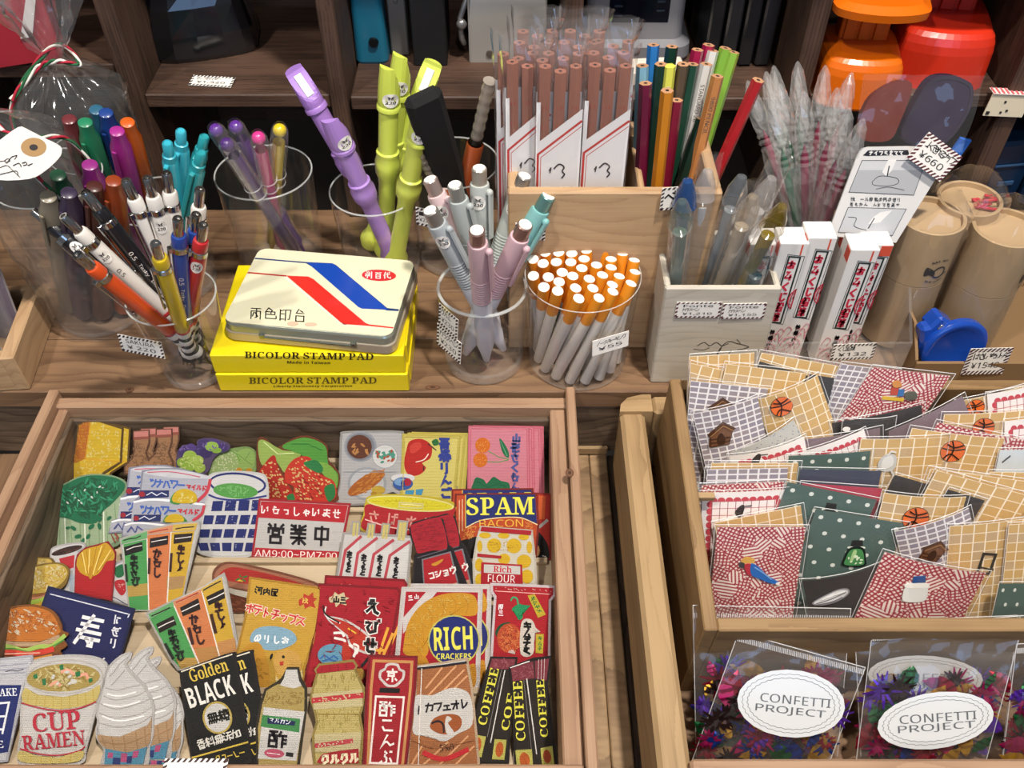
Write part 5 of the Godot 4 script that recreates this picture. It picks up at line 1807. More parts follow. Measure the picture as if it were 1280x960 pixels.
# a striped paper price tag: a card with slanted border stripes and handwriting
func tag_sheet(parent: Node3D, called: String, f: Transform3D, w: float, h: float, lines: Array, stripe := "3a2426", ground := "efece6") -> void:
	var m := M.new()
	m.col = lin(ground)
	m.box(Vector3(0, h * 0.5, 0), Vector3(w, h, 0.0004))
	m.col = lin(stripe)
	var b := minf(w, h) * (0.14 if lines.size() < 3 else 0.10)
	var n := int(w / 0.0026)
	for i in n:
		var x := -w * 0.5 + (i + 0.25) * w / n
		for y in [b * 0.5, h - b * 0.5]:
			m.fill(PackedVector2Array([Vector2(x - b * 0.3, y - b * 0.5), Vector2(x + w / n * 0.5 - b * 0.3, y - b * 0.5), Vector2(x + w / n * 0.5 + b * 0.35, y + b * 0.5), Vector2(x + b * 0.35, y + b * 0.5)]), 0.00028)
	n = int(h / 0.0026)
	for i in n:
		var y := (i + 0.25) * h / n
		for x in [-w * 0.5 + b * 0.5, w * 0.5 - b * 0.5]:
			m.fill(PackedVector2Array([Vector2(x - b * 0.5, y - b * 0.3), Vector2(x + b * 0.5, y + b * 0.3), Vector2(x + b * 0.5, y + b * 0.3 + h / n * 0.5), Vector2(x - b * 0.5, y - b * 0.3 + h / n * 0.5)]), 0.0003)
	var lm := M.new()
	var k := 0.0001
	var cmd := ""
	var row := (h - 2.4 * b) / maxi(1, lines.size()) / k
	for i in lines.size():
		var y := 1.2 * b / k + i * row
		var s: String = lines[i]
		var jp := GLYPH.has(s[s.length() - 1])
		if jp: cmd += "J 26201e %.1f %.1f -2 h %.1f,%.1f %s %.1f\n" % [row * 0.09, row * 0.78, -w * 0.40 / k + i * 12.0, y, s, minf(row * 0.66, w * 0.8 / k / s.length())]
		else: cmd += "T 26201e a %.1f,%.1f %.1f,%.1f %.1f %s\n" % [-w * 0.34 / k, y + row * 0.78, w * 0.32 / k, y + row * 0.74, row * 0.66, s]
	var to := func(p: Vector2) -> Vector2: return Vector2(p.x * k, h - p.y * k)
	draw(cmd, to, k, m, lm, 0.00003, 0.0003)
	var o := part(called, m, mat("ffffff", 0.7, 0.0, {"vc": 1}), parent)
	o.transform = f
	if lm.v.size():
		var q := part("handwriting", lm, mat("ffffff", 0.7, 0.0, {"vc": 1}), o)
		q.transform = Transform3D()

func price_tag(label: String, f: Transform3D, w: float, h: float, lines: Array, stripe := "3a2426") -> void:
	var t := thing("price_tag", label, "price tag", f)
	tag_sheet(t, "paper", Transform3D(), w, h, lines, stripe)

# ---- one builder for each kind of pen: foot at the origin, pen along +Y, clip towards +Z
func mech_pencil(body: String, label: String, f: Transform3D, sticker: bool, letters: String) -> Node3D:
	var t := thing("mechanical_pencil", label, "mechanical pencil", f, "mechanical pencils in the front cup")
	var ch := mat("b8b6b2", 0.18, 1.0)
	var dark := body == "17161a"
	var m := M.new()
	m.lathe([Vector2(0.0004, 0), Vector2(0.0006, 0.003), Vector2(0.0022, 0.010), Vector2(0.0036, 0.014)], 12)
	part("tip", m, ch, t)
	m = M.new()
	var wave := []
	for i in 26: wave.append(Vector2(0.0042 + 0.0004 * sin(i * 1.25), 0.014 + i * 0.0015))
	m.lathe(wave, 14)
	part("grip", m, mat("35322f" if not dark else "1c1a1b", 0.6), t)
	for k in 4:
		m = M.new()
		m.lathe([Vector2(0.00455, 0.019 + k * 0.009), Vector2(0.0048, 0.0205 + k * 0.009), Vector2(0.0048, 0.0225 + k * 0.009), Vector2(0.00455, 0.024 + k * 0.009)], 14)
		part("grip_wave", m, mat("dedad3" if not dark else "3a3838", 0.5), t)
	m = M.new()
	m.lathe([Vector2(0.0043, 0.0525), Vector2(0.0047, 0.054), Vector2(0.0049, 0.118), Vector2(0.0046, 0.1195)], 16)
	part("barrel", m, mat(body, 0.3, 0.0, {"coat": 0.5}), t)
	m = M.new()
	m.lathe([Vector2(0.0044, 0.0515), Vector2(0.0049, 0.0518), Vector2(0.0049, 0.0535), Vector2(0.0046, 0.054)], 14)
	part("accent_ring", m, mat("a82a30", 0.4), t)
	m = M.new()
	m.lathe([Vector2(0.0046, 0.1195), Vector2(0.0051, 0.1198), Vector2(0.0051, 0.1235), Vector2(0.0046, 0.124)], 14)
	part("clip_ring", m, ch, t)
	m = M.new()
	m.box(Vector3(0, 0.103, 0.0066), Vector3(0.0032, 0.041, 0.0008), 0.0003)
	m.box(Vector3(0, 0.1215, 0.0056), Vector3(0.0032, 0.004, 0.0026), 0.0003)
	m.ball(Vector3(0, 0.0845, 0.0058), Vector3(0.0016, 0.002, 0.0009), 8, 5)
	part("clip", m, ch, t)
	m = M.new()
	m.lathe([Vector2(0.0046, 0.124), Vector2(0.0046, 0.1305), Vector2(0.0040, 0.132), Vector2(0.0030, 0.132)], 14)
	part("cap", m, mat(body, 0.3, 0.0, {"coat": 0.5}), t)
	m = M.new()
	m.lathe([Vector2(0.0031, 0.132), Vector2(0.0031, 0.144), Vector2(0.0026, 0.1452), Vector2(0.0016, 0.1452), Vector2(0.0015, 0.144), Vector2(0, 0.144)], 12)
	part("push_button", m, ch, t)
	if sticker or letters:
		var p := M.new()
		var l := M.new()
		if sticker:
			pin_sticker(p, l, 0.0049, 0.112, ["ミ", "¥220"] if false else ["¥", "220"])
			var o := part("price_sticker", p, mat("ffffff", 0.6, 0.0, {"vc": 1}), t)
			o.rotation.y = 1.15
			var q := part("sticker_print", l, mat("ffffff", 0.6, 0.0, {"vc": 1}), t)
			q.rotation.y = 1.15
		if letters:
			var lm := M.new()
			lm.col = lin("e6e2dc" if body != "e6e2db" else "55504c")
			var words := letters.split(" ")
			var y0 := 0.100
			for w in words:
				var tr := text_tris(w, "a")
				var ln := 0.0021 * w.length()
				for i in range(0, tr.size(), 3):
					var v := []
					for k in 3:
						var a := (tr[i + k].y - 0.5) * 0.56 + 1.15
						v.append(Vector3(sin(a) * 0.00505, y0 - tr[i + k].x * ln, cos(a) * 0.00505))
					lm.flat(v[0], v[1], v[2], Vector3(0.9, 0, 0.4))
				y0 -= ln + 0.004
			part("barrel_lettering", lm, mat("ffffff", 0.5, 0.0, {"vc": 1}), t)
	return t

func brush_pen(body: String, metal: String, label: String, f: Transform3D, sticker: bool) -> Node3D:
	var t := thing("click_pen", label, "pen", f, "pastel click pens in the glass")
	var m := M.new()
	m.lathe([Vector2(0.0010, 0), Vector2(0.0022, 0.001), Vector2(0.0040, 0.012), Vector2(0.0058, 0.020), Vector2(0.0061, 0.036), Vector2(0.0062, 0.070)], 18)
	part("frosted_tube", m, mat("dfe1ea", 0.45, 0.0, {"alpha": 0.80}), t)
	m = M.new()
	for k in 10:
		m.lathe([Vector2(0.0060, 0.070 + k * 0.0022), Vector2(0.00635, 0.0705 + k * 0.0022), Vector2(0.00635, 0.0717 + k * 0.0022), Vector2(0.0060, 0.0722 + k * 0.0022)], 16)
	part("ribbed_grip", m, mat(body, 0.5), t)
	m = M.new()
	m.lathe([Vector2(0.0061, 0.092), Vector2(0.0062, 0.122), Vector2(0.0058, 0.1235), Vector2(0.0046, 0.1237)], 18)
	part("barrel", m, mat(body, 0.45), t)
	m = M.new()
	m.lathe([Vector2(0.0047, 0.1235), Vector2(0.0047, 0.1335), Vector2(0.0040, 0.1342)], 16)
	part("push_button", m, mat(metal, 0.3, 0.6), t)
	m = M.new()
	m.lathe([Vector2(0.0040, 0.1342), Vector2(0.0038, 0.1346), Vector2(0, 0.1346)], 16)
	part("button_end", m, mat("efeae0", 0.5), t)
	m = M.new()
	m.box(Vector3(0, 0.103, 0.0084), Vector3(0.0046, 0.034, 0.0020), 0.0009)
	m.ball(Vector3(0, 0.1195, 0.0076), Vector3(0.0024, 0.0026, 0.0024), 10, 6)
	part("clip", m, mat(body, 0.42), t)
	if sticker:
		var p := M.new()
		var l := M.new()
		pin_sticker(p, l, 0.0062, 0.113, ["¥", "230"])
		var o := part("price_sticker", p, mat("ffffff", 0.6, 0.0, {"vc": 1}), t)
		o.rotation.y = -1.1
		var q := part("sticker_print", l, mat("ffffff", 0.6, 0.0, {"vc": 1}), t)
		q.rotation.y = -1.1
	return t

func gel_pen(c: String, label: String, f: Transform3D) -> Node3D:
	var t := thing("gel_pen", label, "pen", f, "gel pens with clear caps")
	var m := M.new()
	m.lathe([Vector2(0.0006, 0), Vector2(0.0022, 0.010), Vector2(0.0040, 0.014), Vector2(0.0040, 0.128)], 14)
	part("ink_barrel", m, mat(c, 0.3), t)
	m = M.new()
	m.lathe([Vector2(0.0046, 0.012), Vector2(0.0050, 0.016), Vector2(0.0050, 0.088)], 14)
	part("outer_barrel", m, mat("f0eef4", 0.05, 0.0, {"alpha": 0.05}), t)
	m = M.new()
	m.lathe([Vector2(0.0060, 0.084), Vector2(0.0062, 0.130), Vector2(0.0056, 0.139), Vector2(0.0040, 0.1435)], 18)
	m.box(Vector3(0, 0.112, 0.0085), Vector3(0.0036, 0.044, 0.0014), 0.0005)
	part("clear_cap", m, mat("f6f4f8", 0.04, 0.0, {"alpha": 0.06}), t)
	m = M.new()
	for y in [0.086, 0.095]:
		m.lathe([Vector2(0.0061, y), Vector2(0.0066, y + 0.0006), Vector2(0.0061, y + 0.0012)], 18)
	part("cap_rings", m, mat("ffffff", 0.05, 0.0, {"alpha": 0.3}), t)
	m = M.new()
	m.ball(Vector3(0, 0.139, 0), Vector3(0.0046, 0.0046, 0.0046), 14, 7)
	part("coloured_end", m, mat(c, 0.25, 0.0, {"coat": 0.6}), t)
	return t

func click_pen(c: String, label: String, f: Transform3D) -> Node3D:
	var t := thing("click_pen", label, "pen", f, "turquoise click pens")
	var m := M.new()
	m.lathe([Vector2(0.0006, 0), Vector2(0.003, 0.012), Vector2(0.0050, 0.020), Vector2(0.0052, 0.120), Vector2(0.0046, 0.1215)], 16)
	part("barrel", m, mat(c, 0.35, 0.0, {"coat": 0.3}), t)
	m = M.new()
	for k in 12: m.lathe([Vector2(0.0050, 0.030 + k * 0.003), Vector2(0.0055, 0.031 + k * 0.003), Vector2(0.0050, 0.0322 + k * 0.003)], 14)
	part("ribbed_grip", m, mat(c, 0.5), t)
	m = M.new()
	m.lathe([Vector2(0.0046, 0.1215), Vector2(0.0044, 0.126), Vector2(0.0034, 0.1265), Vector2(0.0034, 0.136), Vector2(0.0026, 0.137), Vector2(0.0022, 0.1362), Vector2(0, 0.1362)], 14)
	part("push_button", m, mat(c, 0.35), t)
	m = M.new()
	m.box(Vector3(0, 0.100, 0.0070), Vector3(0.0032, 0.042, 0.0012), 0.0004)
	m.box(Vector3(0, 0.120, 0.0058), Vector3(0.0032, 0.003, 0.0026), 0.0004)
	part("clip", m, mat(c, 0.35), t)
	return t

func recorder_pen(c: String, shade: String, label: String, f: Transform3D, L: float, sticker := true, spin := 0.0) -> Node3D:
	var t := thing("recorder_pen", label, "pen", f, "recorder shaped pens")
	var mm := mat(c, 0.4, 0.0, {"coat": 0.2})
	var R := 0.0078
	var m := M.new()
	# foot, body and head joint with their bulges
	m.lathe([Vector2(0.003, 0.0), Vector2(R * 0.85, 0.001), Vector2(R * 1.15, 0.006), Vector2(R * 1.15, 0.010), Vector2(R * 0.82, 0.016), Vector2(R * 0.78, L * 0.42), Vector2(R * 0.86, L * 0.46), Vector2(R * 1.1, L * 0.49), Vector2(R * 1.14, L * 0.52)], 20)
	part("body", m, mm, t)
	m = M.new()
	m.lathe([Vector2(R * 1.14, L * 0.52), Vector2(R * 1.16, L * 0.545), Vector2(R * 1.0, L * 0.575), Vector2(R * 1.04, L * 0.58), Vector2(R * 1.04, L * 0.595), Vector2(R * 0.86, L * 0.60), Vector2(R * 0.86, L * 0.80), Vector2(R * 1.05, L * 0.805), Vector2(R * 1.05, L * 0.822), Vector2(R * 0.95, L * 0.828), Vector2(R * 0.98, L * 0.845)], 20)
	part("head_joint", m, mm, t)
	m = M.new()
	# mouthpiece: slanted cut that thins towards the end
	for i in 10:
		var s0 := i / 10.0
		var s1 := (i + 1) / 10.0
		for k in 16:
			var ring := []
			for q in [[s0, k], [s0, k + 1], [s1, k + 1], [s1, k]]:
				var s: float = q[0]
				var a: float = TAU * q[1] / 16.0
				var r := R * lerpf(0.98, 0.80, s * s)
				var zz := sin(a) * r
				var cut := lerpf(r, -r * 0.35, clampf((s - 0.08) * 1.25, 0.0, 1.0))
				ring.append(Vector3(cos(a) * r, L * (0.845 + 0.155 * s), minf(zz, cut)))
			m.quad(ring[0], ring[1], ring[2], ring[3], (ring[0] + ring[2]) * 0.5 - Vector3(0, (ring[0].y + ring[2].y) * 0.5, -0.002))
	var cap := []
	for k in 17: cap.append(Vector3(cos(TAU * k / 16.0) * R * 0.8, L, minf(sin(TAU * k / 16.0) * R * 0.8, -R * 0.28)))
	for k in range(1, 15): m.flat(cap[0], cap[k], cap[k + 1], Vector3.UP)
	part("mouthpiece", m, mm, t)
	m = M.new()
	var n := Vector3(0, R * 1.15, L * 0.12).normalized()
	var tdir := Vector3(0, L * 0.12, -R * 1.2).normalized()
	var b := Basis(Vector3.RIGHT, tdir, n)
	m.box(Vector3(0, L * 0.925, R * 0.30), Vector3(R * 0.72, L * 0.10, 0.0012), 0.0004, b)
	part("white_lip", m, mat("e9e9ea", 0.35), t)
	m = M.new()
	for k in 5: m.ball(Vector3(0, L * (0.14 + k * 0.055), R * 0.77), Vector3(0.0014, 0.0014, 0.0004), 8, 4)
	part("finger_holes", m, mat(shade, 0.5), t)
	if sticker:
		var p := M.new()
		var l := M.new()
		pin_sticker(p, l, R * 1.0, L * 0.868, ["¥", "220"])
		var o := part("price_sticker", p, mat("ffffff", 0.6, 0.0, {"vc": 1}), t)
		o.rotation.y = -spin + 0.15
		var q := part("sticker_print", l, mat("ffffff", 0.6, 0.0, {"vc": 1}), t)
		q.rotation.y = -spin + 0.15
	return t

func hex(r: float, y: float, spin := 0.0) -> Array:
	var o := []
	for k in 6: o.append(Vector3(cos(TAU * k / 6 + spin) * r, y, sin(TAU * k / 6 + spin) * r))
	return o

func pencil_parts(t: Node3D, c: String, L: float, end := "", letters := "", ink := "e8e0c8") -> void:
	var R := 0.0040
	var m := M.new()
	var lo := hex(R, 0.014)
	var hi := hex(R, L)
	for k in 6:
		var q := (k + 1) % 6
		m.quad(lo[k], lo[q], hi[q], hi[k], lo[k] + lo[q] - Vector3(0, 0.028, 0))
	part("lacquered_body", m, mat(c, 0.3, 0.0, {"coat": 0.4}), t)
	m = M.new()
	for k in 6:
		m.flat(lo[k], lo[(k + 1) % 6], Vector3(0, 0.0, 0), lo[k] + Vector3(0, -0.03, 0))
	part("sharpened_tip", m, mat("c49a70", 0.7), t)
	m = M.new()
	if end == "":
		for k in 6: m.flat(hi[k], hi[(k + 1) % 6], Vector3(0, L, 0), Vector3.UP)
		part("wood_end", m, mat("b98a66", 0.8), t)
		m = M.new()
		m.lathe([Vector2(0.0012, L + 0.0001), Vector2(0, L + 0.0001)], 10)
		part("lead", m, mat("2a2626", 0.5), t)
	else:
		var p2 := hex(R * 1.02, L - 0.015)
		var p3 := hex(R * 1.02, L)
		for k in 6:
			var q := (k + 1) % 6
			m.quad(p2[k], p2[q], p3[q], p3[k], p2[k] + p2[q] - Vector3(0, 2 * L, 0))
			m.flat(p3[k], p3[q], Vector3(0, L + 0.001, 0), Vector3.UP)
		part("dipped_end", m, mat(end, 0.3), t)
	if letters:
		m = M.new()
		m.col = lin(ink)
		var tr := text_tris(letters, "a")
		var ln := 0.0022 * letters.length()
		var R2 := R * cos(PI / 6) + 0.00012
		for i in range(0, tr.size(), 3):
			var v := []
			for k in 3: v.append(Vector3((tr[i + k].y - 0.5) * 0.0026, L - 0.012 - tr[i + k].x * ln, R2))
			m.flat(v[0], v[1], v[2], Vector3.BACK)
		var o := part("stamped_lettering", m, mat("ffffff", 0.4, 0.0, {"vc": 1}), t)
		o.rotation.y = 0.0

func pencil(c: String, label: String, f: Transform3D, end := "", letters := "", ink := "e8e0c8", L := 0.175) -> Node3D:
	var t := thing("pencil", label, "pencil", f, "loose pencils in the wooden box")
	pencil_parts(t, c, L, end, letters, ink)
	return t

# where a pen of length L that stands at foot should end
func stand(foot: Vector3, u: float, v: float, L: float, face := Vector3(0, 0.6, 0.8), spin := 0.0) -> Transform3D:
	var top := reach(foot, u, v, L)
	return aim(foot, top, face, spin)

func pens() -> void:
	gl = mat("eef4f1", 0.02, 0.0, {"alpha": 0.015})
	# ---------------- front left cup of mechanical pencils
	var c := Vector3(-0.2200, 0, -0.4450)
	glass_cup("glass_cup", "clear tapered glass of mechanical pencils at the front left of the ledge", c, 0.0215, 0.0290, 0.068)
	var E := Vector3(0, 0.0075, 0)
	for a in [
		["17161a", 36, 259, 0.019, 0.004, 1, "0.5 Tasky Drawing", "black mechanical pencil leaning furthest left, chrome button over the wooden crate"],
		["17161a", 106, 240, 0.012, 0.012, 0, "0.5 Tasky Drawing", "black mechanical pencil leaning left above the white one, lettered 0.5"],
		["e6e2db", 79, 270, 0.015, 0.008, 1, "0.5", "white mechanical pencil between the two black leaning ones"],
		["d9501f", 96, 318, 0.017, -0.004, 0, "", "orange mechanical pencil, lowest of those leaning left"],
		["e6e2db", 157, 225, 0.004, 0.017, 0, "", "white mechanical pencil, leftmost of three with dark rings"],
		["e6e2db", 184, 222, 0.0, 0.018, 1, "", "white mechanical pencil, middle of three with dark rings"],
		["e6e2db", 208, 216, -0.004, 0.017, 0, "", "white mechanical pencil, right of three with dark rings"],
		["e6e2db", 250, 236, -0.008, 0.013, 0, "", "white mechanical pencil behind the red one at the cup's right"],
		["d2b41e", 194, 304, 0.002, -0.008, 0, "", "yellow mechanical pencil in the front middle of the cup"],
		["20408f", 222, 273, -0.002, -0.012, 0, "0.5 Tasky Drawing", "blue mechanical pencil in front, lettered in white"],
		["26479a", 245, 268, -0.005, 0.004, 0, "", "blue mechanical pencil hidden behind the front blue one"],
		["b8262b", 254, 281, -0.010, -0.004, 1, "", "red mechanical pencil with a price sticker at the cup's right"]]:
		var foot: Vector3 = c + Vector3(a[3] * 0.72, 0.0075, -a[4] * 0.72)
		mech_pencil(a[0], a[7], stand(foot, a[1], a[2], 0.145, Vector3(0.2, 0.5, 0.8), -1.1), a[5] == 1, a[6])
	var tf := lean(Vector3(-0.2400, 0.0375, -0.4215), 82.0, -14.0)
	price_tag("hatched price tag stuck on the front left glass, reading 220 yen", tf, 0.031, 0.0135, ["SAKURA", "¥ 220"])
	# ---------------- glass of pastel click pens
	c = Vector3(-0.0195, 0, -0.4560)
	glass_cup("glass_cup", "thick based glass of pastel click pens in front of the wooden box", c, 0.0275, 0.0300, 0.066, 0.0024, 0.008)
	for a in [
		["d8bfc0", "b9a6a0", 537, 223, 0.012, 0.008, 1, "pink click pen at the back left of the thick based glass"],
		["a9b1b0", "9a9c98", 568, 230, 0.008, 0.010, 0, "grey click pen between the back pink pen and the tall grey one"],
		["b4bab6", "b8b2a6", 599, 209, -0.001, 0.012, 1, "grey click pen standing tallest at the back of the thick based glass"],
		["b0b6b1", "8e8a84", 656, 219, -0.010, 0.010, 1, "grey click pen with a sticker leaning right in the thick based glass"],
		["7fb6b4", "6fa09c", 686, 244, -0.015, 0.004, 0, "teal click pen leaning furthest right"],
		["a4abae", "8f8c88", 537, 262, 0.014, -0.002, 1, "grey click pen leaning left at the front of the thick based glass"],
		["c9a9b0", "93766e", 596, 287, 0.002, -0.012, 0, "pink click pen at the very front of the thick based glass"],
		["cbaab2", "96786e", 657, 280, -0.013, -0.006, 0, "pink click pen leaning right in front of the teal one"]]:
		var foot: Vector3 = c + Vector3(a[4], 0.0095, -a[5])
		brush_pen(a[0], a[1], a[7], stand(foot, a[2], a[3], 0.1346, Vector3(0.5, 0.4, 0.8), 0.4), a[6] == 1)
	price_tag("hatched tag on the thick based glass, upper of two", lean(Vector3(-0.0420, 0.046, -0.4350), 84.0, -52.0), 0.021, 0.0165, ["クルミ", "¥230"])
	price_tag("hatched tag on the thick based glass, lower of two", lean(Vector3(-0.0425, 0.027, -0.4330), 84.0, -50.0), 0.026, 0.018, ["ガラスペン", "¥230"])
	# ---------------- round tub of cigarette pencils
	c = Vector3(0.0460, 0, -0.4575)
	var R := 0.0365
	glass_cup("clear_tub", "round clear plastic tub full of white pencils with orange ends", c, 0.0345, R + 0.0015, 0.076, 0.0008, 0.002, "tub")
	var proto: Node3D = null
	var k := 0
	for ring in [[0.0, 1], [0.0088, 6], [0.0172, 12], [0.0255, 15], [0.0322, 17]]:
		for i in ring[1]:
			var a: float = TAU * i / ring[1] + ring[0] * 90.0
			var r: float = ring[0]
			k += 1
			if (k * 7) % 23 == 3: continue
			var lab := "white stick pencil with orange end and round white tip in the clear tub"
			var top := c + Vector3(cos(a) * r, 0.077 + 0.006 * sin(k * 2.3), sin(a) * r)
			var low := minf(r, 0.0285)
			var foot := c + Vector3(cos(a + 0.75) * low * 0.98, 0.004, sin(a + 0.75) * low * 0.98)
			var f := aim(foot, top, Vector3(0, 0.4, 0.9))
			var L := foot.distance_to(top)
			f.origin = top - f.basis.y * 0.085
			if f.origin.y < 0.0035: f.origin += f.basis.y * (0.0035 - f.origin.y) / f.basis.y.y
			if proto == null:
				var t := thing("stick_pencil", lab, "pencil", f, "stick pencils in the clear tub")
				var m := M.new()
				m.lathe([Vector2(0, 0), Vector2(0.0034, 0), Vector2(0.0038, 0.0006), Vector2(0.0038, 0.061)], 14)
				part("white_body", m, mat("dcd7cf", 0.6), t)
				m = M.new()
				m.lathe([Vector2(0.00385, 0.061), Vector2(0.00385, 0.0835), Vector2(0.0036, 0.0846)], 14)
				part("orange_end", m, mat("dd8a1a", 0.5), t)
				m = M.new()
				m.lathe([Vector2(0.0036, 0.0846), Vector2(0.0030, 0.085), Vector2(0, 0.085)], 14)
				part("white_tip", m, mat("f3f1ea", 0.7), t)
				proto = t
			else: dup(proto, f, lab)
	price_tag("white price label on the clear tub of stick pencils", lean(Vector3(0.0640, 0.039, -0.4235), 84.0, 22.0), 0.026, 0.0125, ["ノースモーキング", "¥55"], "efece6")
	# ---------------- gel pens with clear caps
	c = on_y(356, 330, 0.0)
	glass_cup("glass_cup", "tall dim glass of purple, pink and yellow gel pens behind the tin", c, 0.031, 0.035, 0.085)
	for a in [["5d2f8e", 266, 157, 0.016, 0.006, "purple gel pen with a clear cap, left one of the pair"], ["5d2f8e", 292, 153, 0.010, 0.012, "purple gel pen with a clear cap, right one of the pair"], ["d23a8a", 322, 167, 0.0, 0.004, "pink gel pen with a clear cap"], ["d9bf22", 350, 157, -0.010, 0.006, "yellow gel pen with a clear cap"], ["4a2a70", 280, 175, 0.014, -0.004, "darker purple gel pen between and below the purple pair"]]:
		gel_pen(a[0], a[5], stand(c + Vector3(a[3], 0.0075, -a[4]), a[1], a[2], 0.1435))
	# ---------------- turquoise click pens
	c = on_y(228, 352, 0.0)
	glass_cup("glass_cup", "glass of turquoise click pens behind the mechanical pencils", c, 0.027, 0.030, 0.075)
	for a in [["35a9bd", 209, 178, 0.006, 0.0, "turquoise click pen, leftmost and lowest of the turquoise ones"], ["3fb0c4", 226, 163, 0.002, 0.01, "turquoise click pen, tallest of the turquoise ones"], ["2a97a0", 256, 170, -0.008, 0.006, "turquoise click pen at the right with a steel button"], ["2a97a0", 252, 190, -0.004, -0.008, "turquoise click pen partly hidden behind the white pencils"]]:
		click_pen(a[0], a[5], stand(c + Vector3(a[3], 0.0075, -a[4]), a[1], a[2], 0.137))
	# ---------------- recorder shaped pens
	c = on_y(480, 330, 0.0)
	glass_cup("glass_cup", "glass of purple and lime green recorder shaped pens", c, 0.029, 0.033, 0.07)
	for a in [["a57ccb", "5a3a7c", 367, 86, 0.013, 0.006, 0.160, 0, "purple recorder shaped pen leaning far left with its white lip showing"], ["ab84d0", "5a3a7c", 412, 146, 0.010, -0.006, 0.140, 1, "purple recorder shaped pen with a price sticker in front of its twin"], ["cddb58", "7c8c24", 487, 82, 0.002, 0.0, 0.160, 1, "lime recorder shaped pen standing upright, left one with a sticker"], ["cddb58", "7c8c24", 503, 67, -0.002, 0.012, 0.162, 1, "lime recorder shaped pen, tallest, behind the upright one"], ["d3e060", "7c8c24", 541, 79, -0.012, 0.012, 0.160, 0, "lime recorder shaped pen behind the black case, white lip facing out"], ["cfdc5c", "7c8c24", 530, 133, 0.010, -0.010, 0.148, 1, "lime recorder shaped pen leaning right across the others in front"]]:
		var spin := 2.5 if a[7] == 1 else 0.0
		var f := stand(c + Vector3(a[4], 0.0078, -a[5]), a[2], a[3], a[6], Vector3(0.15, 0.75, 0.6), spin)
		recorder_pen(a[0], a[1], a[8], f, a[6], a[7] == 1, spin)
	# ---------------- cup of brushes
	c = on_y(572, 318, 0.0)
	glass_cup("glass_cup", "dim glass with a black case and orange brush pens behind the pastel pens", c, 0.030, 0.034, 0.085)
	var ft := stand(c + Vector3(0.008, 0.0075, -0.002), 527, 116, 0.165, Vector3(0.3, 0.4, 0.9))
	var bc := thing("pen_case", "black velvet pen case with rounded top standing in the brush cup", "case", ft)
	var m := M.new()
	m.box(Vector3(0, 0.0825, 0), Vector3(0.025, 0.165, 0.012), 0.004)
	part("velvet_case", m, mat("131214", 0.9), bc)
	m = M.new()
	m.lathe([Vector2(0.0030, 0), Vector2(0.0036, 0.002), Vector2(0.0036, 0.024), Vector2(0.0030, 0.025), Vector2(0, 0.025)], 14)
	var gc := single("gold_cap_pen", m, mat("b99a5a", 0.25, 0.9), "pen with a brass cap tucked beside the black case", "pen", aim(on_z(549, 167, -0.545), on_z(541, 131, -0.548)))
	for a in [[612, 101, -0.004, 0.004, "orange lacquered brush pen with a ribbed glass end in the brush cup", 0.165], [523, 186, 0.012, -0.004, "orange lacquered brush pen half hidden by the black case", 0.12]]:
		var bp := thing("brush_pen", a[4], "brush pen", stand(c + Vector3(a[2], 0.0075, -a[3]), a[0], a[1], a[5]))
		var L: float = a[5]
		m = M.new()
		m.lathe([Vector2(0, 0), Vector2(0.0046, 0.001), Vector2(0.0056, 0.02), Vector2(0.0062, L * 0.66), Vector2(0.0054, L * 0.67)], 16)
		part("barrel", m, mat("a8502a", 0.3, 0.0, {"coat": 0.5}), bp)
		m = M.new()
		m.lathe([Vector2(0.0044, L * 0.67), Vector2(0.0044, L * 0.70)], 14)
		part("black_collar", m, mat("1c1a1a", 0.4), bp)
		m = M.new()
		var tw := []
		for i in 20: tw.append(Vector2(0.0042 + 0.0004 * sin(i * 2.0), L * 0.70 + i * L * 0.30 / 19))
		tw.append(Vector2(0, L))
		m.lathe(tw, 14)
		part("glass_end", m, mat("cfc4b8", 0.15, 0.0, {"alpha": 0.45}), bp)
	price_tag("small hatched tag hanging on the recorder pens' glass", lean(on_z(533, 283, -0.482), 84.0, -18.0), 0.014, 0.013, ["ミニ", "¥220"])

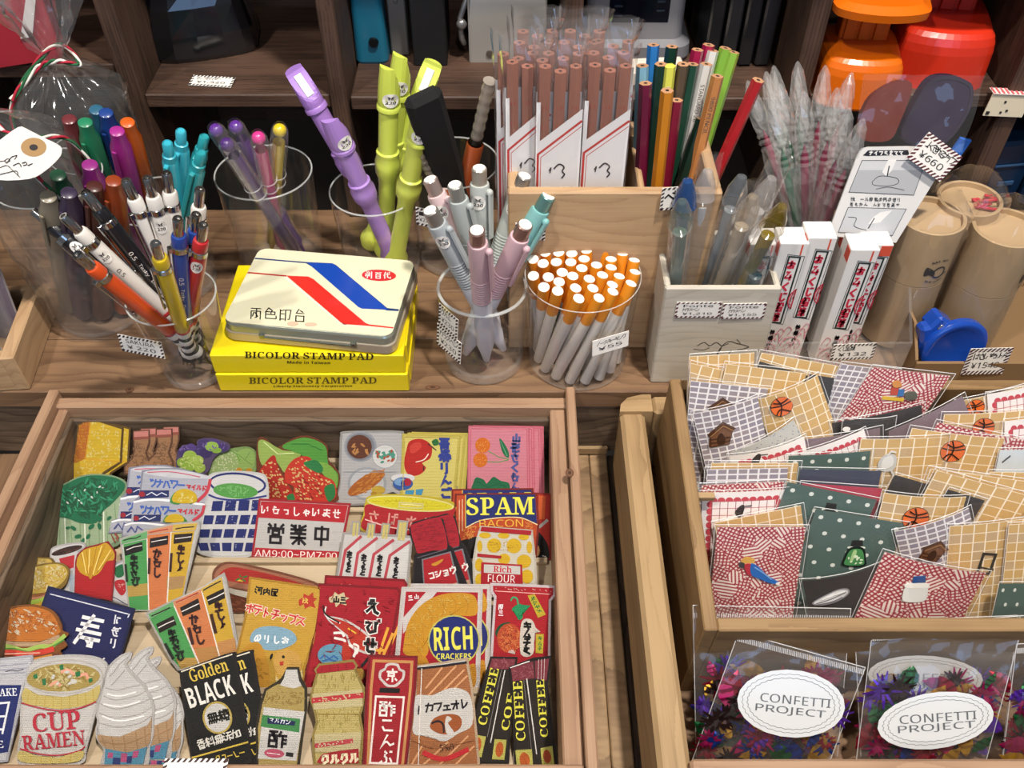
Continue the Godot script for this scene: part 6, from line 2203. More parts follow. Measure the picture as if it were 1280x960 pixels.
# ---------------------------------------------------------------- wooden pencil box, glass pen box and the goods to their right
func boxes() -> void:
	var t := thing("pencil_box", "light oak box holding wrapped pencils and loose pencils", "box", Transform3D(Basis(), Vector3(0.063, 0, -0.5065)))
	board("front_wall", "oak", Vector3(0, 0.0665, 0.0375), Vector3(0.131, 0.133, 0.007), t)
	board("back_wall", "oak", Vector3(0, 0.0665, -0.0375), Vector3(0.131, 0.133, 0.007), t, Basis(), 0.001, 0.8)
	var zb := Basis(Vector3.UP, PI / 2)
	board("side_wall", "oak", Vector3(-0.062, 0.0665, 0), Vector3(0.068, 0.133, 0.007), t, zb)
	board("side_wall", "oak", Vector3(0.062, 0.0665, 0), Vector3(0.068, 0.133, 0.007), t, zb, 0.001, 0.2)
	board("divider", "oak", Vector3(0.018, 0.0665, 0), Vector3(0.068, 0.12, 0.004), t, zb, 0.001, 0.2)
	board("box_bottom", "oak", Vector3(0, 0.003, 0), Vector3(0.117, 0.006, 0.068), t)
	# wrapped pairs of pencils in paper sleeves
	var proto: Node3D = null
	var spots := [[0.028, -0.482, 0, "brown pencils in a red striped white sleeve, front middle of the oak box"], [0.056, -0.483, -2, "brown pencils in a red striped white sleeve, front right of the bundle"], [0.010, -0.488, 3, "brown pencils in a red striped white sleeve, front left of the bundle"], [0.0045, -0.497, 2, "wrapped pencil pair at the left edge of the bundle, behind the front left sleeve"], [0.030, -0.497, -1, "wrapped pencil pair directly behind the front middle sleeve"], [0.057, -0.498, 1, "wrapped pencil pair directly behind the front right sleeve"], [0.014, -0.511, 2, "wrapped pencil pair, third row left, only film and pencil ends showing"], [0.040, -0.511, 0, "wrapped pencil pair, third row middle, only film and pencil ends showing"], [0.060, -0.512, -2, "wrapped pencil pair, third row right, only film and pencil ends showing"], [0.016, -0.525, 1, "wrapped pencil pair at the back left, topmost ends"], [0.044, -0.525, -1, "wrapped pencil pair at the back right, topmost ends"]]
	for s in spots:
		var f := Transform3D(Basis(Vector3.UP, deg_to_rad(s[2] * 2.0)) * Basis(Vector3.RIGHT, deg_to_rad(-3.0)), Vector3(s[0], 0.030, s[1]))
		if proto: dup(proto, f, s[3]); continue
		var w := thing("wrapped_pencils", s[3], "pencils", f, "wrapped pencil pairs with red striped sleeves")
		for i in 3:
			var m := M.new()
			var lo := hex(0.0038, 0.0, 0.5)
			var hi := hex(0.0038, 0.172 - (i % 2) * 0.003, 0.5)
			for k in 6:
				var q := (k + 1) % 6
				m.quad(lo[k], lo[q], hi[q], hi[k], lo[k] + lo[q])
				m.flat(hi[k], hi[q], Vector3(0, hi[0].y, 0), Vector3.UP)
			var p := part("pencil", m, mat("96604e", 0.5), w)
			p.position = Vector3(-0.009 + i * 0.0088, 0, 0)
			m = M.new()
			m.lathe([Vector2(0.0011, hi[0].y + 0.0001), Vector2(0, hi[0].y + 0.0001)], 8)
			part("lead", m, mat("2a2222", 0.5), p)
			m = M.new()
			m.col = lin("b83a34")
			var lm := M.new()
			var to := func(v: Vector2) -> Vector2: return Vector2(v.x, -v.y) * 0.0001
			draw("J b5352e 3 30 0 v -15,-1500 占いのとも 130", to, 0.0001, m, lm, 0.00002, 0.0)
			var g := part("stamped_letters", lm, mat("ffffff", 0.5, 0.0, {"vc": 1}), p)
			g.position = Vector3(0, 0, 0.0034)
		var m := M.new()
		m.col = lin("e6e4e4")
		m.box(Vector3(-0.0, 0.077, -0.0046), Vector3(0.0272, 0.154, 0.0004))
		var fr := M.new()
		var to := func(p: Vector2) -> Vector2: return Vector2(p.x, -p.y) * 0.0001
		draw("P e8e6e6 -136,0 -136,-1520 -112,-1520 -112,-1270 136,-1480 136,0\nL c0342c 14 -122,0 -122,-1180 132,-1400\nL c0342c 4 -104,0 -104,-1160 132,-1366", to, 0.0001, fr, fr, 0.00003, 0.0046)
		var ink := M.new()
		draw("W 2a2628 9 -20,-1085 10,-1115 40,-1095 30,-1065 45,-1045 30,-1020\nW 2a2628 7 -50,-1070 -40,-1090 -45,-1055", to, 0.0001, ink, ink, 0.00003, 0.0049)
		part("sleeve_back", m, mat("ffffff", 0.6, 0.0, {"vc": 1}), w)
		part("paper_sleeve", fr, mat("ffffff", 0.6, 0.0, {"vc": 1}), w)
		part("ink_mark", ink, mat("ffffff", 0.6, 0.0, {"vc": 1}), w)
		# crinkled film round it
		m = M.new()
		var n := noise(17, 90.0, 2)
		var g := []
		for i in 15:
			var row := []
			for j in 17:
				var a := TAU * j / 16.0
				var y := 0.186 * i / 14.0
				var sq := 1.0 - 0.55 * smoothstep(0.172, 0.186, y)
				var q := Vector3(signf(cos(a)) * pow(absf(cos(a)), 0.5) * 0.0148, y, signf(sin(a)) * pow(absf(sin(a)), 0.5) * 0.0058 * sq)
				q += Vector3(n.get_noise_3d(q.x * 2, q.y, q.z * 2 + 3.0), 0, n.get_noise_3d(q.x, q.y + 5.0, q.z)) * (0.0012 + 0.009 * smoothstep(0.160, 0.186, y))
				row.append(q)
			row[16] = row[0]
			g.append(row)
		m.sheet(g, 0.0)
		part("cellophane", m, film, w)
		proto = w
	for a in [["2f78c0", 817, 56, 0.094, -0.532, "", "", "bright blue hexagonal pencil at the back left of the loose ones"], ["8fc4da", 803, 82, 0.090, -0.512, "", "UNO 2B", "light blue pencil leaning behind the maroon one"], ["17382c", 840, 58, 0.097, -0.534, "", "", "dark green pencil beside the bright blue one"], ["17382c", 826, 80, 0.094, -0.520, "", "", "dark green pencil between blue and yellow tipped ones"], ["1f6f86", 837, 82, 0.098, -0.515, "dede5a", "HB", "teal pencil with a yellow end stamped HB"], ["6a1236", 807, 104, 0.0885, -0.490, "", "", "maroon pencil at the front left of the loose ones"], ["c9801f", 834, 113, 0.096, -0.492, "", "", "ochre yellow pencil in front, wood end showing"], ["5a4a3a", 854, 80, 0.101, -0.520, "", "", "dull brown pencil behind the dark green pair"], ["16402e", 866, 80, 0.1015, -0.508, "", "", "dark green pencil in the middle, leaning right"], ["a01c48", 872, 62, 0.104, -0.528, "", "", "crimson pencil, nearer one of two"], ["a01c48", 886, 56, 0.107, -0.536, "", "", "crimson pencil, rear one of two"], ["dcdad4", 891, 63, 0.106, -0.523, "", "STANDARD", "white pencil with grey print, taller one"], ["d8d6d0", 883, 80, 0.1045, -0.509, "", "STANDARD 2B", "white pencil with grey print, nearer one"], ["7fae3c", 907, 60, 0.111, -0.531, "", "", "lime green pencil, rear one of two"], ["86b440", 917, 65, 0.113, -0.524, "", "", "lime green pencil, nearer one of two at the right"], ["b87a45", 897, 95, 0.108, -0.497, "", "9800 PENCIL", "natural wood coloured pencil with dark lettering"], ["142a20", 878, 149, 0.090, -0.486, "", "", "blackish green pencil slanting across the front to the right"], ["b02028", 948, 100, 0.112, -0.515, "", "", "red pencil leaning out over the right side of the box"], ["7c1430", 846, 125, 0.101, -0.502, "", "", "dark crimson pencil low between the ochre and green ones"]]:
		var L := 0.175
		if a[1] == 878: L = 0.150
		if a[1] == 846: L = 0.158
		pencil(a[0], a[7], stand(Vector3(a[3], 0.007, a[4]), a[1], a[2], L), a[5], a[6], "e8e0c8" if a[0] != "dcdad4" and a[0] != "d8d6d0" and a[0] != "b87a45" else "55504c", L)
	price_tag("small hatched tag on the front of the oak box behind the teal pen", lean(Vector3(0.0115, 0.098, -0.4640), 88.0), 0.019, 0.013, ["Pen", "Roll"])
	price_tag("small hatched tag behind the leftmost glass pen on the oak box", lean(on_z(836, 262, -0.4635), 88.0, 10.0), 0.012, 0.016, ["ペン"])
	# ---- pale box of glass pens
	var gx := thing("glass_pen_box", "pale grey ash box of glass pens with two tags on its front", "box", Transform3D(Basis(), Vector3(0.1315, 0, -0.461)))
	board("front_wall", "ash", Vector3(0, 0.043, 0.0275), Vector3(0.0725, 0.086, 0.004), gx)
	board("back_wall", "ash", Vector3(0, 0.043, -0.0275), Vector3(0.0725, 0.086, 0.004), gx, Basis(), 0.001, 0.8)
	board("side_wall", "ash", Vector3(-0.0343, 0.043, 0), Vector3(0.051, 0.086, 0.004), gx, zb)
	board("side_wall", "ash", Vector3(0.0343, 0.043, 0), Vector3(0.051, 0.086, 0.004), gx, zb)
	board("box_bottom", "ash", Vector3(0, 0.002, 0), Vector3(0.0645, 0.004, 0.051), gx)
	var lm := M.new()
	var tl := func(p: Vector2) -> Vector2: return Vector2(p.x, -p.y) * 0.0001
	draw("W 3a3632 5 -100,0 -60,-30 -20,0 20,-30 60,0 100,-20\nW 3a3632 4 -120,30 -60,40 -20,20\nW 3a3632 5 40,80 60,10 100,-40 160,-20 240,10 170,40\nL 3a3632 5 60,20 40,110\nL 3a3632 5 130,40 110,110\nW 3a3632 4 150,-60 180,-20", tl, 0.0001, lm, lm, 0.00002, 0.0296)
	var dg := part("ink_drawing", lm, mat("ffffff", 0.7, 0.0, {"vc": 1}), gx)
	dg.position = Vector3(0.001, 0.036, 0)
	price_tag("left hatched tag on the pale box, reading 1,210 yen", lean(Vector3(0.1180, 0.0620, -0.4308), 89.0), 0.0285, 0.0128, ["Fonte", "ガラスペン", "¥1,210"], "5a2a30")
	price_tag("right hatched tag on the pale box, reading 1,155 yen", lean(Vector3(0.1470, 0.0610, -0.4308), 89.0, 1.0), 0.0275, 0.0128, ["Fonte", "ガラスペン", "¥1,155"], "5a2a30")
	for a in [["1f3f70", 860, 224, 0.110, -0.470, "blue tipped glass pen at the back left of the pale box"], ["c8ccd0", 885, 212, 0.119, -0.474, "clear glass pen behind the blue tipped one"], ["8a9096", 928, 219, 0.126, -0.470, "clear glass pen with a grey core in the middle"], ["c9c4c0", 966, 221, 0.135, -0.472, "clear glass pen in a pointed film bag at the right"], ["b9a890", 942, 244, 0.132, -0.466, "clear glass pen with an amber core in front"], ["8a7418", 979, 256, 0.142, -0.462, "olive gold glass pen leaning right"], ["6a7a70", 853, 250, 0.111, -0.458, "clear glass pen nearest on the left with copper edges"], ["24464e", 956, 306, 0.152, -0.450, "dark teal glass pen lying low at the right front"]]:
		var L := 0.140 if a[2] < 300 else 0.105
		var f := stand(Vector3(a[3], 0.008, a[4]), a[1], a[2], L)
		var gp := thing("glass_pen", a[5], "glass pen", f, "glass pens in the pale box")
		var m := M.new()
		m.lathe([Vector2(0.004, 0.0), Vector2(0.0070, 0.003), Vector2(0.0070, L - 0.022), Vector2(0.0060, L - 0.021)], 18)
		part("clear_tube", m, mat("f2f2f0", 0.03, 0.0, {"alpha": 0.09}), gp)
		m = M.new()
		m.lathe([Vector2(0.0070, L - 0.021), Vector2(0.0077, L - 0.0195), Vector2(0.0070, L - 0.018), Vector2(0.0062, L - 0.010), Vector2(0.0030, L - 0.001), Vector2(0, L)], 18)
		part("domed_cap", m, mat(a[0], 0.04, 0.0, {"alpha": 0.30} if a[0] != "1f3f70" else {"coat": 0.8}), gp)
		m = M.new()
		var tw := [Vector2(0, 0.010)]
		for i in 18: tw.append(Vector2(0.0036 + 0.0006 * (i % 2), 0.016 + i * (L - 0.05) / 18))
		tw.append(Vector2(0.0044, L - 0.032)); tw.append(Vector2(0.0044, L - 0.026)); tw.append(Vector2(0, L - 0.024))
		m.lathe(tw, 12)
		part("coloured_core", m, mat(a[0], 0.15), gp)
		if int(a[1]) % 3 != 0: continue
		m = M.new()
		var n := noise(int(a[1]), 80.0, 2)
		var g := []
		for i in 9:
			var row := []
			for j in 13:
				var an := TAU * j / 12.0
				var y := (L + 0.012) * i / 8.0
				var r := 0.0078 if i < 8 else 0.0050
				row.append(Vector3(cos(an) * (r + 0.0022 * float(i == 8)), y, sin(an) * r * (0.9 if i < 8 else 0.3)) + Vector3(n.get_noise_2d(j * 3, i), 0, n.get_noise_2d(i, j * 3)) * 0.0014)
			row[12] = row[0]
			g.append(row)
		m.sheet(g, 0.0)
		part("film_bag", m, film, gp)
	# ---- crystal pens in a dark cup
	var cc := Vector3(0.208, 0, -0.512)
	var dk := thing("dark_cup", "dark smoked cup that holds the clear faceted pens", "cup", Transform3D(Basis(), cc))
	var m := M.new()
	m.lathe([Vector2(0, 0), Vector2(0.030, 0), Vector2(0.033, 0.002), Vector2(0.035, 0.06), Vector2(0.033, 0.06), Vector2(0.030, 0.004), Vector2(0, 0.004)], 36)
	part("wall", m, mat("1c1a1c", 0.15), dk)
	var fac: Node3D = null
	for a in [[931, 91, "d", "leftmost clear faceted pen with a red core"], [957, 88, "g", "clear faceted pen with a green core, second from the left"], [966, 77, "g", "clear faceted pen with a green core, tall, behind the left ones"], [997, 76, "g", "clear faceted pen with a green core, tallest in the middle"], [1032, 81, "r", "clear faceted pen with a red core, back right of the middle"], [1065, 90, "r", "clear faceted pen with a red core leaning right at the back"], [975, 104, "g", "clear faceted pen with a green core, short one at the front left"], [1005, 113, "r", "clear faceted pen with a red core, front middle"], [1047, 109, "r", "clear faceted pen with a red core between the leaning ones"], [1080, 148, "r", "clear faceted pen with a red core leaning furthest right and lowest"], [1062, 134, "r", "clear faceted pen with a red core just above the lowest one"], [964, 121, "g", "clear faceted pen with a green core, lowest at the left"]]:
		var off := Vector3(cc.x - on_z(a[0], a[1], -0.5).x, 0, 0) * 0.28
		off.x = clampf(off.x, -0.024, 0.024)
		var L := 0.165
		var f := stand(cc + Vector3(off.x, 0.006, clampf((100 - a[1]) * -0.0004, -0.015, 0.015)), a[0], a[1], L, Vector3(0, 0.5, 0.8), a[0] * 0.7)
		var lab: String = a[3]
		var p := thing("faceted_pen", lab, "pen", f, "clear faceted pens in the dark cup")
		m = M.new()
		m.facets([Vector2(0.003, 0), Vector2(0.0065, 0.004), Vector2(0.0070, 0.03), Vector2(0.0074, 0.05), Vector2(0.0078, 0.07), Vector2(0.0080, 0.085), Vector2(0.0078, L - 0.062), Vector2(0.0055, L - 0.050)], 7, 0.35)
		part("faceted_barrel", m, mat("f4f4f2", 0.05, 0.0, {"alpha": 0.09}), p)
		m = M.new()
		for y in [L - 0.052, L - 0.047, L - 0.042]: m.lathe([Vector2(0.0052, y), Vector2(0.0062, y + 0.002), Vector2(0.0052, y + 0.004)], 14)
		part("ringed_neck", m, mat("f8f6f4", 0.04, 0.0, {"alpha": 0.09}), p)
		m = M.new()
		m.facets([Vector2(0.0050, L - 0.038), Vector2(0.0066, L - 0.032), Vector2(0.0064, L - 0.024), Vector2(0.0056, L - 0.016), Vector2(0.0040, L - 0.007), Vector2(0.0013, L - 0.001), Vector2(0.0001, L)], 8, 0.39)
		m.facets([Vector2(0.0022, L - 0.030), Vector2(0.0034, L - 0.022), Vector2(0.0016, L - 0.010), Vector2(0.0004, L - 0.004)], 6, 0.5)
		part("pointed_cap", m, mat("f8f8f6", 0.05, 0.0, {"alpha": 0.12}), p)
		m = M.new()
		m.lathe([Vector2(0, 0.01), Vector2(0.0026, 0.016), Vector2(0.0028, L - 0.046), Vector2(0, L - 0.036)], 9)
		part("coloured_core", m, mat("7a2440" if a[2] != "g" else "2a5a40", 0.2), p)

# ================================================================ everything else
func rounded(w: float, h: float, r: float, seg := 6) -> PackedVector2Array:
	var o := PackedVector2Array()
	for q in [[1, 1, 0.0], [-1, 1, 0.5], [-1, -1, 1.0], [1, -1, 1.5]]:
		for i in seg + 1:
			var a: float = PI * (q[2] + 0.5 * i / seg)
			o.append(Vector2(q[0] * (w * 0.5 - r), q[1] * (h * 0.5 - r)) + Vector2(cos(a), sin(a)) * r)
	return o

# a solid of stacked outlines: levels of [grow, height]; outline in XZ (poly x, -y)
func stacked(m: M, poly: PackedVector2Array, levels: Array) -> void:
	var n := poly.size()
	var c := Vector2.ZERO
	for q in poly: c += q / n
	var ring := func(l: Array) -> Array:
		var o := []
		for q in poly:
			var d: Vector2 = (q - c).normalized()
			o.append(Vector3(q.x + d.x * l[0], l[1], -(q.y + d.y * l[0])))
		return o
	for i in levels.size() - 1:
		var a: Array = ring.call(levels[i])
		var b: Array = ring.call(levels[i + 1])
		for k in n:
			var q := (k + 1) % n
			var out: Vector3 = (a[k] + a[q]) * 0.5 - Vector3(c.x, (a[k] as Vector3).y, -c.y)
			m.quad(a[k], a[q], b[q], b[k], out + Vector3(0, (levels[i][0] - levels[i + 1][0]) * 4.0, 0))
	for e in [0, levels.size() - 1]:
		var a: Array = ring.call(levels[e])
		var p2 := PackedVector2Array()
		for q in a: p2.append(Vector2(q.x, q.z))
		var id := Geometry2D.triangulate_polygon(p2)
		for i in range(0, id.size(), 3): m.flat(a[id[i]], a[id[i + 1]], a[id[i + 2]], Vector3.DOWN if e == 0 else Vector3.UP)

func stamp_pads() -> void:
	var yel := mat("e6cf12", 0.35, 0.0, {"coat": 0.3})
	var S := Vector3(280, 310, 5.12)
	for i in 2:
		var z := -0.4235 - (0.0 if i == 0 else 0.0015)
		var t := thing("stamp_pad_box", "lower yellow stamp pad carton standing on the wooden ledge" if i == 0 else "upper yellow stamp pad carton directly under the cream tin", "carton", Transform3D(Basis(), Vector3(-0.1345 - i * 0.0008, 0.0005 + i * 0.0166, z)), "")
		var m := M.new()
		m.box(Vector3(0, 0.0081, -0.0465), Vector3(0.1290 - i * 0.001, 0.0162, 0.093), 0.0006)
		part("carton", m, yel, t)
		m = M.new()
		m.box(Vector3(0.0645, 0.0081, -0.035), Vector3(0.0012, 0.0150, 0.05), 0.0002)
		part("tuck_flap", m, yel, t)
		var fm := M.new()
		var lm := M.new()
		var f := Transform3D(Basis(), Vector3(-0.1345 - i * 0.0008, 0.0005 + i * 0.0166, z))
		var to := func(p: Vector2) -> Vector2: return on_plane(S.x + p.x / S.z, S.y + p.y / S.z, f)
		draw("T 2a2410 sb 132,704 956,716 42 BICOLOR STAMP PAD\nT 2a2410 ab 404,738 680,742 18 Made in Taiwan" if i else "T 5a4e10 sb 160,868 976,866 40 BICOLOR STAMP PAD\nT 4a400c ab 318,894 820,892 18 Liberty Stationery Corporation", to, 0.0001, fm, lm, 0.00005, 0.0001)
		part("printed_lettering", lm, mat("ffffff", 0.5, 0.0, {"vc": 1}), t)
	# the tin on top
	var yaw := -7.4
	var bt := Basis(Vector3.UP, deg_to_rad(yaw))
	var t := thing("stamp_pad_tin", "cream stamp pad tin with blue and red slanting stripes on two yellow cartons", "tin", Transform3D(bt, Vector3(-0.1290, 0.0338, -0.4715)))
	var o := rounded(0.1150, 0.0795, 0.0075)
	var m := M.new()
	stacked(m, o, [[-0.002, 0.0], [0.0008, 0.001], [0.0008, 0.0075], [0.0003, 0.008]])
	part("tin_base", m, mat("b9ac98", 0.35, 0.4), t)
	m = M.new()
	stacked(m, o, [[-0.0010, 0.0078], [-0.0004, 0.0082], [-0.0006, 0.0135], [-0.0016, 0.0150], [-0.003, 0.0155]])
	part("lid", m, mat("a3a89c", 0.28, 0.6), t)
	m = M.new()
	m.col = lin("dedbbd")
	var top := rounded(0.1128, 0.0772, 0.0066)
	m.fill(top, 0.0158, 0.0006)
	var f := Transform3D(bt * Basis(Vector3.RIGHT, Vector3(0, 0, -1), Vector3.UP), Vector3(-0.1290, 0.0338, -0.4715))
	var fs := Transform3D(f.basis, f.origin + Vector3(0, 0.0158, 0))
	var to := func(p: Vector2) -> Vector2:
		var q := on_plane(S.x + p.x / S.z, S.y + p.y / S.z, fs)
		return Vector2(clampf(q.x, -0.0560, 0.0560), clampf(q.y, -0.0382, 0.0382))
	var fm := M.new()
	var lm := M.new()
	draw("""P 17356e 190,62 520,90 690,98 715,108 1045,385 1160,396 1160,408 1040,400 525,98 190,70
P f2f2ee 190,72 520,99 555,125 862,384 885,390 1160,410 1160,416 876,394 530,115 510,106 190,78
P 1c46a8 530,92 690,99 716,112 1042,386 1050,396 880,388 860,378
P b0302a 130,152 400,176 400,184 130,160
P d9302a 400,178 540,184 572,200 905,480 930,490 1130,512 1130,520 915,498 770,488 742,472
P f4e0d8 395,184 740,475 768,492 790,494 1130,524 1130,528 770,496 735,480 385,190
E cc2c30 992,176 110,36 2
J f2ece4 7 40 1 h 905,154 利百代 60
J 25221e 7 76 3 h 168,378 兩色印台 93
E d9b9a0 440,486 36,14
E d9b9a0 556,490 40,12""", to, 0.000105, fm, lm, 0.00002, 0.0159)
	var en := mat("ffffff", 0.3, 0.0, {"vc": 1, "coat": 0.5})
	for q in [["enamelled_top", m], ["printed_stripes", fm], ["printed_lettering", lm]]:
		var p := part(q[0], q[1], en, t)
		p.transform = Transform3D(Basis(Vector3.RIGHT, Vector3(0, 0, -1), Vector3.UP), Vector3.ZERO)
	m = M.new()
	m.box(Vector3(0.0, 0.0065, 0.0405), Vector3(0.060, 0.0016, 0.002), 0.0005)
	m.box(Vector3(-0.031, 0.0070, 0.0405), Vector3(0.004, 0.004, 0.002), 0.0006)
	m.box(Vector3(0.031, 0.0070, 0.0405), Vector3(0.004, 0.004, 0.002), 0.0006)
	part("hinge", m, mat("8a8f86", 0.25, 0.9), t)

const CARTON_ART := """C 2c3a3a 3 117,312 207,322 198,664 107,652
C 23302e 9 126,322 186,326 182,656 121,652
J d23048 12 42 1 v 130,338 おみくじ鉛筆 53
J 2a2a2c 7 24 3 v 140,694 神様占い 32
W d88a96 4 75,745 95,705 120,720 105,750
W d88a96 4 160,760 190,690 215,705 200,740
W d88a96 4 80,790 130,760 190,785
W d88a96 4 150,720 190,715 205,770
D e2a3ae 60 7,3 999 62,745 210,735 212,900 60,900
R cc3246 6 232,530 46,52
R cc3246 3 232,530 36,42
J cc3246 4 22 10 h 205,505 占い 24"""

func fortune_cartons() -> void:
	var i := 0
	for a in [[137.0, 258.0, -0.4530, "white fortune pencil carton at the left, half hidden by the dark teal glass pen", -150], [137.0, 258.0, -0.4470, "white fortune pencil carton with red vertical lettering, second from the left", 0], [270.0, 228.0, -0.4490, "white fortune pencil carton with red vertical lettering, third from the left and highest", 140], [462.0, 225.0, -0.4650, "white fortune pencil carton behind the front right one, grey side showing", 322], [500.0, 288.0, -0.4440, "white fortune pencil carton nearest on the right with red lettering", 354], [590.0, 262.0, -0.4540, "white fortune pencil carton at the right with an orange red corner", 425]]:
		var z: float = a[2]
		var dx: float = a[4]
		var W := 0.0178
		# front face upper left corner
		var tlp := on_z(960 + (64.0 + dx) / 4.0, 240 + ([262, 258, 230, 226, 290, 264][i]) / 4.0, z)
		var h := tlp.y - 0.0035
		var t := thing("pencil_carton", a[3], "carton", Transform3D(Basis(), Vector3(tlp.x + W * 0.5, 0.0035, z)), "fortune pencil cartons")
		var m := M.new()
		m.box(Vector3(0, h * 0.5, -0.0085), Vector3(W, h, 0.017), 0.0004)
		part("carton", m, mat("e9e6e2", 0.5), t)
		m = M.new()
		m.col = lin("d8553e")
		m.box(Vector3(-W * 0.5, h - 0.006, -0.004), Vector3(0.0004, 0.009, 0.007))
		m.box(Vector3(W * 0.28, h - 0.005, 0.0), Vector3(0.007 if i == 5 else 0.001, 0.008, 0.0004))
		part("colour_patch", m, mat("ffffff", 0.5, 0.0, {"vc": 1}), t)
		var fm := M.new()
		var lm := M.new()
		var k := W / 150.0
		var oy: float = 262.0
		var to := func(p: Vector2) -> Vector2:
			return Vector2(clampf((p.x - 139.0) * k, -W * 0.498, W * 0.498), maxf(h - (p.y - oy) * k * 1.42, 0.001))
		draw(CARTON_ART, to, k, fm, lm, 0.00004, 0.0001)
		part("printed_flourish", fm, mat("ffffff", 0.5, 0.0, {"vc": 1}), t)
		part("printed_lettering", lm, mat("ffffff", 0.5, 0.0, {"vc": 1}), t)
		i += 1
	# acrylic bin
	var t := thing("acrylic_bin", "clear acrylic bin in front of the white fortune pencil cartons", "bin", Transform3D(Basis(), Vector3(0.2145, 0, -0.4345)))
	var ac := mat("f6f8fa", 0.02, 0.0, {"alpha": 0.05})
	var m := M.new()
	m.box(Vector3(0, 0.0185, 0), Vector3(0.102, 0.035, 0.002), 0.0004)
	m.box(Vector3(0, 0.001, -0.026), Vector3(0.102, 0.002, 0.050), 0.0004)
	part("front_panel", m, ac, t)
	for s in [-1, 1]:
		m = M.new()
		m.fill(PackedVector2Array([Vector2(0, 0.002), Vector2(0.05, 0.002), Vector2(0.05, 0.078), Vector2(0.0, 0.036)]), 0.001, 0.002, true)
		var p := part("side_panel", m, ac, t)
		p.transform = Transform3D(Basis(Vector3(0, 0, -1), Vector3.UP, Vector3.RIGHT), Vector3(s * 0.050, 0, 0))
	price_tag("hatched price tag on the acrylic bin, reading 132 yen", lean(Vector3(0.2275, 0.0225, -0.4320), 84.0, 3.0), 0.0290, 0.0135, ["くじ鉛筆", "¥132"], "4a3a34")

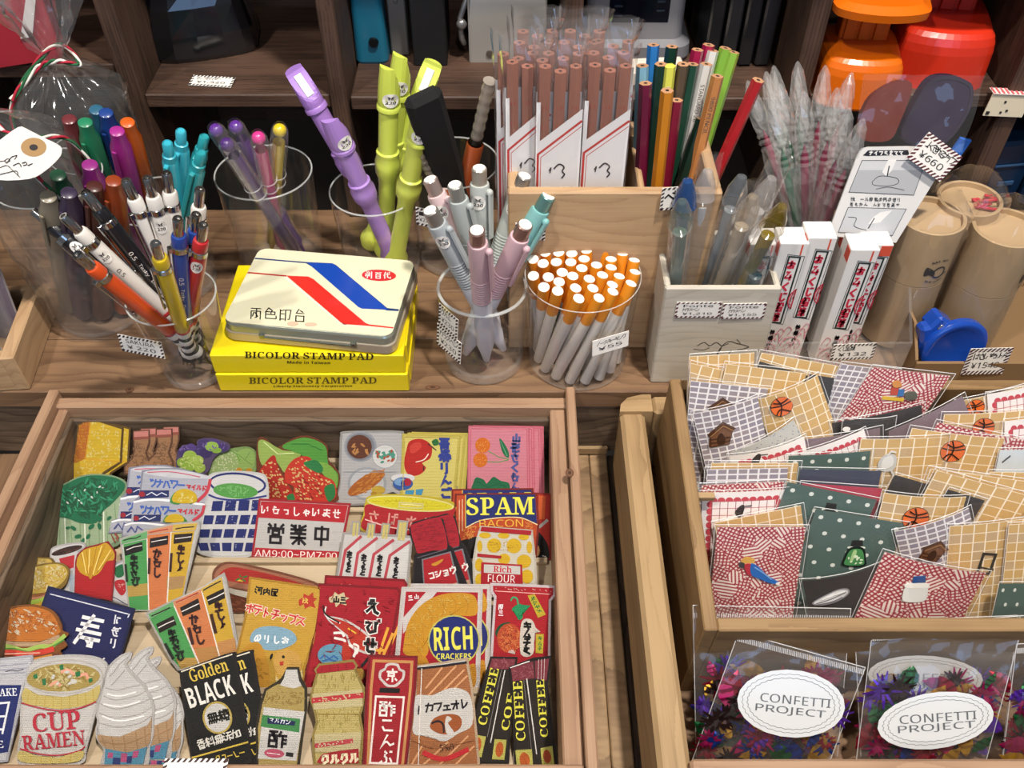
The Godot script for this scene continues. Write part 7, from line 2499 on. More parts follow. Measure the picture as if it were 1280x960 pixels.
func tubes() -> void:
	var t := thing("cardboard_tray", "brown cardboard tray of paper tubes at the right", "tray", Transform3D(Basis(), Vector3(0.345, 0, -0.431)))
	var kb := mat("876a48", 0.8)
	for q in [["front_wall", Vector3(0, 0.0115, 0.0015), Vector3(0.148, 0.022, 0.0025)], ["tray_bottom", Vector3(0, 0.0015, -0.05), Vector3(0.148, 0.0025, 0.10)], ["back_wall", Vector3(0, 0.02, -0.10), Vector3(0.148, 0.038, 0.0025)]]:
		var m := M.new()
		m.box(q[1], q[2], 0.0004)
		part(q[0], m, kb, t)
	for s in [-1, 1]:
		var m := M.new()
		m.fill(PackedVector2Array([Vector2(0, 0.001), Vector2(0.10, 0.001), Vector2(0.10, 0.039), Vector2(0.02, 0.039), Vector2(0, 0.023)]), 0.001, 0.002, true)
		var p := part("side_wall", m, kb, t)
		p.transform = Transform3D(Basis(Vector3(0, 0, -1), Vector3.UP, Vector3.RIGHT), Vector3(s * 0.0735, 0, 0))
	var horn := """S 2a2624 -60,-30 -20,-10 -5,15 -10,35 -35,20 -62,25
R 2a2624 9 18,12 34,34
L 2a2624 9 -20,8 60,28
L 2a2624 6 48,40 72,26
T 3a3430 ab -40,-52 0,-62 13 MI
T 3a3430 ab 12,-62 52,-50 13 NEX
T 3a3430 ab -46,66 -8,78 12 RE
T 3a3430 ab 4,80 54,66 12 CORDS"""
	for a in [[0.2740, -0.4830, 0.101, 0.0215, "brown paper tube with a horn emblem, wrapped in film, nearest the fortune cartons", 0.25], [0.3040, -0.5000, 0.102, 0.0205, "brown paper tube standing behind the two front tubes", 9.0], [0.3200, -0.4730, 0.099, 0.0215, "brown paper tube at the picture's right edge with a horn emblem", 0.95]]:
		var p := thing("paper_tube", a[4], "tube", Transform3D(Basis(Vector3.BACK, 0.03), Vector3(a[0], 0.003, a[1])), "paper tubes")
		var R: float = a[3]
		var h: float = a[2]
		var m := M.new()
		m.lathe([Vector2(R - 0.002, 0), Vector2(R, 0.0005), Vector2(R, h * 0.56), Vector2(R - 0.0006, h * 0.562)], 40)
		part("lower_tube", m, mat("a98e6c", 0.7, 0.0, {"bump": cache["wpale"], "deep": 0.01, "scale": Vector3(8, 8, 8)}), p)
		m = M.new()
		m.lathe([Vector2(R - 0.0006, h * 0.566), Vector2(R, h * 0.568), Vector2(R, h - 0.0006), Vector2(R - 0.0012, h), Vector2(R - 0.0024, h - 0.0006), Vector2(R - 0.0026, h - 0.004), Vector2(0, h - 0.004)], 40)
		part("lid_tube", m, mat("b0946f", 0.7), p)
		if a[5] < 5.0:
			var fm := M.new()
			var flat_m := M.new()
			var to := func(q: Vector2) -> Vector2: return Vector2(q.x, -q.y) * 0.000125
			draw(horn, to, 0.000125, flat_m, flat_m, 0.00002, 0.0)
			fm.c = flat_m.c
			fm.uv = flat_m.uv
			for i in flat_m.v.size():
				var q := flat_m.v[i]
				var an: float = q.x / R + a[5]
				fm.v.append(Vector3(sin(an) * (R + 0.0002 + q.z), h * 0.70 + q.y, cos(an) * (R + 0.0002 + q.z)))
				fm.n.append(Vector3(sin(an), 0, cos(an)))
			part("horn_emblem", fm, mat("ffffff", 0.7, 0.0, {"vc": 1}), p)
		# film bag
		m = M.new()
		var n := noise(int(a[0] * 1000), 55.0, 3)
		var g := []
		for i in 13:
			var row := []
			for j in 25:
				var an := TAU * j / 24.0
				var y := (h + 0.016) * i / 12.0
				var rr := R + 0.0012 + 0.0018 * n.get_noise_2d(cos(an) * 0.05 + i * 0.003, sin(an) * 0.05) * (1.0 + 2.0 * float(i > 9))
				if i == 12: rr *= 0.65
				row.append(Vector3(cos(an) * rr, y, sin(an) * rr))
			row[24] = row[0]
			g.append(row)
		m.sheet(g, 0.0)
		part("film_wrap", m, film, p)
	# blue tape wheel
	var f := Transform3D(Basis(Vector3.UP, 0.12) * Basis(Vector3.RIGHT, -0.12), Vector3(0.2975, 0.0265, -0.4395))
	var b := thing("tape_winder", "glossy blue plastic tape wheel with a hinged tab in the cardboard tray", "tape dispenser", f)
	var blue := mat("1746a6", 0.25, 0.0, {"coat": 0.6})
	var m := M.new()
	m.lathe([Vector2(0, -0.004), Vector2(0.0205, -0.004), Vector2(0.0225, -0.0025), Vector2(0.0225, 0.0015), Vector2(0.0210, 0.0030), Vector2(0.0190, 0.0032), Vector2(0.0165, 0.0018), Vector2(0, 0.0018)], 40)
	var w := part("wheel", m, blue, b)
	w.rotation.x = PI / 2
	m = M.new()
	m.box(Vector3(-0.012, 0.0165, -0.008), Vector3(0.016, 0.012, 0.014), 0.002, Basis(Vector3.BACK, -0.6))
	m.box(Vector3(-0.0195, 0.008, -0.006), Vector3(0.010, 0.020, 0.010), 0.002, Basis(Vector3.BACK, 0.2))
	part("bracket", m, blue, b)
	m = M.new()
	m.box(Vector3(-0.0115, 0.0165, -0.0003), Vector3(0.0085, 0.0042, 0.0012), 0.0004, Basis(Vector3.BACK, -0.5))
	part("metal_cutter", m, mat("c9ccd0", 0.2, 0.9), b)
	m = M.new()
	m.ball(Vector3(0.002, -0.0165, 0.004), Vector3(0.0028, 0.0024, 0.0020))
	part("white_stopper", m, mat("efefea", 0.4), b)
	price_tag("hatched price tag on the cardboard tray, reading 1540 yen", lean(Vector3(0.3170, 0.0130, -0.4275), 84.0, 2.0), 0.0285, 0.0225, ["はさいちょん", "¥1540"], "4a2a30")
	m = M.new()
	for q in [[0.252, 0.105, -0.50], [0.312, 0.098, -0.50]]:
		for k in 5:
			var c := Vector3(q[0], q[1], q[2])
			var pts := []
			for i in 9: pts.append(c + Vector3(sin(i * 0.9 + k) * 0.009, cos(i * 0.7 + k * 2.0) * 0.006, -0.004 + k * 0.003 + sin(i * 1.3) * 0.003))
			m.tube(pts, 0.0011, 6)
	single("red_ribbon", m, mat("b81f30", 0.7), "bright red ribbon bunched behind the paper tubes", "ribbon")
	# knife package card
	var kf := lean(on_z(1074, 300, -0.4655), 70.0, 2.0)
	var T4 := Vector3(960, 0, 4)
	var kt := thing("knife_card", "white and grey instruction card with line drawings of a hand cutting, behind the fortune cartons", "package", kf)
	var to := func(p: Vector2) -> Vector2: return on_plane(T4.x + p.x / T4.z, T4.y + p.y / T4.z, kf)
	m = M.new()
	m.col = lin("d2d0ce")
	var op := mapped(smooth(pts_of("470,745 500,736 700,732 905,742 925,772 700,1100 610,1205 296,1178 330,1060 400,890 440,790".split(" ", false), 0), true, 3), to)
	op = mapped(pts_of("448,775 470,744 500,736 700,732 905,742 922,770 860,860 640,1214 296,1178".split(" ", false), 0), to)
	m.fill(op, 0.0, 0.0012, true)
	part("card", m, mat("ffffff", 0.5, 0.0, {"vc": 1}), kt)
	var fm := M.new()
	var lm := M.new()
	draw("""P 24262c 474,778 500,752 700,750 706,774 500,780
J e4e2de 5 20 0 h 505,754 ナイフを立てて 25
P c3c4c6 470,802 790,802 728,975 404,960
P a9abae 455,850 772,850 728,975 404,960
C 4a4c50 3 470,802 790,802 728,975 404,960
W 3a3c40 3 520,910 560,880 640,890 650,915 600,930 530,925 520,910
P dedcda 570,860 600,800 640,800 620,850 590,880
L 2a2c30 6 595,880 605,830
W 55575a 3 540,945 600,935 680,950
J 3a3c40 3 19 1 h 414,984 段ボール厚紙の円の切り 23
J 3a3c40 3 19 1 h 408,1010 きもかんたんにできます 23
P bcbdc0 400,1036 690,1044 620,1176 350,1160
C 4a4c50 3 400,1036 690,1044 620,1176 350,1160
P dedcda 560,1060 620,1050 560,1110 500,1120 520,1090
L 2a2c30 5 500,1140 530,1090
W 3a3c40 3 400,1084 440,1090 430,1130 490,1150""", to, 0.000125, fm, lm, 0.00003, 0.0001)
	part("printed_drawings", fm, mat("ffffff", 0.5, 0.0, {"vc": 1}), kt)
	part("printed_lettering", lm, mat("ffffff", 0.5, 0.0, {"vc": 1}), kt)
	var pf := lean(on_z(1154, 212, -0.478), 75.0)
	pf.basis = pf.basis * Basis(Vector3.BACK, deg_to_rad(-33.0))
	price_tag("hatched price tag tilted over the corner of the knife card, reading 660 yen", pf, 0.0285, 0.0185, ["よくきれるナイフ", "¥660"], "5a2a30")
	# dark eye shaped pouch in film
	var mf := lean(on_z(1150, 175, -0.535), 72.0)
	var mp := thing("purple_pouch", "dark purple rounded leather pouch in clear film at the right post", "pouch", mf)
	var to2 := func(p: Vector2) -> Vector2: return on_plane(940 + p.x / 3.765, p.y / 3.765, mf)
	m = M.new()
	m.col = lin("2a1834")
	m.fill(mapped(smooth(pts_of("690,640 760,470 830,370 920,350 1010,380 1030,430 1010,520 930,640 840,690".split(" ", false), 0)), to2), 0.004, 0.008, true)
	part("leather", m, mat("ffffff", 0.55, 0.0, {"vc": 1}), mp)
	m = M.new()
	m.col = lin("2a1e30")
	m.ribbon(mapped(smooth(pts_of("700,630 768,475 835,382 920,362 1000,388 1018,430 1000,515 925,630 840,676".split(" ", false), 0)), to2), 0.0014, 0.0045, true, 0.0003)
	part("stitched_edge", m, mat("ffffff", 0.6, 0.0, {"vc": 1}), mp)
	m = M.new()
	var g := []
	var n := noise(9, 40.0, 3)
	for i in 11:
		var row := []
		for j in 13:
			var u := lerpf(lerpf(470, 500, i / 10.0), lerpf(960, 1075, i / 10.0), j / 12.0)
			var vv := lerpf(700, lerpf(335, 345, j / 12.0), i / 10.0)
			var q: Vector2 = to2.call(Vector2(u, vv))
			row.append(Vector3(q.x, q.y, 0.0085 + 0.003 * n.get_noise_2d(q.x, q.y)))
		g.append(row)
	m.sheet(g, 0.0)
	part("clear_film", m, mat("ffffff", 0.05, 0.0, {"alpha": 0.025}), mp)
	m = M.new()
	m.col = lin("6a2a1e")
	m.fill(mapped(smooth(pts_of("500,640 540,480 640,400 730,380 750,420 700,560 640,660".split(" ", false), 0)), to2), 0.001, 0.005, true)
	part("tan_leather", m, mat("ffffff", 0.55, 0.0, {"vc": 1}), mp)

func punch(called: String, label: String, c: String, at: Transform3D, k: float) -> void:
	var t := thing(called, label, "paper punch", at)
	var mm := mat(c, 0.32, 0.0, {"coat": 0.3})
	var m := M.new()
	var o := PackedVector2Array([Vector2(-0.030, 0.0), Vector2(0.030, 0.0), Vector2(0.033, 0.012), Vector2(0.033, 0.075), Vector2(-0.033, 0.075), Vector2(-0.033, 0.012)])
	for i in o.size(): o[i] *= k
	o = smooth(PackedVector2Array([Vector2(-0.028, 0.002), Vector2(0.0, -0.004), Vector2(0.028, 0.002), Vector2(0.035, 0.018), Vector2(0.034, 0.074), Vector2(0.0, 0.078), Vector2(-0.034, 0.074), Vector2(-0.035, 0.018)]), true, 5)
	for i in o.size(): o[i] *= k
	stacked(m, o, [[0.0, 0.0], [0.001, 0.002], [0.0, 0.030 * k], [-0.001, 0.036 * k], [-0.003, 0.041 * k], [-0.006, 0.044 * k], [-0.012, 0.046 * k]])
	part("body", m, mm, t)
	m = M.new()
	stacked(m, o, [[-0.004, 0.080 * k], [0.004, 0.083 * k], [0.005, 0.090 * k], [-0.002, 0.094 * k]])
	part("lever", m, mm, t)
	m = M.new()
	m.box(Vector3(0, 0.062 * k, -0.050 * k), Vector3(0.042, 0.040, 0.020) * k, 0.001)
	part("hinge_block", m, mat(c, 0.4), t)
	for i in 3:
		m = M.new()
		m.box(Vector3((i - 1) * 0.013 * k, 0.062 * k, -0.0385 * k), Vector3(0.0095, 0.032, 0.002) * k, 0.0005)
		part("hinge_rib", m, mat(c, 0.5), t)
	m = M.new()
	m.box(Vector3(0, 0.001, -0.03 * k), Vector3(0.058 * k, 0.002, 0.05 * k))
	part("base_plate", m, mat("2a2626", 0.6), t)

func shelf_goods() -> void:
	var y := 0.1075
	# black tape dispenser
	var t := thing("tape_dispenser", "glossy black tape dispenser on the left pigeonhole shelf", "tape dispenser", Transform3D(Basis(Vector3.UP, 0.25), Vector3(-0.247, y + 0.002, -0.706)))
	var m := M.new()
	var o := smooth(PackedVector2Array([Vector2(-0.034, -0.028), Vector2(0.030, -0.028), Vector2(0.040, -0.010), Vector2(0.038, 0.020), Vector2(0.0, 0.032), Vector2(-0.036, 0.020)]), true, 4)
	stacked(m, o, [[0.0, 0.0], [0.002, 0.004], [0.001, 0.020], [-0.003, 0.040], [-0.008, 0.056], [-0.015, 0.066], [-0.022, 0.070]])
	part("body", m, mat("141416", 0.15, 0.0, {"coat": 0.8}), t)
	m = M.new()
	for k in 14:
		var a := PI * k / 13.0
		m.box(Vector3(cos(a) * 0.022, 0.058 + sin(a) * 0.020, 0.022), Vector3(0.005, 0.003, 0.004), 0.0005, Basis(Vector3.BACK, a))
	part("moulded_rim", m, mat("2c2c30", 0.2, 0.0, {"coat": 0.8}), t)
	m = M.new()
	m.box(Vector3(-0.008, 0.03, 0.0275), Vector3(0.012, 0.008, 0.001), 0.0003, Basis(Vector3.BACK, -0.4))
	part("faded_label", m, mat("4a4a50", 0.4), t)
	var pf := Transform3D(Basis(Vector3.UP, -0.12) * Basis(Vector3.RIGHT, Vector3(0, 0.12, -1).normalized(), Vector3(0, 1, 0.12).normalized()), Vector3(-0.2275, y + 0.0030, -0.6335))
	price_tag("hatched price tag lying at the edge of the left pigeonhole shelf", pf, 0.033, 0.0125, ["テープカッター", "¥1,320"], "2a2224")
	# teal stapler standing on end
	var s := thing("stapler", "dark teal stapler standing on end in the second pigeonhole", "stapler", Transform3D(Basis(), Vector3(-0.1095, y, -0.685)))
	m = M.new()
	stacked(m, rounded(0.024, 0.022, 0.005), [[0.0, 0.0], [0.001, 0.002], [0.0, 0.04], [-0.003, 0.075], [-0.005, 0.080]])
	part("body", m, mat("1c6f8c", 0.3, 0.0, {"coat": 0.4}), s)
	m = M.new()
	m.lathe([Vector2(0, 0.002), Vector2(0.0035, 0.002), Vector2(0.004, 0), Vector2(0.0022, 0.0008), Vector2(0, 0.0008)], 14)
	var sc := part("screw", m, mat("1a1c20", 0.3, 0.5), s)
	sc.transform = Transform3D(Basis(Vector3.RIGHT, PI / 2), Vector3(0.003, 0.018, 0.0118))
	m = M.new()
	m.box(Vector3(0, 0.045, 0), Vector3(0.014, 0.09, 0.016), 0.001)
	m.box(Vector3(0.0, 0.044, 0.0085), Vector3(0.003, 0.003, 0.002), 0.0005)
	single("steel_bracket", m, mat("8a8a88", 0.4, 0.5), "grey steel bracket standing between the teal stapler and the black folder", "bracket", Transform3D(Basis(), Vector3(-0.0885, y, -0.695)))
	m = M.new()
	m.box(Vector3(0, 0.06, 0), Vector3(0.026, 0.12, 0.05), 0.001)
	single("black_folder", m, mat("17171a", 0.5), "black folder upright in the second pigeonhole", "folder", Transform3D(Basis(), Vector3(-0.0635, y, -0.695)))
	# grey roller
	var r := thing("roll_holder", "rolled grey sheet metal holder with a wire latch in the middle pigeonhole", "holder", Transform3D(Basis(), Vector3(-0.0035, y, -0.700)))
	m = M.new()
	var prof := []
	for k in 17: prof.append(PI * 0.5 * k / 16.0)
	for i in 16:
		var a0: float = prof[i]
		var a1: float = prof[i + 1]
		var p0 := Vector3(0, 0.03 + sin(a0) * 0.05, cos(a0) * 0.024)
		var p1 := Vector3(0, 0.03 + sin(a1) * 0.05, cos(a1) * 0.024)
		var n0 := Vector3(0, sin(a0), cos(a0))
		var n1 := Vector3(0, sin(a1), cos(a1))
		var e := Vector3(0.029, 0, 0)
		m.quadn(p0 - e, p0 + e, p1 + e, p1 - e, n0, n0, n1, n1)
	m.box(Vector3(0, 0.0152, 0.0235), Vector3(0.058, 0.0305, 0.001))
	m.box(Vector3(-0.0292, 0.036, 0.0), Vector3(0.0015, 0.072, 0.048), 0.0004)
	m.box(Vector3(0.0292, 0.036, 0.0), Vector3(0.0015, 0.072, 0.048), 0.0004)
	part("curved_sheet", m, mat("a9a6a2", 0.45, 0.3), r)
	m = M.new()
	m.tube([Vector3(-0.034, 0.012, 0.016), Vector3(-0.0355, 0.018, 0.02), Vector3(-0.036, 0.034, 0.02), Vector3(-0.031, 0.046, 0.014)], 0.0022, 8)
	m.ball(Vector3(-0.035, 0.030, 0.022), Vector3(0.0042, 0.0042, 0.0034), 12, 8, -1.0)
	part("latch", m, mat("9c9c9c", 0.3, 0.7), r)
	m = M.new()
	m.lathe([Vector2(0.0028, 0), Vector2(0.0026, 0.0012), Vector2(0, 0.0014)], 12)
	var rv := part("rivet", m, mat("6a625a", 0.4, 0.5), r)
	rv.transform = Transform3D(Basis(Vector3.RIGHT, PI / 2), Vector3(-0.014, 0.0075, 0.0240))
	# grey machine with a dark window
	var g := thing("desk_sharpener", "grey plastic desktop machine with a dark window in the fourth pigeonhole", "machine", Transform3D(Basis(), Vector3(0.0945, y, -0.708)))
	m = M.new()
	stacked(m, rounded(0.088, 0.062, 0.012), [[0.0, 0.0], [0.0015, 0.003], [0.001, 0.012], [-0.006, 0.018]])
	part("base", m, mat("77777d", 0.5), g)
	m = M.new()
	stacked(m, rounded(0.074, 0.054, 0.008), [[0.001, 0.017], [0.0, 0.085], [-0.003, 0.09]])
	part("body", m, mat("86868c", 0.5), g)
	m = M.new()
	m.box(Vector3(0.002, 0.052, 0.0272), Vector3(0.046, 0.044, 0.0012), 0.0004)
	part("window", m, mat("0e1420", 0.1, 0.0, {"coat": 0.7}), g)
	m = M.new()
	for k in 9: m.box(Vector3(-0.014 + (k % 2) * 0.032, 0.036 + k * 0.0035, 0.0282), Vector3(0.006, 0.0012, 0.0006))
	part("blades", m, mat("6a7a8a", 0.2, 0.8), g)
	m = M.new()
	m.box(Vector3(0, 0.0056, 0), Vector3(0.046, 0.011, 0.022), 0.001)
	single("paper_stack", m, mat("e3d9cc", 0.6), "cream block of paper in front of the grey machine, behind the loose pencils", "paper", Transform3D(Basis(Vector3.UP, 0.1), Vector3(0.1080, y, -0.6520)))
	for k in 4:
		m = M.new()
		m.box(Vector3(0, 0.05, 0), Vector3(0.011, 0.10, 0.06), 0.0015)
		single("black_binder", m, mat(["19191c", "232326", "1a1a1e", "202024"][k], 0.3, 0.0, {"coat": 0.3}), "black glossy binder, %s of four beside the fourth pigeonhole's right post" % ["leftmost", "second", "third", "rightmost"][k], "binder", Transform3D(Basis(Vector3.UP, 0.05), Vector3(0.153 + k * 0.0135, y, -0.700)), "black binders")
	punch("orange_punch", "bright orange paper punch in the fifth pigeonhole", "e06a0c", Transform3D(Basis(Vector3.UP, -0.10), Vector3(0.2525, y - 0.001, -0.6080)), 0.82)
	punch("red_punch", "red paper punch in the fifth pigeonhole, right of the orange one", "cf3018", Transform3D(Basis(Vector3.UP, -0.14), Vector3(0.3185, y - 0.001, -0.6330)), 1.0)
	# right hand pigeonholes
	for k in 3:
		m = M.new()
		var q: Array = [[Vector3(0.407, 0.0, -0.675), Vector3(0.036, 0.055, 0.06), 0.15], [Vector3(0.452, 0.0, -0.665), Vector3(0.036, 0.075, 0.07), -0.3], [Vector3(0.425, 0.0, -0.725), Vector3(0.07, 0.095, 0.03), 0.0]][k]
		var bx := thing("blue_machine", ["low dark blue metal machine in the lower right pigeonhole", "taller dark blue metal machine at the picture's right edge", "dark blue metal panel at the back of the lower right pigeonhole"][k], "machine", Transform3D(Basis(Vector3.UP, q[2]), q[0]))
		m.box(Vector3(0, q[1].y * 0.5, 0), q[1], 0.003)
		part("body", m, mat("15304e", 0.35, 0.2), bx)
		m = M.new()
		m.box(Vector3(0, q[1].y * 0.62, q[1].z * 0.5 + 0.0008), Vector3(q[1].x * 0.9, 0.002, 0.0016), 0.0004)
		m.box(Vector3(0, q[1].y * 0.3, q[1].z * 0.5 + 0.0008), Vector3(q[1].x * 0.4, 0.004, 0.0016), 0.0004)
		part("trim_strip", m, mat("3a5f88", 0.3, 0.3), bx)
	m = M.new()
	m.box(Vector3(0, 0.0, 0), Vector3(0.010, 0.022, 0.003), 0.0005)
	single("blue_clip", m, mat("2f6fd0", 0.4), "bright blue plastic clip on the rightmost post beside the hatched price tag", "clip", Transform3D(Basis(Vector3.BACK, -0.25), on_z(1197, 188, -0.6300)))
	m = M.new()
	m.col = lin("e8dcc0")
	m.box(Vector3(0, -0.009, 0), Vector3(0.030, 0.018, 0.0008))
	m.col = lin("d86a70")
	for i in 9: m.box(Vector3(-0.014 + i * 0.0035, 0.001, -0.003), Vector3(0.0012, 0.0006, 0.008))
	m.col = lin("eadfd8")
	m.box(Vector3(0, 0.0005, -0.003), Vector3(0.030, 0.0004, 0.009))
	m.col = lin("2a2622")
	for q in [[-0.0125, -0.0155, 0.0013], [-0.003, -0.006, 0.0008], [0.001, -0.013, 0.0008], [-0.003, -0.0145, 0.0007]]:
		m.box(Vector3(q[0], q[1], 0.0006), Vector3(q[2] * 2, q[2] * 2, 0.0006))
	single("shelf_label", m, mat("ffffff", 0.7, 0.0, {"vc": 1}), "cream label with a pink checked strip on the edge of the right shelf", "label", Transform3D(Basis(Vector3.BACK, -0.05), on_z(1266, 118, -0.6165)))
	m = M.new()
	for k in 3:
		var pts := []
		for i in 12: pts.append(Vector3(0.40 + k * 0.012 + sin(i * 0.5 + k) * 0.012, y + 0.004 + i * 0.008, -0.66 - k * 0.01 + cos(i * 0.6) * 0.008))
		m.tube(pts, 0.003, 8)
	single("black_cable", m, mat("101012", 0.5), "black cable hanging over the right shelf", "cable")

# gathered cellophane: a tube of film that narrows to a tied neck and flares above it
func film_wrap(parent: Node3D, R: float, body: float, neck: float, top: float, sd: int, bend: Vector3) -> void:
	var n := noise(sd, 30.0, 3)
	var g := []
	for i in 29:
		var s := i / 28.0
		var y := s * top
		var r := R
		if y > body: r = lerpf(R, 0.005, smoothstep(body, neck, y))
		if y > neck: r = lerpf(0.005, R * 1.05, pow((y - neck) / (top - neck), 0.8))
		var row := []
		for j in 41:
			var a := TAU * j / 40.0
			var fold := 1.0
			var pinch := clampf((y - body * 0.9) / (neck - body * 0.9), 0.0, 1.0)
			fold += pinch * 0.28 * sin(a * 9.0 + n.get_noise_2d(y * 0.6, 3.0) * 4.0) + pinch * 0.5 * n.get_noise_2d(cos(a) * 0.06, sin(a) * 0.06 + y)
			var k := r * fold + 0.0022 * n.get_noise_3d(cos(a) * R * 3.0, y * 3.0, sin(a) * R * 3.0) + 0.0016 * absf(n.get_noise_3d(cos(a) * R * 7.0, y * 7.0, sin(a) * R * 7.0 + 4.0))
			var flat := lerpf(1.0, 0.35, clampf((y - neck) / (top - neck), 0.0, 1.0))
			row.append(Vector3(cos(a) * k, y, sin(a) * k * flat) + bend * pow(clampf(y / top, 0.0, 1.0), 2.0))
		row[40] = row[0]
		g.append(row)
	var m := M.new()
	m.sheet(g, 0.0)
	part("cellophane", m, mat("ffffff", 0.07, 0.0, {"alpha": 0.03}), parent)

func twine(parent: Node3D, pts: Array, r: float) -> void:
	# three coloured strands twisted together
	var cols := ["b22038", "e9e4da", "1f5f38"]
	for c in 3:
		var path := []
		var m := M.new()
		for i in (pts.size() - 1) * 10 + 1:
			var k := mini(i / 10, pts.size() - 2)
			var f := (i - k * 10) / 10.0
			var p0: Vector3 = pts[maxi(k - 1, 0)]
			var p3: Vector3 = pts[mini(k + 2, pts.size() - 1)]
			var q: Vector3 = (pts[k] as Vector3).cubic_interpolate(pts[k + 1], p0, p3, f)
			var a := i * 0.55 + c * TAU / 3.0
			path.append(q + Vector3(cos(a), sin(a), sin(a + 1.0) * 0.5) * r * 0.75)
		m.tube(path, r * 0.62, 6)
		part("twine_strand", m, mat(cols[c], 0.8), parent)

func marker(c: String, label: String, f: Transform3D, L: float, R := 0.0065, cap := "") -> void:
	var t := thing("marker_pen", label, "pen", f, "marker pens in jars")
	var m := M.new()
	m.lathe([Vector2(0, 0), Vector2(R * 0.9, 0.001), Vector2(R, 0.004), Vector2(R, L * 0.62)], 18)
	part("barrel", m, mat(c, 0.35, 0.0, {"coat": 0.3}), t)
	m = M.new()
	m.lathe([Vector2(R * 1.04, L * 0.625), Vector2(R * 1.06, L * 0.63), Vector2(R * 0.98, L * 0.90), Vector2(R * 0.72, L * 0.94), Vector2(R * 0.66, L * 0.995), Vector2(R * 0.5, L), Vector2(0, L)], 18)
	part("cap", m, mat(cap if cap else c, 0.35, 0.0, {"coat": 0.3}), t)
	m = M.new()
	m.box(Vector3(0, L * 0.80, R * 1.2), Vector3(0.003, L * 0.24, 0.0014), 0.0005)
	part("clip", m, mat(cap if cap else c, 0.35), t)

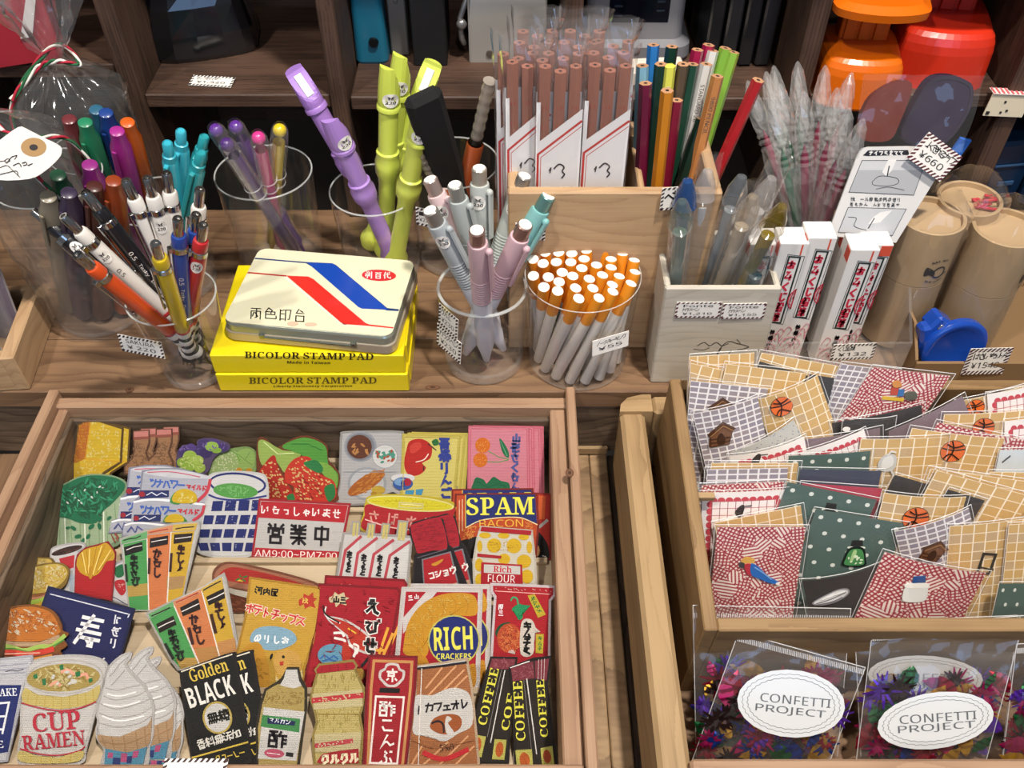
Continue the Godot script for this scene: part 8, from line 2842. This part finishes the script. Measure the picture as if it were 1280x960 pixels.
func left_side() -> void:
	var zb := Basis(Vector3.UP, PI / 2)
	# crate in the lower left corner
	var t := thing("side_crate", "pale pine crate at the left edge holding clear picture pouches", "crate", Transform3D(Basis(Vector3.UP, 0.11), Vector3(-0.3375, 0, -0.456)))
	board("side_wall", "oak", Vector3(0, 0.0155, -0.0035), Vector3(0.070, 0.031, 0.0095), t, zb)
	board("front_wall", "oak", Vector3(-0.0625, 0.0150, 0.0265), Vector3(0.134, 0.030, 0.0095), t)
	board("back_wall", "oak", Vector3(-0.062, 0.0150, -0.0425), Vector3(0.134, 0.030, 0.0065), t)
	board("crate_bottom", "oak", Vector3(-0.067, 0.003, -0.0085), Vector3(0.124, 0.005, 0.060), t)
	var prints := ["""P 8aa0b4 -200,-700 200,-700 200,0 -200,0
P e8e8ec -200,-620 200,-560 200,-420 -200,-470
P 2a6fc0 -200,-480 0,-470 60,-440 200,-470 200,-430 60,-400 -200,-440
P b8a83a -200,-440 60,-390 200,-420 200,-250 60,-180 -200,-330
W d8cc6a 14 0,-420 60,-330 40,-200 120,-60
P 3f6a6a -120,-380 40,-330 60,-220 -140,-280
P 8a7f8a -200,-300 40,-160 60,0 -200,0""", """P a8a4a8 -200,-700 200,-700 200,0 -200,0
P b4a22a -120,-560 -20,-540 0,-420 -60,-380 -120,-420
P c9c4c4 40,-640 180,-620 170,-460 60,-480
P 6a5868 -200,-420 200,-450 200,0 -200,0
W 3a2f34 8 -60,-500 0,-560 60,-520""", """P 9fb48e -200,-500 200,-500 200,0 -200,0
P 7fa074 -200,-360 60,-420 200,-260 200,0 -200,0
P b4c4cc 60,-300 200,-320 200,-80 100,-60
W c4d0b0 10 -150,-350 -20,-260 60,-120"""]
	for i in 3:
		var f: Transform3D = [lean(Vector3(-0.385, 0.006, -0.482), 82.0, -4.0), lean(Vector3(-0.362, 0.006, -0.470), 82.0, -12.0), lean(Vector3(-0.385, 0.006, -0.452), 80.0, 4.0)][i]
		var p := thing("picture_pouch", ["clear pouch with a blue, white and yellow picture in the left crate", "clear pouch with a grey, plum and yellow picture nearest the crate's right wall", "clear pouch with a pale green picture at the front of the left crate"][i], "pouch", f, "picture pouches")
		var w: float = [0.060, 0.034, 0.055][i]
		var h: float = [0.135, 0.105, 0.075][i]
		var fm := M.new()
		var to := func(q: Vector2) -> Vector2: return Vector2(q.x / 400.0 * w, -q.y / [700.0, 700.0, 500.0][i] * h)
		draw(prints[i], to, w / 400.0, fm, fm, 0.00003, 0.0)
		fm.col = lin("9a969a")
		fm.box(Vector3(0, h * 0.5, -0.0010), Vector3(w, h, 0.0016))
		part("printed_picture", fm, mat("ffffff", 0.5, 0.0, {"vc": 1}), p)
		var n := noise(30 + i, 40.0, 2)
		for s in 3:
			var g := []
			for a in 7:
				var row := []
				for b in 7:
					var x := lerpf(-w * 0.56, w * 0.56, b / 6.0)
					var yy := lerpf(0.001, h * 1.1, a / 6.0)
					row.append(Vector3(x, yy, 0.002 + s * 0.004 + 0.003 * n.get_noise_3d(x, yy, s * 0.1)))
				g.append(row)
			var m := M.new()
			m.sheet(g, 0.0)
			part("clear_pocket", m, mat("ffffff", 0.05, 0.0, {"alpha": 0.05}), p)
	# jar of thick pens behind the front left glass
	var c := Vector3(-0.3040, 0, -0.5080)
	glass_cup("glass_jar", "clear jar of thick pens in crinkled cellophane between crate and front left glass", c, 0.0330, 0.0350, 0.115, 0.0012, 0.004, "jar")
	for a in [["c4551c", 142, 225, -0.018, 0.006, "orange thick pen in the big clear jar", "8a3a1a"], ["4a2420", 118, 232, -0.004, 0.012, "brown thick pen lettered down its side in the big clear jar", ""], ["8a2a7a", 112, 205, -0.012, -0.010, "magenta thick pen at the back of the big clear jar", ""], ["3a3048", 86, 240, 0.010, 0.012, "dark violet thick pen in the big clear jar", ""], ["8a8270", 60, 245, 0.022, 0.004, "olive grey thick pen at the left of the big clear jar", ""], ["1f4a34", 72, 218, 0.012, -0.010, "dark green thick pen at the back of the big clear jar", ""]]:
		marker(a[0], a[5], stand(c + Vector3(-a[3], 0.0055, a[4]), a[1], a[2], 0.140), 0.140, 0.0072, a[6])
	# twin bundle behind it with the magenta and orange markers
	var c2 := Vector3(-0.2960, 0, -0.5640)
	glass_cup("glass_jar", "clear jar wrapped in cellophane against the left post, second bundle", c2, 0.0290, 0.0310, 0.100, 0.0012, 0.004, "jar")
	for a in [["a02a86", 146, 163, -0.014, 0.010, "magenta marker at the right of the rear wrapped jar", ""], ["c85a18", 159, 152, -0.020, -0.004, "orange marker beside the left post", ""], ["1d3f86", 132, 140, -0.006, -0.008, "dark blue marker in the rear wrapped jar", ""], ["1f6a44", 106, 152, 0.004, 0.006, "green topped marker in the rear wrapped jar", "24805a"], ["6a2a30", 86, 148, 0.014, 0.004, "dull red marker in the rear wrapped jar", ""], ["2a5f7a", 120, 136, 0.0, -0.014, "blue green marker at the back of the rear wrapped jar", ""]]:
		marker(a[0], a[5], stand(c2 + Vector3(-a[3], 0.0055, a[4]), a[1], a[2], 0.150), 0.150, 0.0068, a[6])
	var w1 := thing("cellophane_bag", "crinkled cellophane bag gathered with red, white and green twine over the front jar", "bag", Transform3D(Basis(), c + Vector3(0, 0.001, 0)), "cellophane bags")
	film_wrap(w1, 0.0372, 0.135, 0.172, 0.225, 5, Vector3(-0.045, 0, 0.01))
	twine(w1, [Vector3(0.010, 0.140, 0.038), Vector3(-0.002, 0.160, 0.020), Vector3(-0.020, 0.172, 0.010), Vector3(-0.030, 0.178, 0.008), Vector3(-0.018, 0.168, 0.018), Vector3(0.012, 0.160, 0.026), Vector3(0.030, 0.150, 0.012), Vector3(0.038, 0.120, 0.006)], 0.0014)
	twine(w1, [Vector3(-0.010, 0.158, 0.030), Vector3(0.012, 0.146, 0.037), Vector3(0.024, 0.120, 0.036), Vector3(0.032, 0.098, 0.034)], 0.0017)
	var w2 := thing("cellophane_bag", "flaring cellophane bag tied with striped twine over the rear jar beside the post", "bag", Transform3D(Basis(), c2 + Vector3(0, 0.001, 0)), "cellophane bags")
	film_wrap(w2, 0.0345, 0.142, 0.172, 0.240, 8, Vector3(-0.006, 0, 0.0))
	twine(w2, [Vector3(-0.030, 0.150, 0.022), Vector3(-0.012, 0.166, 0.012), Vector3(0.004, 0.172, 0.012), Vector3(0.016, 0.168, 0.008), Vector3(0.0, 0.172, -0.010), Vector3(-0.010, 0.170, 0.008), Vector3(-0.034, 0.140, 0.022), Vector3(-0.030, 0.100, 0.026)], 0.0014)
	var lf := Transform3D(Basis(Vector3.RIGHT, Vector3(0, 0, -1), Vector3.UP), on_y(238, 984, 0.0088))
	price_tag("hatched price tag lying on the front rim of the patch tray", lf, 0.031, 0.0135, [])
	# the luggage tag
	var tf := lean(on_z(40, 228, -0.452), 62.0, 4.0)
	tf.basis = tf.basis * Basis(Vector3.BACK, 0.0)
	var tg := thing("gift_tag", "white luggage tag with a brown ring tied to the front cellophane bag", "tag", tf)
	var A := Vector3(0, 90, 7.111)
	var to := func(p: Vector2) -> Vector2: return on_plane(A.x + p.x / A.z, A.y + p.y / A.z, tf)
	var m := M.new()
	m.col = lin("e9e5de")
	m.fill(mapped(smooth(pts_of("-150,720 -20,620 160,490 240,510 380,580 520,650 550,700 520,770 400,880 260,950 -20,960 -180,900".split(" ", false), 0), true, 3), to), 0.0, 0.0006, true)
	part("card", m, mat("ffffff", 0.6, 0.0, {"vc": 1}), tg)
	var fm := M.new()
	draw("""E b08c5c 300,668 114,84 0
E 3a3434 300,670 38,28 0
W 2a2626 6 -20,800 40,790 60,810 100,760 150,740
W 2a2626 5 40,790 70,770 90,790 60,800
W 2a2626 5 110,750 150,745 130,775
W 2a2626 5 -20,860 60,830 110,870 180,935
W 2a2626 5 0,910 80,890 150,880 160,920
W 2a2626 6 120,830 170,810 190,840
W 2a2626 6 200,810 230,800 240,820 210,830
W 2a2626 6 250,830 290,812""", to, 0.00007, fm, fm, 0.00004, 0.0001)
	part("ring_and_writing", fm, mat("ffffff", 0.6, 0.0, {"vc": 1}), tg)
	# red paper bag on the shelf at the far left
	var rb := thing("paper_bag", "red and white paper gift bag on the shelf at the upper left corner", "bag", Transform3D(Basis(Vector3.UP, 0.35), on_y(24, 82, 0.1345) + Vector3(0, 0, -0.018)))
	m = M.new()
	m.box(Vector3(0, 0.035, 0), Vector3(0.05, 0.07, 0.035), 0.001)
	part("bag", m, mat("9c2030", 0.6), rb)
	m = M.new()
	m.fill(PackedVector2Array([Vector2(-0.026, 0.050), Vector2(0.026, 0.050), Vector2(0.026, 0.085), Vector2(-0.026, 0.085)]), 0.0190, 0.001)
	m.fill(PackedVector2Array([Vector2(0.002, 0.020), Vector2(0.020, 0.056), Vector2(0.026, 0.056), Vector2(0.010, 0.020)]), 0.0194, 0.001)
	part("white_band", m, mat("d8d2d0", 0.6), rb)
	m = M.new()
	m.box(Vector3(-0.024, 0.03, 0.019), Vector3(0.004, 0.06, 0.002))
	part("white_edge", m, mat("d8d6d2", 0.6), rb)
	m = M.new()
	for k in 6:
		var a := k * 1.05
		m.ball(Vector3(-0.018 + cos(a) * 0.006, 0.064 + sin(a) * 0.006, 0.0215), Vector3(0.004, 0.004, 0.002), 8, 5)
	part("rosette", m, mat("b4202a", 0.5), rb)

func extras() -> void:
	patches()
	cards()
	confetti()
	stamp_pads()
	pens()
	boxes()
	fortune_cartons()
	tubes()
	shelf_goods()
	left_side()
